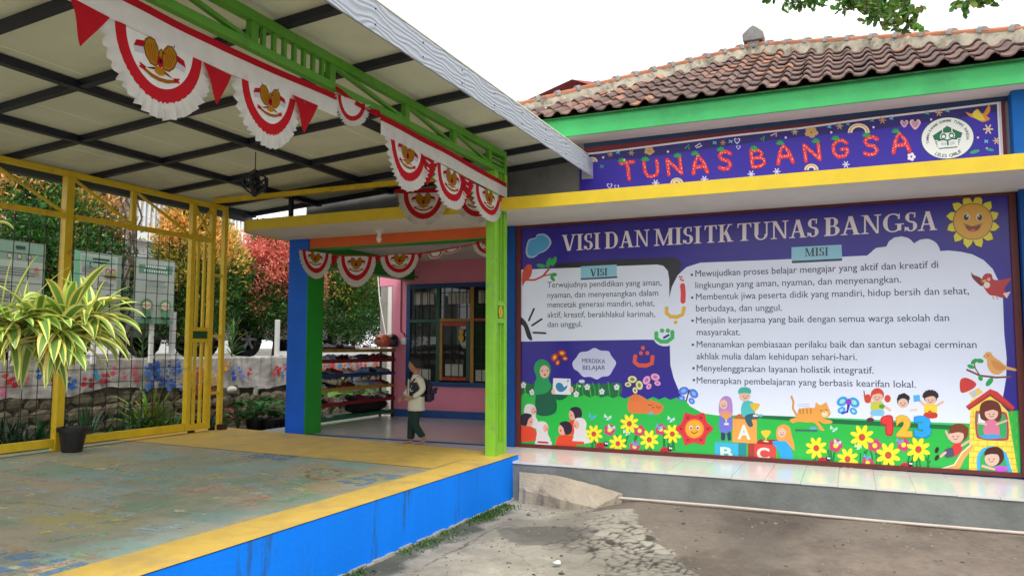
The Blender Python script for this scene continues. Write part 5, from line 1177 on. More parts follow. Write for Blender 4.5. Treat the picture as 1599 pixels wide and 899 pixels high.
Q.blob([(1206, 690), (1214, 687), (1226, 685), (1232, 692), (1236, 704), (1238, 716), (1222, 718), (1216, 704)], '#2aa4e8', 4); Q.blob([(1212, 680), (1214, 667), (1223, 662), (1233, 666), (1236, 678), (1240, 692), (1240, 703), (1232, 694), (1226, 688), (1216, 688)], '#e8a04c', 4)
Q.ell(1221, 675, 6.6, 8, SK); face(1221, 675, 7)
Q.begin('trophy_print'); Q.blob([(1189, 672), (1203, 672), (1201, 679), (1196, 683), (1191, 679)], '#ecc83a', 3); Q.stroke([(1196, 682), (1196, 688)], 1.8, '#ecc83a'); Q.poly([(1192, 687), (1200, 688), (1200, 690), (1192, 689)], '#ecdcb0')
Q.begin('running_cat')
Q.stroke([(1244, 648), (1238, 637), (1239, 627), (1236, 619)], 3.4, '#d8965a')
Q.blob([(1233, 655), (1244, 650), (1247, 639), (1262, 636), (1272, 636), (1274, 628), (1280, 632), (1286, 630), (1290, 628), (1294, 636), (1297, 646), (1292, 651), (1286, 653), (1298, 656), (1299, 660), (1286, 661), (1278, 657), (1285, 668), (1288, 671), (1281, 671), (1272, 660), (1258, 659), (1246, 658), (1238, 660)], '#e9a24a', 4)
for x in (1249, 1254, 1260, 1266): Q.stroke([(x, 637.5), (x+.5, 645)], 1.3, '#9a6426')
Q.ell(1288, 646, 5, 4.5, '#f2d8b4'); Q.ell(1287, 643, 1.2, .9, '#c0504a', n=8); Q.stroke([(1281, 640), (1284, 641)], .9, '#3a2010'); Q.stroke([(1289, 639), (1292, 640)], .9, '#3a2010')
for y in (631, 634): Q.stroke([(1246, y), (1264, y-.5)], .6, '#a9b4d8')
Q.stroke([(1243, 671), (1275, 672)], 3, '#3a6a60'); Q.ell(1270, 668, 7, 2.5, '#58b0c8')
Q.begin('number_children')
def child(cx, cy, r, hair, shirt, low, arms):
    Q.begin('child_print')
    for (a, b_) in arms: Q.stroke([a, b_], r*.4, SK)
    Q.blob([(cx-r*.8, cy+r*.9), (cx+r*.8, cy+r*.9), (cx+r*.9, cy+r*2.3), (cx-r*.9, cy+r*2.3)], shirt, 3); Q.blob([(cx-r*.9, cy+r*2.2), (cx+r*.9, cy+r*2.2), (cx+r*.9, cy+r*3.0), (cx-r*.9, cy+r*3.0)], low, 3)
    Q.ell(cx, cy-r*.2, r*1.05, r*1.05, hair, 0, 16); Q.ell(cx, cy+r*.15, r*.85, r*.8, SK, 0, 16); Q.blob([(cx-r, cy-.1*r), (cx-r*.6, cy-r), (cx+r*.6, cy-r), (cx+r, cy-.1*r), (cx+r*.4, cy-r*.4), (cx-r*.3, cy-r*.3)], hair, 3); face(cx, cy+r*.2, r*.85, blink=True)
child(1370, 618, 10, '#d4452e', '#c8c84a', '#7cc4e8', [((1363, 630), (1350, 618)), ((1378, 632), (1390, 640)), ((1364, 645), (1358, 655)), ((1376, 645), (1382, 655))])
Q.ell(1355, 622, 5.5, 7, '#d4452e'); Q.ell(1386, 622, 5, 6, '#d4452e'); Q.ell(1359, 655, 6, 3.4, '#5a2a3a'); Q.stroke([(1349, 610), (1351, 622)], 1.6, '#b03a2a'); Q.ell(1377, 634, 4.5, 3.4, '#3aa04a')
Q.ell(1410, 626, 9.5, 9.5, '#1a1a1e', 0, 16); Q.ell(1410, 629, 8, 7.5, SK, 0, 16); Q.poly([(1400, 624), (1403, 616), (1412, 613), (1420, 618), (1421, 624), (1412, 621)], '#1a1a1e'); face(1410, 629, 8, blink=True)
child(1453, 622, 10, '#2a1a22', '#f2d23c', '#c83a30', [((1446, 634), (1436, 625)), ((1461, 634), (1472, 627))])
for k in range(8): Q.ell(1453+9.5*math.cos(R(180+180*k/7)), 618+7*math.sin(R(180+180*k/7)), 3.4, 3.2, '#2a1a22', n=8)
Q.poly([(1426, 617), (1436, 616), (1437, 626), (1427, 627)], '#4fb0f0'); Q.ell(1452, 643, 3, 3, '#d84a2a')
Q.poly([(1432, 637), (1420, 639), (1421, 642), (1433, 641)], '#e6c8c0')
Q.blob([(1375, 653), (1383, 648), (1392, 648), (1395, 655), (1395, 673), (1392, 680), (1384, 679), (1382, 672), (1382, 664), (1376, 663)], '#b8282e', 3); Q.blob([(1377, 653), (1384, 649), (1391, 650), (1393, 656), (1393, 672), (1391, 677), (1386, 677), (1384, 671), (1384, 661), (1378, 661)], '#e0383c', 3); Q.text('2', (1399, 679), (1425, 680), 30, '#c98a20', .075); Q.text('2', (1400, 678), (1424, 679), 29, '#f0b93a', .06); Q.text('3', (1427, 680), (1455, 681), 30, '#1a74d0', .075); Q.text('3', (1428, 679), (1454, 680), 29, '#22a2f4', .06)
Q.begin('play_house')
Q.poly([(1515, 625), (1544, 612), (1574, 642), (1590, 742), (1513, 738)], '#f1dc54')
for y in range(650, 736, 9):
    xl = 1514; xr = 1574+(y-640)*.16; Q.stroke([(xl, y), (xr, y+2)], .8, '#c8982c', False)
    for k in range(5): x = xl+6+((y//9) % 2)*7+k*15; Q.stroke([(x, y-8), (x, y)], .7, '#c8982c', False)
Q.poly([(1520, 622), (1535, 612), (1528, 605), (1512, 613)], '#ecc860'); Q.ell(1521, 614, 4, 5, '#b8c4d8', 0, 12); Q.blob([(1500, 592), (1511, 590), (1524, 598), (1520, 606), (1504, 613), (1499, 608)], '#cc3a38', 3)
Q.poly([(1508, 634), (1513, 640), (1546, 618), (1580, 642), (1585, 636), (1558, 612), (1546, 608)], '#a82a30'); Q.poly([(1509, 633), (1512, 637), (1546, 614), (1581, 639), (1584, 635), (1557, 611), (1546, 607)], '#cc3a38')
Q.blob([(1523, 645), (1530, 641), (1565, 642), (1573, 650), (1575, 680), (1569, 687), (1532, 685), (1524, 677)], '#b83a5a', 4); Q.blob([(1526, 648), (1532, 644), (1563, 645), (1570, 652), (1572, 678), (1567, 684), (1534, 682), (1527, 675)], '#3aa860', 4)
Q.poly([(1528, 646), (1538, 646), (1538, 660), (1527, 660)], WHT)
Q.blob([(1530, 648), (1532, 630), (1546, 624), (1560, 630), (1564, 648), (1558, 658), (1536, 656)], '#6a2c22', 4); Q.ell(1548, 645, 10.5, 10, SK); Q.blob([(1537, 642), (1540, 632), (1556, 631), (1560, 642), (1550, 639)], '#6a2c22', 3); face(1548, 646, 9, blink=True)
Q.blob([(1539, 657), (1556, 657), (1560, 679), (1537, 678)], '#d87a9a', 3); Q.ell(1547, 681, 17, 4, '#4aa0d8'); Q.stroke([(1540, 662), (1527, 660)], 3, SK); Q.stroke([(1556, 662), (1572, 656)], 3, SK)
Q.blob([(1526, 735), (1526, 712), (1536, 699), (1555, 697), (1570, 706), (1577, 725), (1577, 742), (1530, 739)], '#3ab0e4', 4); Q.blob([(1531, 734), (1531, 714), (1539, 703), (1554, 701), (1566, 709), (1572, 726), (1571, 737), (1534, 735)], '#38a858', 4)
Q.ell(1553, 712, 15, 15, '#4a2018', 0, 20); Q.ell(1549, 716, 11.5, 11, SK); Q.blob([(1537, 710), (1541, 700), (1558, 697), (1567, 706), (1560, 709), (1548, 708)], '#4a2018', 3); face(1548, 716, 10, blink=True); Q.blob([(1554, 728), (1570, 727), (1572, 735), (1556, 736)], '#c05ad8', 3); Q.stroke([(1534, 727), (1552, 732)], 4, SK)
Q.blob([(1464, 733), (1490, 725), (1500, 708), (1514, 694), (1519, 698), (1506, 716), (1497, 732), (1480, 736)], '#e8a85a', 4); Q.stroke([(1468, 732), (1490, 725), (1502, 706), (1515, 695)], 2, '#f4e6d4')
Q.begin('sliding_boy')
Q.blob([(1484, 704), (1489, 693), (1500, 691), (1503, 700), (1496, 709), (1488, 713)], '#d83a38', 4); Q.blob([(1474, 703), (1486, 698), (1490, 710), (1480, 714), (1475, 711)], '#4a5068', 3); Q.stroke([(1476, 706), (1469, 712)], 4, SK); Q.ell(1463, 702, 3, 5, '#2a1c20', 20); Q.ell(1463, 714, 3, 5, '#2a1c20', 30)
Q.ell(1497, 676, 15, 14, '#7a3c22', 0, 20); Q.ell(1493, 680, 12, 11.5, SK); Q.blob([(1482, 676), (1486, 664), (1500, 661), (1512, 668), (1509, 677), (1497, 674)], '#7a3c22', 3); face(1492, 681, 10, blink=True); Q.stroke([(1482, 684), (1477, 673)], 3, SK); Q.stroke([(1502, 695), (1516, 686)], 3.6, SK)
Q.done()

# ================================================================== NAME BANNER above the ledge
ban = empty('name_banner', (0, 0, 0), 'purple cloth name banner with strawberry letters and round green school crest', 'banner')
by = YF-.03
boxo('red_backing', (-2.98, YF-.012, 3.0), (1.475, YF-.001, 3.765), mat('banner_red', (.17, .012, .02), .6, .15, 5), ban)
boxo('blue_strip', (-2.98, YF-.02, 3.722), (1.50, YF-.003, 3.775), mat('dark_blue_strip', (.006, .03, .09), .6), ban)
B = Print(by, ban, vcol_mat('banner_cloth', .5, .05, 0, .7, 1.6, spec=.4, dist=.10, scale=1.2), .0005)
B.begin('banner_cloth')
T0 = [(905, 243), (935, 240), (1000, 232), (1140, 214), (1250, 202), (1350, 188), (1450, 176), (1563, 162)]
zb = on(1200, 290, 1, by).z-.12
top_pts = [B.P(*p) for p in T0]
B.polyp([(x, zb) for x, z in top_pts][::-1]+[(x, z+.022) for x, z in top_pts], '#cfc8cc'); B.polyp([(x-.03 if x > 1 else x, zb) for x, z in top_pts][::-1]+[(x-.03 if x > 1 else x, z) for x, z in top_pts], '#34239a')
T1 = [(x, z-.10+.02*math.sin(i*2.1)) for i, (x, z) in enumerate(top_pts)]
B.polyp([(x-.03 if x > 1 else x, z) for x, z in T1][::-1]+[(x-.03 if x > 1 else x, z-.001) for x, z in top_pts], '#221a62')
# strawberry letters as thick round strokes
GL = {'T': [[(0, 1), (1, 1)], [(.5, 1), (.5, 0)]], 'U': [[(0, 1), (0, .35), (.15, .08), (.5, 0), (.85, .08), (1, .35), (1, 1)]], 'N': [[(0, 0), (0, 1)], [(0, 1), (1, 0)], [(1, 0), (1, 1)]],
      'A': [[(0, 0), (.2, .6), (.5, 1), (.8, .6), (1, 0)], [(.18, .35), (.82, .35)]], 'S': [[(1, .85), (.7, 1), (.3, .98), (.1, .8), (.25, .58), (.75, .45), (.92, .22), (.7, .02), (.3, 0), (0, .12)]],
      'B': [[(0, 0), (0, 1)], [(0, 1), (.65, .98), (.85, .78), (.65, .55), (0, .52)], [(.6, .53), (.95, .38), (.95, .15), (.6, 0), (0, 0)]], 'G': [[(1, .8), (.7, 1), (.3, .97), (.03, .7), (.03, .3), (.3, .02), (.75, .03), (1, .25), (1, .45), (.6, .45)]]}
def straw(ch, cx, cy, w_, h, rotd):
    B.begin('strawberry_letter'); c_, s_ = math.cos(R(rotd)), math.sin(R(rotd))
    def tr(u, v): a, b_ = (u-.5)*w_, (.5-v)*h; return (cx+a*c_-b_*s_, cy+a*s_+b_*c_)
    lw = h*.24
    for layer in (0, 1):
        for st in GL[ch]: B.stroke([tr(*p) for p in st], lw*(1.0 if layer == 0 else .78), '#b8202a' if layer == 0 else '#e0343a')
    for st in GL[ch]:
        L_ = [tr(*p) for p in st]
        for i in range(len(L_)-1):
            n_ = max(1, int(math.dist(L_[i], L_[i+1])/3.6))
            for k in range(n_):
                f = (k+.5)/n_; x = L_[i][0]+(L_[i+1][0]-L_[i][0])*f+rnd.uniform(-lw*.28, lw*.28); y = L_[i][1]+(L_[i+1][1]-L_[i][1])*f+rnd.uniform(-lw*.28, lw*.28); B.ell(x, y, .75, .95, '#f0c8b8', n=6)
    B.begin('strawberry_leaf'); q = tr(.85 if ch in 'N' else .25 if ch in 'SBG' else .12, 1.02)
    if ch == 'A': q = tr(.28, 1.0)
    for k in range(5): a = R(rotd-160+k*38); B.ell(q[0]+3.4*math.cos(a), q[1]-1.5+3.2*math.sin(a), 3.8, 1.5, '#2a9a4a', math.degrees(a), 8)
for ch, x, y, w_, h in (('T', 981, 267, 20, 26), ('U', 1017, 264, 20, 24), ('N', 1053, 260, 20, 24), ('A', 1092, 256.5, 22, 27), ('S', 1132, 250.5, 19, 27), ('B', 1184, 247.5, 20, 25), ('A', 1225, 240.5, 23, 28), ('N', 1268, 238, 22, 25), ('G', 1312, 232.5, 22, 26), ('S', 1360, 228, 22, 27), ('A', 1406, 222.5, 25, 29)): straw(ch, x, y, w_, h, -7)
B.begin('banner_ornament')
def star(x, y, r, c_, n=6):
    B.begin('star_print')
    for k in range(n//2 if n % 2 == 0 else n): a = math.pi*k/(n/2); B.stroke([(x-r*math.cos(a), y-r*math.sin(a)), (x+r*math.cos(a), y+r*math.sin(a))], r*.34, c_)
def heart(x, y, r, c_, fill=None):
    B.begin('heart_print')
    pts = [(x, y+r), (x-r*.9, y), (x-r*.85, y-r*.6), (x-r*.4, y-r*.8), (x, y-r*.35), (x+r*.4, y-r*.8), (x+r*.85, y-r*.6), (x+r*.9, y)]
    B.blob(pts, c_, 3); B.blob([(x+(a-x)*.68, y+(b_-y)*.68) for a, b_ in pts], fill or '#34239a', 3)
def rainbow(x, y, r):
    B.begin('rainbow_print')
    for k, c_ in enumerate(('#e0c8a0', '#c8a070', '#e6d8c0')): B.stroke([(x+(r-k*2.4)*math.cos(R(a)), y-(r-k*2.4)*.8*math.sin(R(a))) for a in range(0, 181, 20)], 2.2, c_)
heart(952, 290, 4.5, '#cfc8ea'); heart(963, 292, 4, '#cfc8ea'); heart(1151, 220, 5, '#cfc8ea'); heart(1153, 230, 3.5, '#cfc8ea'); heart(1412, 193, 6.5, '#d8a8b8', '#a08098'); heart(1429, 194, 9, '#e0b0b8', '#b88aa0')
for x, y, r, c_ in ((953, 241, 4, '#a88a6a'), (986, 239, 4, '#a88a6a'), (1024, 286, 5, '#cfc8e0'), (1100, 280, 5, '#cfc8e0'), (1173, 272, 5, '#cfc8e0'), (1213, 268, 5, '#cfc8e0'), (1321, 257, 5, '#cfc8e0'), (1129, 223, 4, '#a87a50'), (1311, 197, 5, '#a89878'), (1378, 188, 5, '#c08a5a'), (1241, 206, 4.5, '#b0a080'), (1466, 176, 5, '#c8a070'), (1543, 202, 7, '#d8c0a0'), (1556, 220, 5, '#d8b890')): star(x, y, r, c_)
for x, y in ((942, 246), (1043, 237), (1227, 215), (1298, 207), (1364, 199), (1454, 187), (1527, 215), (1541, 232), (975, 250)): B.begin('dot_print'); B.ell(x, y, 1.9, 1.9, '#d8b8d8', n=8)
for x, y, c_ in ((940, 260, '#3aa06a'), (965, 238, '#6ab0d8'), (1116, 223, '#6ab0d8'), (1141, 221, '#7ab0c8'), (1295, 198, '#6ab0d8'), (1324, 194, '#4aa080'), (1362, 188, '#4aa880'), (1392, 185, '#6ab0d8'), (1448, 177, '#4ab080'), (1480, 173, '#7ac0b0'), (1540, 221, '#7ac8e8')): B.begin('cross_print'); B.stroke([(x-2.5, y+1.5), (x+2.5, y-1.5)], 1.5, c_); B.stroke([(x-2, y-2), (x+2, y+2)], 1.5, c_)
for x, y, r in ((1014, 236, 9), (1267, 207, 12)): 
    for k in range(5): a = R(72*k+10); B.ell(x+r*.5*math.cos(a), y+r*.4*math.sin(a), r*.42, r*.32, '#b8935a', 0, 10)
rainbow(1057, 286, 9); rainbow(1267, 265, 10); rainbow(1341, 207, 16); rainbow(925, 252, 7)
B.stroke([(1086, 229), (1093, 224), (1096, 228), (1088, 231)], 1.6, '#c8c0d8'); B.stroke([(1070, 232), (1076, 226), (1076, 233)], 1.4, '#3a9a6a'); B.stroke([(1188, 218), (1194, 213), (1192, 220)], 1.6, '#3a9a5a'); B.stroke([(1204, 212), (1213, 208), (1212, 213)], 2, '#c0a0a8')
B.blob([(1508, 175), (1518, 178), (1526, 170), (1534, 178), (1540, 170), (1545, 163), (1546, 174), (1541, 181), (1546, 186), (1535, 191), (1524, 186), (1514, 182)], '#d88a3a', 3); B.blob([(1518, 180), (1524, 172), (1532, 178), (1538, 188), (1526, 187)], '#d8c840', 3)
for k in range(5): B.ell(1423+4*math.cos(R(72*k)), 245+4*math.sin(R(72*k)), 2.8, 2.8, '#e6d8d8', n=8)
B.ell(1522, 237, 8, 2.6, '#2aa06a', -15); B.ell(1546, 234, 6, 2.2, '#2a9a7a', 10)
B.begin('school_crest')
cxx, cyy = 1479.5, 216; B.ell(cxx, cyy, 41.5, 32.6, '#2f6a48', -6, 40); B.ell(cxx, cyy, 40.5, 31.8, '#e6e8e2', -6, 40)
def ring_text(txt, r, a0, a1, h, flip=False):
    vsf = []
    C_ = Vector(B.P(cxx, cyy)); Rm = (Vector(B.P(cxx, cyy-r))-C_).length
    for i, ch in enumerate(txt):
        if ch == ' ': continue
        a = R(a0+(a1-a0)*(i+.5)/len(txt)); vs, fs = B.glyphs(ch, .01); xm = (min(v[0] for v in vs)+max(v[0] for v in vs))/2
        rad = Vector((math.cos(a), math.sin(a))); tan = Vector((rad.y, -rad.x)); upv = rad
        if flip: tan = -tan; upv = -rad
        o = C_+rad*Rm-upv*h*.35; B.raw([tuple(o+tan*((v[0]-xm)*h)+upv*(v[1]*h)) for v in vs], fs, '#2a4038')
ring_text('TAMAN KANAK-KANAK TUNAS BANGSA', 27, 192, -12, .036); ring_text('LELES GARUT', 27.5, 232, 308, .048, True)
C_ = Vector(B.P(cxx, cyy))
def L(pts, c_): B.polyp([(C_.x+u*.01*1.12, C_.y+v*.01*1.12) for u, v in pts], c_)
G_ = '#1e6a46'
L([(0, 11.5), (3.4, 9), (3.4, 5), (-3.4, 5), (-3.4, 9)], G_); L([(-12, 3.5), (-4.2, 8.4), (-4.2, -1), (-10.5, -1)], G_); L([(12, 3.5), (4.2, 8.4), (4.2, -1), (10.5, -1)], G_)
for s_ in (-1, 1):
    L([(s_*3.2+2.9*math.cos(R(a)), 2.0+3.4*math.sin(R(a))) for a in range(0, 360, 24)], '#e6e8e2'); L([(s_*3.2+2.3*math.cos(R(a)), 2.0+2.8*math.sin(R(a))) for a in range(0, 360, 24)], G_); L([(s_*3.2+1.5*math.cos(R(a)), 1.8+1.5*math.sin(R(a))) for a in range(0, 360, 30)], '#e6e8e2')
    L([(0, -3), (s_*3.5, -1.6), (s_*7.2, -2.2), (s_*6.6, -7.5), (s_*3.2, -7.3), (0, -8)], '#e6e8e2')
    L([(0, -1.4), (s_*4, -.3), (s_*8, -1.2), (s_*7.2, -2.2), (s_*3.5, -1.6), (0, -3)], G_)
    for k in range(4): L([(s_*8.2, -2.2-k*1.5), (s_*(10.4-k*.5), -2.2-k*1.5), (s_*(10.2-k*.5), -3.0-k*1.5), (s_*8.2, -3.0-k*1.5)], G_)
    for k in range(3): L([(s_*1.2, -4-k*1.1), (s_*5.6, -3.4-k*1.1), (s_*5.6, -3.7-k*1.1), (s_*1.2, -4.3-k*1.1)], '#6a8a9a')
L([(-7.4, -8.6), (7.4, -8.6), (7.4, -9.6), (-7.4, -9.6)], G_); L([(-.5, -2.2), (.5, -2.2), (.7, -6), (0, -7.4), (-.7, -6)], G_)
B.done()
boxo('white_cord', (1.405, YF-.036, 3.0), (1.42, YF-.031, 3.715), white_pl, ban)
# ================================================================== GARDEN BED, RETAINING WALL, CAR PARK
WX = -9.60
def grid_sheet(name, x0, x1, y0, y1, n1, n2, zf, m, kind='structure'):
    xs_, ys_ = np.linspace(x0, x1, n1), np.linspace(y0, y1, n2); A_, B_ = np.meshgrid(xs_, ys_, indexing='ij'); Zz = zf(A_, B_)
    idx = np.arange(n1*n2).reshape(n1, n2); fq = np.stack([idx[:-1, :-1], idx[1:, :-1], idx[1:, 1:], idx[:-1, 1:]], -1).reshape(-1, 4)
    me = bpy.data.meshes.new(name); me.from_pydata(np.stack([A_, B_, Zz], -1).reshape(-1, 3).tolist(), [], fq.tolist()); me.materials.append(m); me.shade_smooth()
    o = bpy.data.objects.new(name, me); COL.objects.link(o); o['kind'] = kind; return o
grid_sheet('garden_bed', WX-.02, -8.20, -3, 8.2, 20, 90, lambda x, y: -.06+(vnoise(x, y, 3, 71)-.5)*.12, soil_m)
grid_sheet('garden_bed', WX-.02, -8.02, 8.18, 22, 20, 90, lambda x, y: -.10+(vnoise(x, y, 3, 72)-.5)*.12, soil_m)
tag(boxo('garden_kerb', (-8.35, 8.15, -.3), (-7.52, 8.62, .018), concrete), 'low concrete kerb slab between the platform corner and the blue column', 'kerb')
rw = empty('retaining_wall', (0, 0, 0), 'low retaining wall of rough stones with whitewashed top covered in painted handprints', 'wall')
m_ = MB(); rows = 14; ys_ = np.arange(-2, 20, .07); vs = []
edgez = .60+(vnoise(ys_, ys_*0, .9, 81)-.5)*.34
for i, y in enumerate(ys_):
    for j in range(rows+1):
        f = j/rows; z = edgez[i]+(1.07-edgez[i])*f; vs.append((WX+.02+(.012*math.sin(y*7+z*9)+rnd.uniform(-.006, .006))-(0 if j else .0), y, z if j < rows else 1.07+rnd.uniform(-.012, .006)))
    vs.append((WX-.28, y, 1.07+rnd.uniform(-.01, .01)))
k = rows+2; m_.add(vs, [(i*k+j, (i+1)*k+j, (i+1)*k+j+1, i*k+j+1) for i in range(len(ys_)-1) for j in range(rows+1)])
m_.build('whitewash', lime_m, rw, smooth='all')
boxo('wall_core', (WX-.27, -2, -.3), (WX-.06, 20, 1.05), mortar_m, rw)
stones = []
for s_ in range(7):
    m_ = MB(); m_.ell((0, 0, 0), (.5, .5, .5), 9, 6)
    m_.v = [(x*(1+.18*math.sin(5*y+s_)), y*(1+.22*math.cos(4*z+s_*2)), z*(1+.2*math.sin(3*x+s_*1.7))) for x, y, z in m_.v]
    m_.v = [(max(-.42, min(.42, x*rnd.uniform(.82, 1.15))), max(-.48, min(.48, y*rnd.uniform(.85, 1.15))), max(-.46, min(.46, z*rnd.uniform(.85, 1.15)))) for x, y, z in m_.v]
    stones.append(m_)
st0 = [None]*7; cnt = 0
for row in range(4):
    z = -.04+row*.185; y = 3.0+rnd.random()*.2
    while y < 17.5:
        w_ = rnd.uniform(.16, .36); e = float(np.interp(y, ys_, edgez))
        if z < e-.03 and cnt < 290:
            s_ = rnd.randrange(7)
            if st0[s_] is None: o = stones[s_].build('stone', stone_m, rw); st0[s_] = o
            else: o = copy_part(st0[s_], rw)
            o.location = (WX-.03+rnd.uniform(-.02, .02), y+w_/2, z+rnd.uniform(-.02, .02)); o.scale = (.12, w_*1.14, .23*rnd.uniform(.85, 1.1)); o.rotation_euler = (rnd.uniform(-.15, .15), rnd.uniform(-.1, .1), 0); cnt += 1
        y += w_*.98
# handprints
hp = MB(); hcount = [0]
def hand(y, z, s_, rot, c):
    cr_, sr_ = math.cos(rot), math.sin(rot); X_ = WX+.045+.0004*(hcount[0] % 40); hcount[0] += 1
    def T(u, v): return (X_, y+(u*cr_-v*sr_)*s_, z+(u*sr_+v*cr_)*s_)
    def el(cu, cv, ru, rv, a=0):
        ca_, sa_ = math.cos(a), math.sin(a); hp.add([T(cu+ru*math.cos(t)*ca_-rv*math.sin(t)*sa_, cv+ru*math.cos(t)*sa_+rv*math.sin(t)*ca_) for t in [2*math.pi*k/8 for k in range(8)]], [tuple(range(8))], c)
    el(0, -.2, .30, .28)
    for k, (a, L_) in enumerate(((.42, .38), (.14, .46), (-.12, .44), (-.38, .36))): el(-math.sin(a)*.52, math.cos(a)*.52-.08, .065, L_*.55, a)
    el(.38, -.05, .065, .22, -.95)
hr = random.Random(5)
def hand_px(px, py, c, s_=.17):
    q = on(px, py, 0, WX+.045); hand(q.y, q.z, s_*.78*hr.uniform(.8, 1.15), hr.uniform(-.5, .5), c)
for px, py, c in ((5, 612, '#d8698c'), (12, 593, '#c8302a'), (22, 598, '#b02434'), (95, 602, '#a01c24'), (107, 598, '#3a5aa0'), (114, 601, '#2f6ac0'), (131, 597, '#c02030'), (142, 599, '#901828'), (148, 583, '#2f7ab8'), (152, 588, '#3f9ab8'), (160, 592, '#b83a4a'), (166, 592, '#a83848'), (177, 580, '#d0506a'), (194, 587, '#c86478'), (210, 576, '#d86478'), (212, 590, '#c84a5e'), (40, 590, '#c86a7a'), (60, 585, '#2f6ac0'), (80, 590, '#c03a4a')): hand_px(px, py, c, .165)
for _ in range(36): hand_px(hr.uniform(226, 284), hr.uniform(566, 606)-(0 if hr.random() < .7 else 6), hr.choice(['#3a66b4', '#4a78c4', '#34549a', '#4f8ac0']), .16)
for _ in range(16): hand_px(hr.uniform(286, 335), hr.uniform(566, 612), hr.choice(['#c8303a', '#b8403a', '#d8603a', '#d0a040', '#c84a6a']), .19)
for px, py, c in ((345, 573, '#c83a5a'), (345, 583, '#c83a4a'), (353, 573, '#e8b040'), (362, 578, '#5a7ac8'), (364, 588, '#2a4ac0'), (373, 578, '#5a6ad8'), (377, 586, '#7a8ad8'), (388, 581, '#c8384a'), (427, 582, '#d05060'), (434, 577, '#c8202c'), (436, 580, '#c8202c'), (446, 573, '#c8304a'), (442, 585, '#4a7ac8'), (449, 588, '#d84a5a'), (354, 568, '#e0a050')): hand_px(px, py, c, .17)
for _ in range(40): hand_px(hr.uniform(495, 610), hr.uniform(566, 592), hr.choice(['#d8303a', '#c8602a', '#d8b040', '#c84a6a', '#5a8ac8']), .2)
hp.build('handprints', vcol_mat('hand_paint', .8, .25, scale=60), rw)
grid_sheet('car_park', -60, WX-.2, -20, 60, 60, 60, lambda x, y: 1.02+(vnoise(x, y, .5, 73)-.5)*.05, mat('lot_paving', (.17, .165, .15), .98, .15, 3, .4, 20, spec=.05))
# white rail posts on the wall top
for x, y0, y1, lab in ((268, 487, 558, 'short white post holding the rightmost notice board'), (432, 499, 557, 'short white fence post on the wall between the parked cars and the blue column')):
    a = on(x, y1, 0, WX-.12); b_ = on(x, y0, 0, WX-.12)
    tag(boxo('white_post', (a.x-.035, a.y-.035, 1.03), (a.x+.035, a.y+.035, b_.z), white_paint, bevel=.006), lab, 'post')
a = on(432, 540, 0, WX-.12); tag(boxo('white_rail', (a.x-.02, a.y+.04, 1.08), (a.x+.02, a.y+3, 1.16), white_paint), 'low white rail running on the wall behind the blue column', 'rail')

# ================================================================== TREES
def foliage(crown_fn, ncl, per, colfn, L=(.065, .11), W=(.022, .038), spread=.10, up=.5):
    """clusters of small leaves spread over the crown; crown_fn gives (P, outward)"""
    P, O = crown_fn(ncl); ci = np.repeat(np.arange(ncl), per); N = len(ci)
    base_ = P[ci]+rng.normal(0, spread, (N, 3)); D = unit(O[ci]*.6+np.array([0, 0, up])+rng.normal(0, .75, (N, 3))); Nn = rng.normal(size=(N, 3))
    return leaf_quads(base_, D, Nn, rng.uniform(*L, N), rng.uniform(*W, N)), colfn(P, O)[ci]*(rng.uniform(.7, 1.35, (N, 1)))
def topiary(x, y, zb_, zt, rad, label, new, mid, old, seed, ncl=720, per=22, tipbias=.5):
    t = empty('clipped_tree', (x, y, 1.03), label, 'tree', 'clipped trees along the retaining wall'); H = zt-zb_
    r_ = np.random.default_rng(seed)
    def crown(n):
        u = r_.random(n)**.75; th = r_.random(n)*2*np.pi; inner = r_.random(n) < .28
        prof = np.where(u < .25, .55+.45*(u/.25)**.6, np.sqrt(np.maximum(0, 1-((u-.25)/.77)**2.4)))*rad*(1+.14*np.sin(th*3+u*7+seed)+.10*np.sin(th*5-u*13))
        prof = prof*np.where(inner, r_.random(n)*.75, .86+.2*r_.random(n)); zz = zb_-1.03+u*H+r_.normal(0, .05, n)
        P = np.stack([prof*np.cos(th), prof*np.sin(th), zz], -1); O = np.stack([np.cos(th), np.sin(th), (u-.3)*1.2], -1)
        return P, unit(O)
    def colf(P, O):
        u = (P[:, 2]+1.03-zb_)/H; rr = np.hypot(P[:, 0], P[:, 1])/rad; nz = vnoise(P[:, 0]*1+5, P[:, 2]+P[:, 1]+5, 2.6, seed)
        pnew = np.clip((u-.56)*2.0+(nz-.5)*2.0+tipbias*.5, 0, 1)*(rr > .55); q = r_.random(len(u))*.5+.12; nz2 = vnoise(P[:, 1]*1+9, P[:, 2]+P[:, 0]+9, 3.4, seed+3)
        c = np.where((q < pnew*.75)[:, None], np.array(new), np.where((q < pnew*.75+(nz2-.35)*.9)[:, None], np.array(mid), np.array(old))); return c*r_.uniform(.75, 1.3, (len(u), 1))
    ncl = int(ncl*1.45); V, C = foliage(crown, ncl, per, colf); fastmesh('crown', V, 4, C, leaf_m, t)
    m_ = MB(); m_.tube([(0, 0, 0), (.02, 0, .3), (-.01, .02, zb_-1.03+.3), (.02, 0, zb_-1.03+H*.7)], [.06, .05, .04, .015], 8)
    for k in range(9):
        a = k*2.4; z = zb_-1.03+.1+k*H*.08; m_.tube([(0, 0, z), (rad*.4*math.cos(a), rad*.4*math.sin(a), z+.2), (rad*.75*math.cos(a), rad*.75*math.sin(a), z+.45)], [.02, .013, .005], 5)
    m_.build('trunk', bark, t, smooth=True); return t
TX = -10.75
def ty(px): return on(px, 556, 0, TX).y
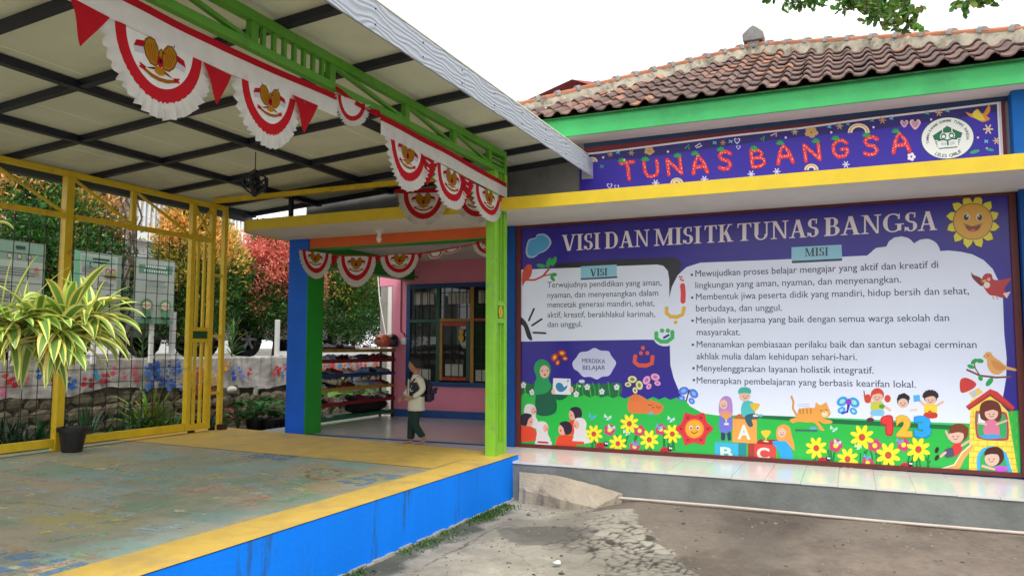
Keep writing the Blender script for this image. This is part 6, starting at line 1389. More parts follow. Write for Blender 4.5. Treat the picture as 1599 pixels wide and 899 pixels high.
topiary(TX, ty(28), 1.35, 4.35, .85, 'large clipped tree with orange tips at the far left behind the fence', (.68, .38, .12), (.40, .36, .05), (.045, .15, .025), 11, 850)
topiary(TX-.1, ty(126), 1.35, 4.1, .60, 'clipped tree with orange tips behind the left yellow fence post', (.66, .38, .14), (.38, .36, .05), (.045, .15, .025), 12, 620)
topiary(TX, ty(292), 1.45, 3.80, .58, 'clipped tree with bright orange top behind the yellow gate', (.78, .44, .11), (.46, .40, .06), (.04, .13, .02), 13, 650, tipbias=.8)
topiary(TX-.2, ty(330), 1.6, 3.5, .62, 'golden green clipped tree just right of the gate, half hidden by it', (.80, .50, .10), (.48, .44, .06), (.05, .16, .03), 14, 520)
topiary(TX+.1, ty(422), 1.50, 3.55, .78, 'clipped tree with coral red top beside the blue column', (.74, .22, .17), (.48, .22, .08), (.04, .13, .02), 15, 850, tipbias=1.0)
topiary(TX, ty(520), 1.45, 3.9, .95, 'clipped tree with orange and green leaves seen through the porch behind the shoe rack', (.72, .42, .10), (.40, .36, .05), (.04, .14, .02), 16, 900)
topiary(TX-.4, ty(572), 1.25, 3.4, .75, 'lighter green clipped tree beside the pink wall behind the shoe rack', (.42, .30, .06), (.16, .26, .03), (.06, .16, .03), 17, 600)

# thin bare climbing stem on a white post
q = on(195, 556, 0, -10.3); vt = empty('bare_vine', (q.x, q.y, 1.03), 'bare twisted brown vine stems on a pale post between the two notice boards', 'vine')
m_ = MB()
for k in range(4):
    pts = [(rnd.uniform(-.05, .05)+.03*k, rnd.uniform(-.08, .08)+.05*k-.08, z) for z in np.arange(0, 3.2, .25)]; m_.tube(pts, .012+.004*(k % 2), 6)
for k in range(46):
    z = rnd.uniform(.3, 3.1); y = rnd.uniform(-.1, .12); m_.tube([(0, y, z), (rnd.uniform(-.1, .1), y+rnd.uniform(-.16, .16), z+rnd.uniform(-.02, .12))], [.007, .003], 5)
m_.build('stem', bark, vt, smooth=True); MB().tube([(-.05, 0, 0), (-.05, 0, 3.3)], .05, 10).build('pale_pole', mat('pole', (.42, .40, .37), .8, .15), vt, smooth=True)

# ================================================================== HOUSE WITH BALCONY beyond the trees, cars
hb = empty('white_house', (0, 0, 0), 'white house with white balcony railing seen between the trees', 'house')
q0, q1 = on(150, 350, 0, -19), on(300, 352, 0, -19)
zf = q0.z; boxo('wall', (-26, q0.y-3, 1.0), (-19.6, q1.y+3.5, zf-.25), mat('house_white', (.66, .66, .66), .8, .06, 2), hb)
boxo('balcony_slab', (-19.9, q0.y-3, zf-.25), (-18.98, q1.y+2.6, zf), white_paint, hb); boxo('upper_wall', (-26, q0.y-3, zf), (-21, q1.y+3, zf+3.2), mat('house_upper', (.40, .41, .42), .8, .1, 2), hb)
boxo('roof', (-27, q0.y-4, zf+3.2), (-18.6, q1.y+3.4, zf+3.45), red_roof, hb)
for y in np.arange(q0.y-2.9, q1.y+2.5, .17): boxo('baluster', (-19.06, y, zf), (-19.0, y+.07, zf+.95), white_paint, hb)
boxo('railing', (-19.09, q0.y-3, zf+.95), (-18.97, q1.y+2.6, zf+1.03), white_paint, hb)
for y in (q0.y, q0.y+3.4): boxo('window', (-19.604, y, 2.0), (-19.59, y+1.3, 3.6), glass_m, hb)
# plain block wall far left, and pale wall beside the pink wall
nb = on(603, 500, 1, 13.6); tag(boxo('block_wall', (on(594, 500, 1, 13.6).x, 13.6, -.2), (nb.x+.13, 13.75, 2.8), mat('block_grey', (.30, .29, .27), .9, .15, 6, .6, 20)), 'narrow grey rough block wall left of the pink wall corner', 'wall')
tag(MB().tube([(nb.x+.28, 13.3, -.1), (nb.x+.28, 13.3, 2.9)], .045, 12).build('white_downpipe', white_pl, smooth=True), 'white vertical downpipe beside the pink wall', 'pipe')
m_ = MB(); pw = [on(x, y, 1, 13.0) for x, y in ((588, 395), (590, 430), (593, 470), (600, 510), (606, 540))]; tag(m_.tube(pw, .012, 6).build('hanging_cable', white_pl, smooth=True), 'pale cable sagging down beside the tree left of the pink wall', 'cable')

def car(x, y, rz, colm_, label, grp='cars in the upper car park'):
    c = empty('parked_car', (x, y, 1.03), label, 'car', grp, rz=rz)
    side = [(-2.25, .42), (-2.28, .75), (-2.2, .98), (-1.95, 1.05), (-1.75, 1.55), (-1.5, 1.76), (.2, 1.80), (.55, 1.72), (1.15, 1.12), (2.05, .98), (2.28, .82), (2.32, .45), (2.2, .33)]
    arch = lambda cx: [(cx+.42*math.cos(R(a)), .36+.42*math.sin(R(a))) for a in range(0, 181, 20)]
    outline = side+arch(1.42)+arch(-1.38)+[(-2.2, .33)]
    MB().prism(outline, -.86, .86, 1).build('body', colm_, c, bevel=.03)
    for s_ in (-1, 1):
        for pts in ([(-1.78, 1.12), (-1.6, 1.58), (-1.4, 1.68), (-.72, 1.70), (-.72, 1.12)], [(-.62, 1.12), (-.62, 1.70), (.22, 1.70), (.48, 1.62), (.95, 1.12)]):
            MB().prism(pts, s_*.865, s_*.872, 1).build('side_window', glass_m, c)
        for cx in (1.42, -1.38):
            wv = empty('wheel', (cx, s_*.76, .36), parent=c)
            MB().lathe([(.22, -.11), (.33, -.12), (.37, -.08), (.375, 0), (.37, .08), (.33, .12), (.22, .11)], n=28, axis='y').build('tyre', rubber, wv, smooth=True)
            m_ = MB(); m_.lathe([(.0001, s_*.08), (.07, s_*.09), (.075, s_*.05)], n=14, axis='y'); m_.lathe([(.225, s_*.10), (.24, s_*.09), (.22, s_*.02)], n=24, axis='y')
            for k in range(6):
                a = k*math.pi/3; m_.bar((.05*math.cos(a), s_*.075, .05*math.sin(a)), (.225*math.cos(a), s_*.085, .225*math.sin(a)), .055, .03, up=(0, 1, 0))
            m_.build('rim', mat('alloy', (.30, .30, .31), .35, .05, 5, 0, metal=.6), wv, smooth=True)
            MB().lathe([(.0001, 0), (.23, 0)], n=20, axis='y').build('brake_disc', black_pl, wv)
        MB().box((2.15, s_*.62-.14, .72), (2.325, s_*.62+.14, .86)).build('headlight', mat('lamp_glass', (.6, .6, .58), .1), c, bevel=.02)
        MB().box((-2.30, s_*.70-.1, .80), (-2.18, s_*.70+.1, 1.0)).build('tail_light', mat('tail_red', (.3, .01, .01), .2), c, bevel=.02)
    MB().prism([(.60, 1.70), (1.16, 1.14), (1.17, 1.14), (.61, 1.705)], -.70, .70, 1).build('windscreen', glass_m, c)
    boxo('bumper', (2.26, -.80, .35), (2.38, .80, .60), black_pl, c, bevel=.03)
    return c
w1 = on(392, 527, 0, -10.9); cw = mat('car_white', (.70, .71, .72), .25, .03, 3, 0, coat=.5)
a_ = R(62)
def place(wpt, rz, wl): # put the near wheel wl (local) at the sighted point
    return (wpt.x-(wl[0]*math.cos(rz)-wl[1]*math.sin(rz)), wpt.y-(wl[0]*math.sin(rz)+wl[1]*math.cos(rz)))
x_, y_ = place(w1, R(88), (-1.38, -.76)); car(x_-.15, y_, R(88), cw, 'white parked car with dark wheel showing left of the red topped tree')
w2 = on(200, 530, 0, -11.2); x_, y_ = place(w2, R(92), (-1.38, -.76)); car(x_-.1, y_-1.0, R(92), mat('car_silver', (.34, .36, .38), .25, .03, 3, 0, coat=.5), 'pale grey parked car behind the notice boards, partly hidden by trees')
q = on(195, 545, 0, -12.5)

# ================================================================== NOTICE BOARDS behind the fence
PXX = -9.52
def board(px0, py0, px1, py1, label, deco):
    a = on(px0, py0, 0, PXX); b_ = on(px1, py0, 0, PXX); zt = (a.z+b_.z)/2; zb_ = on((px0+px1)/2, py1, 0, PXX).z
    o = empty('notice_board', (0, 0, 0), label, 'notice board', 'notice boards beyond the fence')
    boxo('panel', (PXX-.02, a.y, zb_), (PXX, b_.y, zt), mat('poster_backing', (.20, .27, .23), .6, .1, 3), o)
    boxo('post', (PXX-.06, (a.y+b_.y)/2-.03, 1.0), (PXX-.021, (a.y+b_.y)/2+.03, zb_+.2), white_paint, o)
    m_ = MB(); lay = [0]
    def poly(pts, c):
        lay[0] += 1; X = PXX+.001+.0006*lay[0]; q = [(X, a.y+(b_.y-a.y)*u, zb_+(zt-zb_)*v) for u, v in pts]
        tri = tessellate_polygon([[Vector((p[1], p[2], 0)) for p in q]]); m_.add(q, [tuple(t) for t in tri], c)
    def ell(u, v, ru, rv, c): poly([(u+ru*math.cos(t*math.pi/8), v+rv*math.sin(t*math.pi/8)) for t in range(16)], c)
    deco(poly, ell); m_.build('printed_sheet', print_dull, o)
    return o
def lines(poly, u0, u1, v0, n, dv, c='#5a6a62'):
    for k in range(n):
        e = u1-rnd.uniform(0, .2); poly([(u0, v0-k*dv), (e, v0-k*dv), (e, v0-k*dv-.008), (u0, v0-k*dv-.008)], c)
def d1(poly, ell):
    poly([(.02, .02), (.98, .02), (.98, .98), (.02, .98)], '#a8b4aa'); poly([(.02, .82), (.98, .82), (.98, .98), (.02, .98)], '#7b9a88')
    for u in (.32, .5, .68): ell(u, .86, .05, .03, '#7a4a4a'); ell(u, .86, .035, .02, '#a8b4aa')
    poly([(.42, .93), (.6, .93), (.6, .96), (.42, .96)], '#33443c'); lines(poly, .12, .9, .74, 3, .025); lines(poly, .12, .5, .64, 14, .028); lines(poly, .12, .85, .24, 7, .028); ell(.82, .74, .05, .03, '#b87a6a')
def d2(poly, ell):
    poly([(.0, .0), (.1, .0), (.1, 1), (.0, 1)], '#6fb08c'); poly([(.1, .02), (.90, .02), (.90, .97), (.1, .97)], '#b2bab2'); poly([(.12, .82), (.4, .78), (.85, .86), (.85, .95), (.12, .95)], '#8fae9e')
    poly([(.36, .90), (.72, .90), (.72, .925), (.36, .925)], '#2a3a38'); poly([(.36, .86), (.70, .86), (.70, .88), (.36, .88)], '#2a3a38')
    lines(poly, .14, .62, .80, 4, .022); lines(poly, .5, .86, .62, 3, .022); lines(poly, .14, .6, .46, 4, .022); lines(poly, .5, .86, .26, 3, .022)
    def kid(u, v, s=1):
        ell(u, v, .05*s, .032*s, '#7a3a2a'); ell(u, v-.006, .036*s, .024*s, '#d0a08a'); ell(u, v-.05, .06*s, .03*s, '#8aa05a'); ell(u, v-.075, .09*s, .015*s, '#7a4a34')
    for u, v in ((.68, .77), (.80, .77), (.28, .62), (.70, .42), (.80, .36), (.70, .13), (.26, .16)): kid(u, v)
def d3(poly, ell):
    poly([(.02, .02), (.98, .02), (.98, .98), (.02, .98)], '#a6b0a8'); poly([(.08, .76), (.92, .78), (.94, .92), (.08, .90)], '#5f8a74'); poly([(.02, .0), (.98, .0), (.98, .07), (.6, .10), (.02, .06)], '#6f9a80')
    for y_, x0, x1 in ((.86, .24, .76), (.79, .2, .8)):
        for k in range(10): u = x0+(x1-x0)*k/10; poly([(u, y_), (u+.035, y_), (u+.035, y_+.035), (u, y_+.035)], '#cfdcd2')
    for y_, x0, x1 in ((.63, .30, .72), (.56, .24, .78)):
        for k in range(11): u = x0+(x1-x0)*k/11; poly([(u, y_), (u+.034, y_), (u+.034, y_+.028), (u, y_+.028)], '#7f948c')
    for u, c in ((.28, '#4f8a5c'), (.74, '#5f9a70')):
        ell(u, .29, .15, .085, c); ell(u, .275, .11, .062, '#d8c0a4'); ell(u-.04, .275, .012, .009, '#5a3a2a'); ell(u+.04, .275, .012, .009, '#5a3a2a'); ell(u, .25, .02, .008, '#b86a5a')
        poly([(u-.09, .19), (u+.09, .19), (u+.12, .09), (u-.12, .09)], c); ell(u-.06, .085, .06, .02, '#2e4038'); ell(u+.07, .085, .06, .02, '#2e4038')
board(-12, 377, 72, 545, 'pale green notice board with logos and rows of text at the left edge', d1)
board(118, 395, 191, 512, 'notice board with pictures of children in the middle, green left border', d2)
board(212, 405, 274, 505, 'notice board showing two children in green dress under a ribbon title', d3)

# ================================================================== STRAP-LEAF PLANTS
def strap(mb, base_, az, el, L_, W_, droop, c1, c2=None, n=7, twist=0):
    """arching leaf, keel folded, pale margins if c2 is given"""
    p = Vector(base_); d = Vector((math.cos(az)*math.cos(el), math.sin(az)*math.cos(el), math.sin(el))); step = L_/n; rows = []
    for i in range(n+1):
        f = i/n; w_ = W_*(math.sin(math.pi*min(1, .10+f*.92))**.75)*(1 if f < 1 else .05); side = d.cross(Vector((0, 0, 1)))
        side = side.normalized() if side.length > .05 else Vector((math.sin(az), -math.cos(az), 0))
        side = (Matrix.Rotation(twist*f, 3, d) @ side); nrm = side.cross(d).normalized()
        rows.append([p-side*w_*.5+nrm*w_*.12, p-side*w_*.27+nrm*w_*.02, p+side*w_*.27+nrm*w_*.02, p+side*w_*.5+nrm*w_*.12]); p = p+d*step; d = (d+Vector((0, 0, -droop*step*(.4+1.2*f)))).normalized()
    k = len(mb.v); mb.v += [tuple(v) for r_ in rows for v in r_]
    for i in range(n):
        for j in range(3): mb.f.append((k+4*i+j, k+4*i+4+j, k+4*i+5+j, k+4*i+1+j)); mb.c.append(lin(c2 if (c2 and j != 1) else c1))
LF = vcol_mat('strap_leaf', .38, .14, .22, spec=.45, scale=14)
def plant(x, y, z, n, L_, W_, elr, droop, c1, c2, label, cat='plant', name='garden_plant', stem=0, single=True, grp=None, per_leaf=False):
    o = empty(name, (x, y, z), label, cat, grp); m_ = MB()
    for k in range(n):
        az = k*2.399+rnd.uniform(-.3, .3); f = k/n; el = R(elr[0]+(elr[1]-elr[0])*(1-f)+rnd.uniform(-12, 12)); s_ = rnd.uniform(.7, 1.15)
        cc = tuple(v*rnd.uniform(.6, 1.35) for v in lin(c1))
        mm = MB() if per_leaf else m_
        strap(mm, (rnd.uniform(-.02, .02), rnd.uniform(-.02, .02), stem*(1-f)), az, el, L_*s_, W_*s_, droop, cc, c2, 6, rnd.uniform(-.6, .6))
        if per_leaf: mm.build('leaf', LF, o, smooth='all')
    if not per_leaf: m_.build('leaves', LF, o, smooth='all')
    if stem: MB().tube([(0, 0, -.05), (0, 0, stem)], .015, 6).build('stem', bark, o)
    return o
def gp(px, py, X=-9.0): q = on(px, py, 0, X); return q.x, q.y
DK, MD, LG, YG = (.012, .045, .016), (.03, .11, .022), (.07, .20, .03), (.22, .30, .03)
specs = [(8, 690, 26, .60, .05, (15, 80), 2.2, DK, None, 'dark strap leaved clump at the lower left edge behind the fence'), (45, 688, 26, .55, .045, (15, 80), 2.4, DK, None, 'dark green strap leaved clump left of the first fence post'),
         (70, 682, 22, .5, .05, (20, 75), 2.4, MD, None, 'mid green leafy plant right behind the first fence post'), (118, 690, 16, .42, .05, (25, 75), 2.2, MD, (.35, .4, .2), 'variegated leafy plant growing behind the black pot'),
         (142, 684, 20, .55, .05, (40, 85), 1.4, (.05, .12, .06), None, 'grey green upright plant right of the black pot'), (165, 682, 22, .45, .045, (15, 60), 2.6, MD, None, 'low green plant in the bed under the handprint wall'),
         (205, 678, 22, .62, .045, (10, 50), 2.8, (.05, .13, .045), (.30, .36, .22), 'arching striped plant with long pale edged leaves'), (222, 672, 20, .62, .06, (30, 80), 1.8, MD, None, 'tall dark leaved plant under the yellow green bush'),
         (238, 666, 46, .80, .045, (35, 85), 2.0, YG, None, 'bright yellow green bushy plant before the blue handprints'), (272, 668, 18, .42, .05, (20, 70), 2.2, MD, None, 'small green plant beside the gate'),
         (300, 664, 18, .45, .05, (20, 70), 2.2, DK, None, 'dark small plant seen through the gate bars'),
         (25, 684, 30, .7, .04, (30, 80), 2.0, (.02, .07, .03), None, 'tall dark grassy clump beside the lower left edge plants'), (92, 684, 20, .5, .04, (30, 80), 2.0, (.03, .08, .035), None, 'narrow leaved clump directly behind the first fence post and pot'),
         (185, 680, 22, .5, .035, (25, 80), 2.2, (.02, .08, .03), None, 'dark narrow leaved plant between the grey green and the striped plants'), (255, 672, 26, .6, .04, (35, 85), 1.8, (.10, .20, .03), None, 'light green narrow plant right of the bright yellow green bush'), (318, 662, 18, .5, .045, (25, 80), 2.0, (.03, .10, .03), None, 'green plant between the last gate bar and the gate post')]
for px, py, n_, L_, W_, elr, dr, c1, c2, lab in specs:
    x, y = gp(px, py-4, -8.75 if px % 2 else -9.0); plant(x+rnd.uniform(-.1, .1), y, -.08, n_, L_, W_, elr, dr, c1, c2, lab, grp=None)
for px, lab in ((362, 'thin bamboo like plant on the wall top beside the dark car wheel'), (300, 'narrow leaved plant on the wall top behind the gate'), (222, 'narrow leaved plant on the wall top below the rightmost notice board')):
    q = on(px, 556, 0, WX-.14); plant(q.x, q.y, 1.04, 34, .34, .022, (20, 75), 2.4, (.10, .24, .04), None, lab, stem=.45)
# broad-leaved plants near the column
def broad(x, y, z, n, label, sz=.2, c=(.05, .20, .03), c2=None, h=.3, red=0):
    o = empty('broad_leaved_plant', (x, y, z), label, 'plant'); st = MB()
    for k in range(n):
        az = k*2.4+rnd.uniform(-.3, .3); r_ = rnd.uniform(.05, .24); hz = h*rnd.uniform(.5, 1.15); b_ = Vector((r_*math.cos(az), r_*math.sin(az), hz)); st.tube([(0, 0, 0), (r_*.3*math.cos(az), r_*.3*math.sin(az), hz*.6), tuple(b_)], .005, 5)
        mm = MB(); cc = tuple(v*rnd.uniform(.65, 1.4) for v in lin(c)); cc = (.35, .05, .05) if rnd.random() < red else cc
        strap(mm, b_, az, R(rnd.uniform(-5, 35)), sz*rnd.uniform(.8, 1.25), sz*.55, 3.2, cc, None, 6); mm.build('leaf', LF, o, smooth='all')
    st.build('stem', mat('leaf_stalk', (.05, .12, .03), .6), o); return o
for px, py, n_, lab, sz_, c, h, rd in ((352, 668, 12, 'low green and red caladium beside the gate post', .20, (.06, .20, .05), .22, .4), (372, 662, 12, 'broad leaved plant with pink leaves near the gate post', .2, (.07, .20, .05), .34, .35), (398, 660, 20, 'peace lily with broad glossy leaves and one white flower beside the kerb', .27, (.045, .19, .03), .42, 0),
                                    (422, 658, 16, 'broad glossy green plant in the middle of the bed before the column', .25, (.04, .17, .03), .34, 0), (446, 656, 14, 'dark broad leaved plant touching the blue column', .22, (.035, .13, .03), .32, 0),
                                    (515, 652, 12, 'pale green leafy plant behind the lowest rack shelf', .24, (.10, .30, .04), .4, 0), (552, 645, 14, 'bright green leafy plant behind the middle of the rack', .26, (.09, .26, .04), .45, 0), (585, 640, 12, 'green leafy plant behind the far end of the rack', .25, (.06, .2, .04), .4, 0)):
    q = on(px, py-8, 0, -8.85); broad(q.x, q.y, -.1, n_, lab, sz_, c, None, h, rd)
q = on(399, 611, 0, -8.8); lf = empty('white_flower', (q.x, q.y, q.z-.06), 'single white peace lily bloom standing above the leaves', 'flower')
mm = MB(); strap(mm, (0, 0, 0), R(-30), R(75), .17, .08, .6, (.8, .8, .7)); mm.build('petal', LF, lf, smooth='all'); MB().tube([(0, 0, -.42), (0, 0, .02)], .005, 5).build('stalk', mat('leaf_stalk', (.05, .12, .03), .6), lf)
q = on(377, 610, 0, -9.1); m_ = MB().ell((0, 0, 0), (.07, .10, .06), 12, 7); o = m_.build('white_stone', mat('white_stone', (.6, .58, .52), .8), smooth=True); o.location = (WX+.10, q.y+.2, q.z); tag(o, 'smooth white stone resting on the stone wall ledge', 'stone')
# dark nursery bags under the peace lily
for px, lab in ((362, 'black nursery bag at the foot of the gate post'), (392, 'black nursery bag under the peace lily'), (425, 'black nursery bag near the blue column')):
    q = on(px, 668, 2, .0); o = MB().lathe([(.0001, 0), (.11, 0), (.14, .10), (.15, .20), (.13, .205), (.11, .16), (.0001, .15)], n=16).build('nursery_bag', black_pl, smooth=True); o.location = (min(q.x, -8.5), q.y+.5, -.1); tag(o, lab, 'pot')
# pots
pq = on(108, 702, 2, .11)
pot = empty('flower_pot', (-7.72, 5.62, PZ(-7.72)+.002), 'black plastic pot standing on the platform against the fence post', 'pot')
MB().lathe([(.0001, .0), (.10, 0), (.135, .22), (.155, .22), (.158, .265), (.14, .265), (.135, .235), (.0001, .225)], n=28).build('pot_body', black_pl, pot, smooth=True)
MB().lathe([(.0001, .23), (.133, .236)], n=20).build('soil', soil_m, pot)

# variegated plant in the left foreground: every leaf its own piece
LC, LE = (.17, .31, .07), (.82, .82, .20)
def vg_leaf(par, base_, az, el, L_, W_, dr, tw=0):
    mm = MB(); g_ = rnd.uniform(.7, 1.3); strap(mm, base_, az, el, L_, W_, dr, tuple(v*g_ for v in LC), tuple(v*rnd.uniform(.8, 1.1) for v in LE), 8, tw); return mm.build('leaf', LF, par, smooth='all')
dep = 2.55
def at_depth(px, py, d_): r_ = ray(px, py); return CAM+r_*d_
vgp = empty('variegated_plant', (0, 0, 0), 'bushy variegated plant with arching yellow edged green leaves in the left foreground', 'plant')
heads = [(104, 500, 2.55, 50, .20), (56, 506, 2.50, 38, .19), (142, 495, 2.62, 36, .17), (14, 498, 2.45, 36, .19), (85, 525, 2.5, 28, .18), (36, 528, 2.48, 24, .18), (-25, 520, 2.45, 28, .19), (-35, 345, 2.5, 6, .13)]
root = at_depth(-420, 640, 2.1); root.z = -.30
for hi, (px, py, d_, n_, L_) in enumerate(heads):
    c_ = at_depth(px, py, d_)
    for k in range(n_):
        v = unit(rng.normal(size=3)*np.array([1, 1, .75])+np.array([.1, 0, -.05])); az = math.atan2(v[1], v[0]); el = math.asin(max(-1, min(1, v[2])))*.9+.30
        vg_leaf(vgp, c_+Vector(v)*.025+Vector((0, 0, .0)), az, el, L_*rnd.uniform(.65, 1.2), .036*rnd.uniform(.8, 1.15), rnd.uniform(5, 11), rnd.uniform(-.8, .8))
    mid = at_depth(-420, py-25, d_); pts = []
    for i in range(9): f = i/8; pts.append(root*(1-f)**2+mid*2*f*(1-f)+c_*f*f)
    MB().tube(pts, [.012]*5+[.008]*4, 7).build('stem', mat('plant_stem', (.16, .14, .08), .8, .2), vgp, smooth=True)
for px, py, el, L_ in ((20, 440, 75, .24), (35, 445, 62, .26), (12, 430, 85, .2)):
    c_ = at_depth(px-10, py+60, 2.5); vg_leaf(vgp, c_, R(rnd.uniform(-10, 60)), R(el), L_, .034, 3.5)
po = empty('clay_pot', tuple(root), 'big pot holding the variegated plant beyond the left edge of the picture', 'pot'); po.location.z = -.48
MB().lathe([(.0001, 0), (.17, 0), (.23, .3), (.25, .3), (.25, .34), (.21, .34), (.20, .3), (.0001, .28)], n=28).build('pot_body', mat('terracotta', (.30, .10, .05), .8), po, smooth=True)

# ================================================================== OVERHEAD TREE at the top right
tr = empty('overhanging_tree', (0, 0, 0), 'leafy tree branches hanging into the sky at the top right', 'tree')
tz = Vector((3.9, 5.2, 0)); MB().tube([(3.9, 5.2, -.5), (3.8, 5.3, 1.5), (3.7, 5.2, 3.2), (3.3, 5.1, 4.4), (2.9, 5.0, 5.4)], [.2, .16, .13, .10, .05], 12).build('trunk', bark, tr, smooth=True)
LP, LD, LN, LCc = [], [], [], []; twg = MB()
br = [((1390, -130), (1385, -60), (1388, -10), (1392, 28)), ((1390, -130), (1330, -60), (1290, -15), (1270, 8)), ((1390, -130), (1310, -50), (1345, 5), (1350, 8)), ((1385, -60), (1410, -10), (1418, 20), (1415, 45)), ((1300, -90), (1240, -40), (1215, -12), (1195, -3)),
      ((1385, -60), (1370, -5), (1362, 20), (1365, 30)), ((1560, -100), (1545, -50), (1520, -15), (1508, 12)), ((1560, -100), (1555, -40), (1540, -12), (1535, 2)), ((1300, -70), (1270, -20), (1262, 2), (1228, 6)), ((1385, -60), (1400, 0), (1420, 10), (1424, 22)), ((1385, -60), (1380, 0), (1376, 10), (1402, 40)), ((1330, -60), (1335, -20), (1325, 0), (1318, 6))]
junction = at_depth(1400, -200, 4.6)
for bi, pts in enumerate(br):
    d_ = 4.6+.25*math.sin(bi*1.7); q = [at_depth(x, y, d_) for x, y in pts]; pr_ = [junction]+q if bi in (0, 1, 6) else q; twg.tube(pr_, [.02]*(len(pr_)-3)+[.009, .006, .003], 5)
    for s_ in range(3):
        for k in range(26 if s_ else 8):
            f = rnd.random(); p = q[s_].lerp(q[s_+1], f); a = rnd.uniform(0, 6.28); off = Vector((math.cos(a)*.07, math.sin(a)*.07, rnd.uniform(-.05, .05)))*rnd.random()
            pc = p+off; dirn = Vector((rnd.uniform(-1, 1), rnd.uniform(-1, 1), rnd.uniform(-.9, .4)))
            for _ in range(2): LP.append(pc); LD.append(dirn+Vector((rnd.uniform(-.5, .5), rnd.uniform(-.5, .5), rnd.uniform(-.5, .5)))); LN.append(Vector((rnd.uniform(-1, 1), rnd.uniform(-1, 1), rnd.uniform(-1, 1)))); LCc.append([c*rnd.uniform(.6, 1.3) for c in rnd.choice([(.15, .28, .05), (.09, .20, .035), (.24, .38, .08)])])
P_ = np.array(LP); D_ = unit(np.array(LD)); N_ = np.array(LN); n_ = len(P_); S_v = unit(np.cross(D_, N_)); Lg = rng.uniform(.038, .062, (n_, 1)); Wd = Lg*.55
hexv = np.stack([P_, P_+D_*Lg*.3+S_v*Wd*.35, P_+D_*Lg*.72+S_v*Wd*.5, P_+D_*Lg, P_+D_*Lg*.72-S_v*Wd*.5, P_+D_*Lg*.3-S_v*Wd*.35], 1).reshape(-1, 3)
fastmesh('foliage', hexv, 6, np.array(LCc), leaf_m, tr); twg.tube([junction, Vector((2.9, 5.0, 5.4))], [.02, .04], 6); twg.build('branch', bark, tr, smooth=True)

# ================================================================== THE BOY
SKIN = mat('skin', (.36, .175, .11), .55, .04, 20, .05, 80)
HAIR = mat('black_hair', (.010, .008, .008), .6, .3, 60, .6, 150); CREAM = mat('cream_shirt', (.62, .58, .47), .85, .05, 20, .3, 90)
DGREEN = mat('dark_green_cloth', (.006, .030, .020), .85, .1, 20, .3, 90); NAVYC = mat('dark_vest', (.012, .020, .035), .8, .1, 20, .3, 90)
def skin_mesh(name, verts, edges, radii, m, parent, sub=2, root_=0):
    me = bpy.data.meshes.new(name); me.from_pydata(verts, edges, []); o = bpy.data.objects.new(name, me); COL.objects.link(o)
    sk = o.modifiers.new('skin', 'SKIN'); sk.use_smooth_shade = True
    for i, r_ in enumerate(radii):
        v = me.skin_vertices[0].data[i]; v.radius = (r_, r_) if not isinstance(r_, tuple) else r_; v.use_root = (i == root_)
    ss = o.modifiers.new('sub', 'SUBSURF'); ss.levels = sub; ss.render_levels = sub
    bpy.context.view_layer.update()
    nm = bpy.data.meshes.new_from_object(o.evaluated_get(bpy.context.evaluated_depsgraph_get())); nm.name = name
    bpy.data.objects.remove(o); nm.materials.clear(); nm.materials.append(m); nm.shade_smooth()
    o = bpy.data.objects.new(name, nm); COL.objects.link(o); o.parent = parent; return o
BOY = empty('person', (-5.17, 8.52, .003), 'small boy in cream shirt, dark vest and dark green trousers walking barefoot in the porch', 'person', rz=R(180+50)); BOY.scale = (1.10, 1.10, 1.0)
# local frame: +x forward, +y to his left is away ... (after the turn his left side faces the yard)
V = [(0, 0, .50), (0, 0, .60), (.0, 0, .72), (.0, 0, .82), (.005, 0, .865), (.01, 0, .90), (.012, 0, .965), (.015, 0, 1.03)]
Rr = [(.075, .085), (.07, .08), (.075, .085), (.065, .075), (.036, .036), (.035, .035), (.066, .070), (.058, .066)]
Ed = [(i, i+1) for i in range(7)]
def add(p, r_, frm): V.append(p); Rr.append(r_); Ed.append((frm, len(V)-1)); return len(V)-1
fing = {}
for s_ in (1, -1):
    sh = add((-.005, s_*.10, .825), .036, 3)
    if s_ == 1: el_ = add((-.04, .135, .69), .028, sh); wr_ = add((.085, .095, .60), .019, el_); pm_ = add((.12, .075, .585), .020, wr_); fd = Vector((.9, -.25, -.25)).normalized()
    else: el_ = add((.03, -.135, .69), .028, sh); wr_ = add((.115, -.13, .595), .019, el_); pm_ = add((.148, -.128, .57), .020, wr_); fd = Vector((.8, .1, -.6)).normalized()
    base_ = Vector(V[pm_]); sd = Vector((0, s_*1., 0)).cross(fd).normalized()
    for k, (o_, L_) in enumerate(((-.018, .034), (-.006, .042), (.006, .040), (.018, .032))):
        b_ = base_+sd*o_+fd*.014; a = add(tuple(b_), .0068, pm_); c_ = add(tuple(b_+fd*L_*.6+Vector((0, -s_*.004, 0))), .006, a); add(tuple(b_+fd*L_+Vector((0, -s_*.010, -.006))), .005, c_)
    tb = base_+Vector((-.012, -s_*.016, .012)); a = add(tuple(tb), .008, pm_); add(tuple(tb+fd*.022+Vector((0, -s_*.012, .010))), .006, a)
    hx = add((0, s_*.048, .47), .062, 0)
    if s_ == 1: kn = add((.055, .055, .27), .042, hx); an = add((-.075, .055, .075), .026, kn); he = add((-.085, .055, .035), .024, an); ba = add((-.03, .058, .014), (.02, .014), he); add((.02, .06, .012), (.018, .010), ba)
    else: kn = add((.035, -.055, .27), .042, hx); an = add((.045, -.058, .06), .026, kn); he = add((.035, -.058, .025), .022, an); ba = add((.09, -.06, .014), (.022, .013), he); add((.14, -.06, .011), (.018, .010), ba)
Rr[6] = (.05, .05); Rr[7] = (.04, .04)
body = skin_mesh('body', V, Ed, Rr, SKIN, BOY)
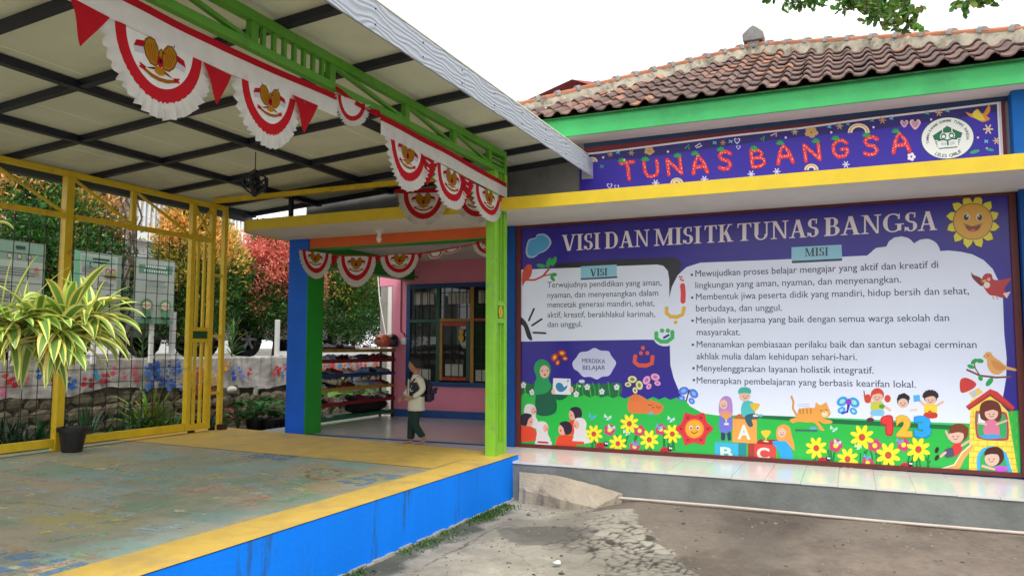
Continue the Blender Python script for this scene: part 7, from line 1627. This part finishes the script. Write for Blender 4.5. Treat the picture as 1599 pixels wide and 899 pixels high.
# head, ears and nose are merged with the trunk into one skin
hm = MB(); hm.ell((.012, 0, 1.012), (.076, .070, .086), 24, 16); hm.ell((.030, 0, .955), (.048, .048, .042), 16, 10); hm.ell((.083, 0, .985), (.012, .011, .012), 10, 8); hm.ell((.075, 0, 1.0), (.010, .007, .018), 8, 6); hm.ell((.073, 0, .957), (.010, .020, .007), 10, 6)
for s_ in (-1, 1): hm.ell((.006, s_*.072, .992), (.014, .008, .021), 10, 7); hm.ell((.058, s_*.030, .972), (.022, .022, .022), 10, 7)
ho_ = hm.build('head', SKIN, BOY)
bm = bmesh.new(); bm.from_mesh(body.data); bm.from_mesh(ho_.data); bm.to_mesh(body.data); bm.free(); bpy.data.objects.remove(ho_)
rm = body.modifiers.new('remesh', 'REMESH'); rm.mode = 'VOXEL'; rm.voxel_size = .0038; rm.use_smooth_shade = True
sm_ = body.modifiers.new('smooth', 'SMOOTH'); sm_.factor = .5; sm_.iterations = 4
bpy.context.view_layer.update()
nm = bpy.data.meshes.new_from_object(body.evaluated_get(bpy.context.evaluated_depsgraph_get())); nm.name = 'body'; body.modifiers.clear(); body.data = nm; nm.materials.clear(); nm.materials.append(SKIN)
for s_ in (-1, 1):
    ey = MB().ell((.0805, s_*.027, 1.003), (.005, .011, .006), 10, 6).build('eye', mat('eye_white', (.55, .5, .46), .3), BOY, smooth=True)
    MB().ell((.0845, s_*.027, 1.003), (.003, .0055, .0055), 10, 6).build('pupil', HAIR, ey, smooth=True)
    MB().tube([(.080, s_*.014, 1.021), (.083, s_*.028, 1.024), (.076, s_*.040, 1.020)], .0025, 5).build('eyebrow', HAIR, BOY)
MB().ell((.0825, 0, .953), (.003, .014, .0035), 8, 5).build('mouth', mat('lips', (.24, .07, .06), .5), BOY, smooth=True)
m_ = MB(); n_ = 30; vs = []; rows = 12
for i in range(rows+1):
    for k in range(n_):
        t = 2*math.pi*k/n_; fr = max(0, math.cos(t))**.7; lim = R(118)-R(62)*fr; ph = lim*i/rows
        r_ = 1+.03*math.sin(t*9+i)+.02*math.sin(t*17+i*2.3); vs.append((.008+.084*r_*math.sin(ph)*math.cos(t), .079*r_*math.sin(ph)*math.sin(t), 1.014+.094*r_*math.cos(ph)))
m_.add(vs, [(i*n_+k, i*n_+(k+1) % n_, (i+1)*n_+(k+1) % n_, (i+1)*n_+k) for i in range(rows) for k in range(n_)]+[tuple(range(n_))]); ho_ = m_.build('hair', HAIR, BOY, smooth='all'); so_ = ho_.modifiers.new('t', 'SOLIDIFY'); so_.thickness = .008
# tufts so the hair edge is not a cap
P_ = []; D_ = []
for k in range(420):
    t = rnd.uniform(0, 6.28); fr = max(0, math.cos(t))**.7; ph = rnd.uniform(0, R(118)-R(62)*fr); n0 = Vector((math.sin(ph)*math.cos(t), math.sin(ph)*math.sin(t), math.cos(ph)))
    P_.append((.008+.084*n0.x, .079*n0.y, 1.014+.092*n0.z)); D_.append(n0*.5+Vector((rnd.uniform(-.5, .7), rnd.uniform(-.5, .5), rnd.uniform(-.3, .6))))
fastmesh('hair_tufts', leaf_quads(np.array(P_), np.array([tuple(d) for d in D_]), rng.normal(size=(420, 3)), rng.uniform(.014, .028, 420), np.full(420, .007)), 4, np.full((420, 3), .01), HAIR, BOY)
def turn_head(me, a=R(-26)):
    for v in me.vertices:
        f = max(0, min(1, (v.co.z-.885)/.05)); c_, s_ = math.cos(a*f), math.sin(a*f); x, y = v.co.x, v.co.y; k_ = 1+.10*f; v.co.x, v.co.y = k_*(x*c_-y*s_), k_*(x*s_+y*c_); v.co.z += max(0, v.co.z-.90)*.07
done_ = set()
for o_ in BOY.children_recursive:
    if o_.type == 'MESH' and o_.data.name not in done_: done_.add(o_.data.name); turn_head(o_.data)
def tubes(name, chains, m, subdiv=1, n=16):
    """garment tubes: each chain is a list of (centre, rx, ry, direction frame)"""
    mb = MB()
    for ch in chains:
        k0 = len(mb.v)
        for (c, rx, ry, ax) in ch:
            ax = Vector(ax).normalized(); ref = Vector((0, 1, 0)); u = ref.cross(ax).normalized(); w_ = ax.cross(u)
            for k in range(n): t = 2*math.pi*k/n; q = Vector(c)+u*(rx*math.cos(t))+w_*(ry*math.sin(t))*(1+.03*math.sin(5*t+c[2]*60)); mb.v.append(tuple(q))
        for i in range(len(ch)-1):
            for k in range(n): mb.f.append((k0+i*n+k, k0+i*n+(k+1) % n, k0+(i+1)*n+(k+1) % n, k0+(i+1)*n+k)); mb.c.append((1, 1, 1))
    o = mb.build(name, m, BOY, smooth='all'); s1 = o.modifiers.new('t', 'SOLIDIFY'); s1.thickness = .004; s2 = o.modifiers.new('s', 'SUBSURF'); s2.levels = subdiv; s2.render_levels = subdiv; return o
up_ = (0, 0, 1)
tubes('shirt', [[((.0, 0, .425), .102, .122, up_), ((.0, 0, .455), .098, .118, up_), ((0, 0, .52), .094, .112, up_), ((0, 0, .62), .088, .104, up_), ((0, 0, .73), .088, .108, up_), ((0, 0, .80), .078, .104, up_), ((0, 0, .845), .058, .078, up_), ((.004, 0, .868), .043, .045, up_), ((.006, 0, .885), .042, .043, up_)],
                [((-.004, .055, .838), .048, .048, (-.02, .3, -.3)), ((-.005, .088, .825), .050, .050, (-.02, .1, -.5)), ((-.018, .118, .77), .044, .044, (-.1, .1, -.5)), ((-.038, .138, .70), .040, .040, (.1, 0, -.5)), ((.01, .125, .65), .036, .036, (.9, -.2, -.5)), ((.075, .10, .605), .030, .030, (.9, -.3, -.3))],
                [((-.004, -.055, .838), .048, .048, (0, -.3, -.3)), ((-.005, -.088, .825), .050, .050, (0, -.1, -.5)), ((.0, -.118, .77), .044, .044, (.1, -.1, -.5)), ((.02, -.137, .71), .040, .040, (.3, 0, -.5)), ((.08, -.133, .645), .036, .036, (.8, .1, -.6)), ((.108, -.13, .603), .030, .030, (.8, .1, -.6))]], CREAM)
tubes('vest', [[((.0, 0, .60), .094, .112, up_), ((0, 0, .66), .093, .111, up_), ((0, 0, .73), .094, .114, up_), ((0, 0, .79), .085, .110, up_), ((-.006, 0, .835), .066, .086, up_)]], NAVYC)
m_ = MB()
m_.add([(.103, -.035, .60), (.103, .035, .60), (.100, .03, .83), (.100, -.03, .83)], [(0, 1, 2, 3)]); o = m_.build('shirt_front', CREAM, BOY)
mm = MB(); c0 = Vector((.083, .085, .70)); nn_ = Vector((.72, .70, 0)).normalized(); tt_ = Vector((-.70, .72, 0)).normalized()
def bad(rad_, cu, cv, col, off, a0=0, a1=360):
    pts = [c0+nn_*(.016+off)+tt_*(cu+rad_*math.cos(R(a)))+Vector((0, 0, cv+rad_*math.sin(R(a)))) for a in range(a0, a1, 20)]; mm.add([tuple(p) for p in pts], [tuple(range(len(pts)))], col)
bad(.024, 0, 0, '#c8d4cc', .001); bad(.020, .006, .005, '#16301f', .002); bad(.008, .0, .045, '#8a98b8', .001)
mm.build('vest_badge', generic_v, BOY)
tubes('trousers', [[((0, 0, .505), .088, .104, up_), ((0, 0, .45), .090, .106, up_), ((0, 0, .40), .080, .098, up_)],
                   [((0, .045, .44), .066, .056, (0, 0, -1)), ((.028, .052, .36), .060, .054, (.2, 0, -1)), ((.05, .055, .27), .054, .050, (0, 0, -1)), ((.0, .055, .18), .047, .045, (-.5, 0, -1)), ((-.062, .055, .095), .042, .040, (-.4, 0, -1))],
                   [((0, -.045, .44), .066, .056, (0, 0, -1)), ((.018, -.052, .36), .060, .054, (.1, 0, -1)), ((.034, -.055, .27), .054, .050, (0, 0, -1)), ((.042, -.057, .17), .048, .046, (0, 0, -1)), ((.046, -.058, .058), .044, .042, (0, 0, -1))]], DGREEN)
bp = empty('backpack', tuple(BOY.location), 'small dark maroon and navy backpack worn on the boy\'s back', 'backpack', rz=BOY.rotation_euler.z); bp.scale = BOY.scale
DM = mat('bag_maroon', (.022, .008, .022), .7, .1, 15, .3, 60)
o = MB().box((-.18, -.085, .53), (-.10, .085, .78)).build('bag_body', DM, bp, bevel=.03)
o = MB().box((-.205, -.065, .55), (-.176, .065, .66)).build('front_pocket', mat('bag_navy', (.015, .015, .06), .7), bp, bevel=.016)
MB().ell((-.17, .115, .665), (.045, .028, .030), 12, 8).ell((-.20, .10, .70), (.03, .025, .02), 12, 8).build('side_flap', mat('bag_navy', (.015, .015, .06), .7), bp, smooth=True)
for s_ in (-1, 1): MB().tube([(-.10, s_*.06, .82), (-.03, s_*.07, .862), (.05, s_*.066, .83), (.098, s_*.060, .75), (.085, s_*.075, .66), (-.0, s_*.112, .62), (-.10, s_*.08, .62)], .010, 6).build('shoulder_strap', DM, bp, smooth=True)

print('objects', len(bpy.data.objects), 'tris approx', sum(len(o.data.polygons) for o in bpy.data.objects if o.type == 'MESH'))
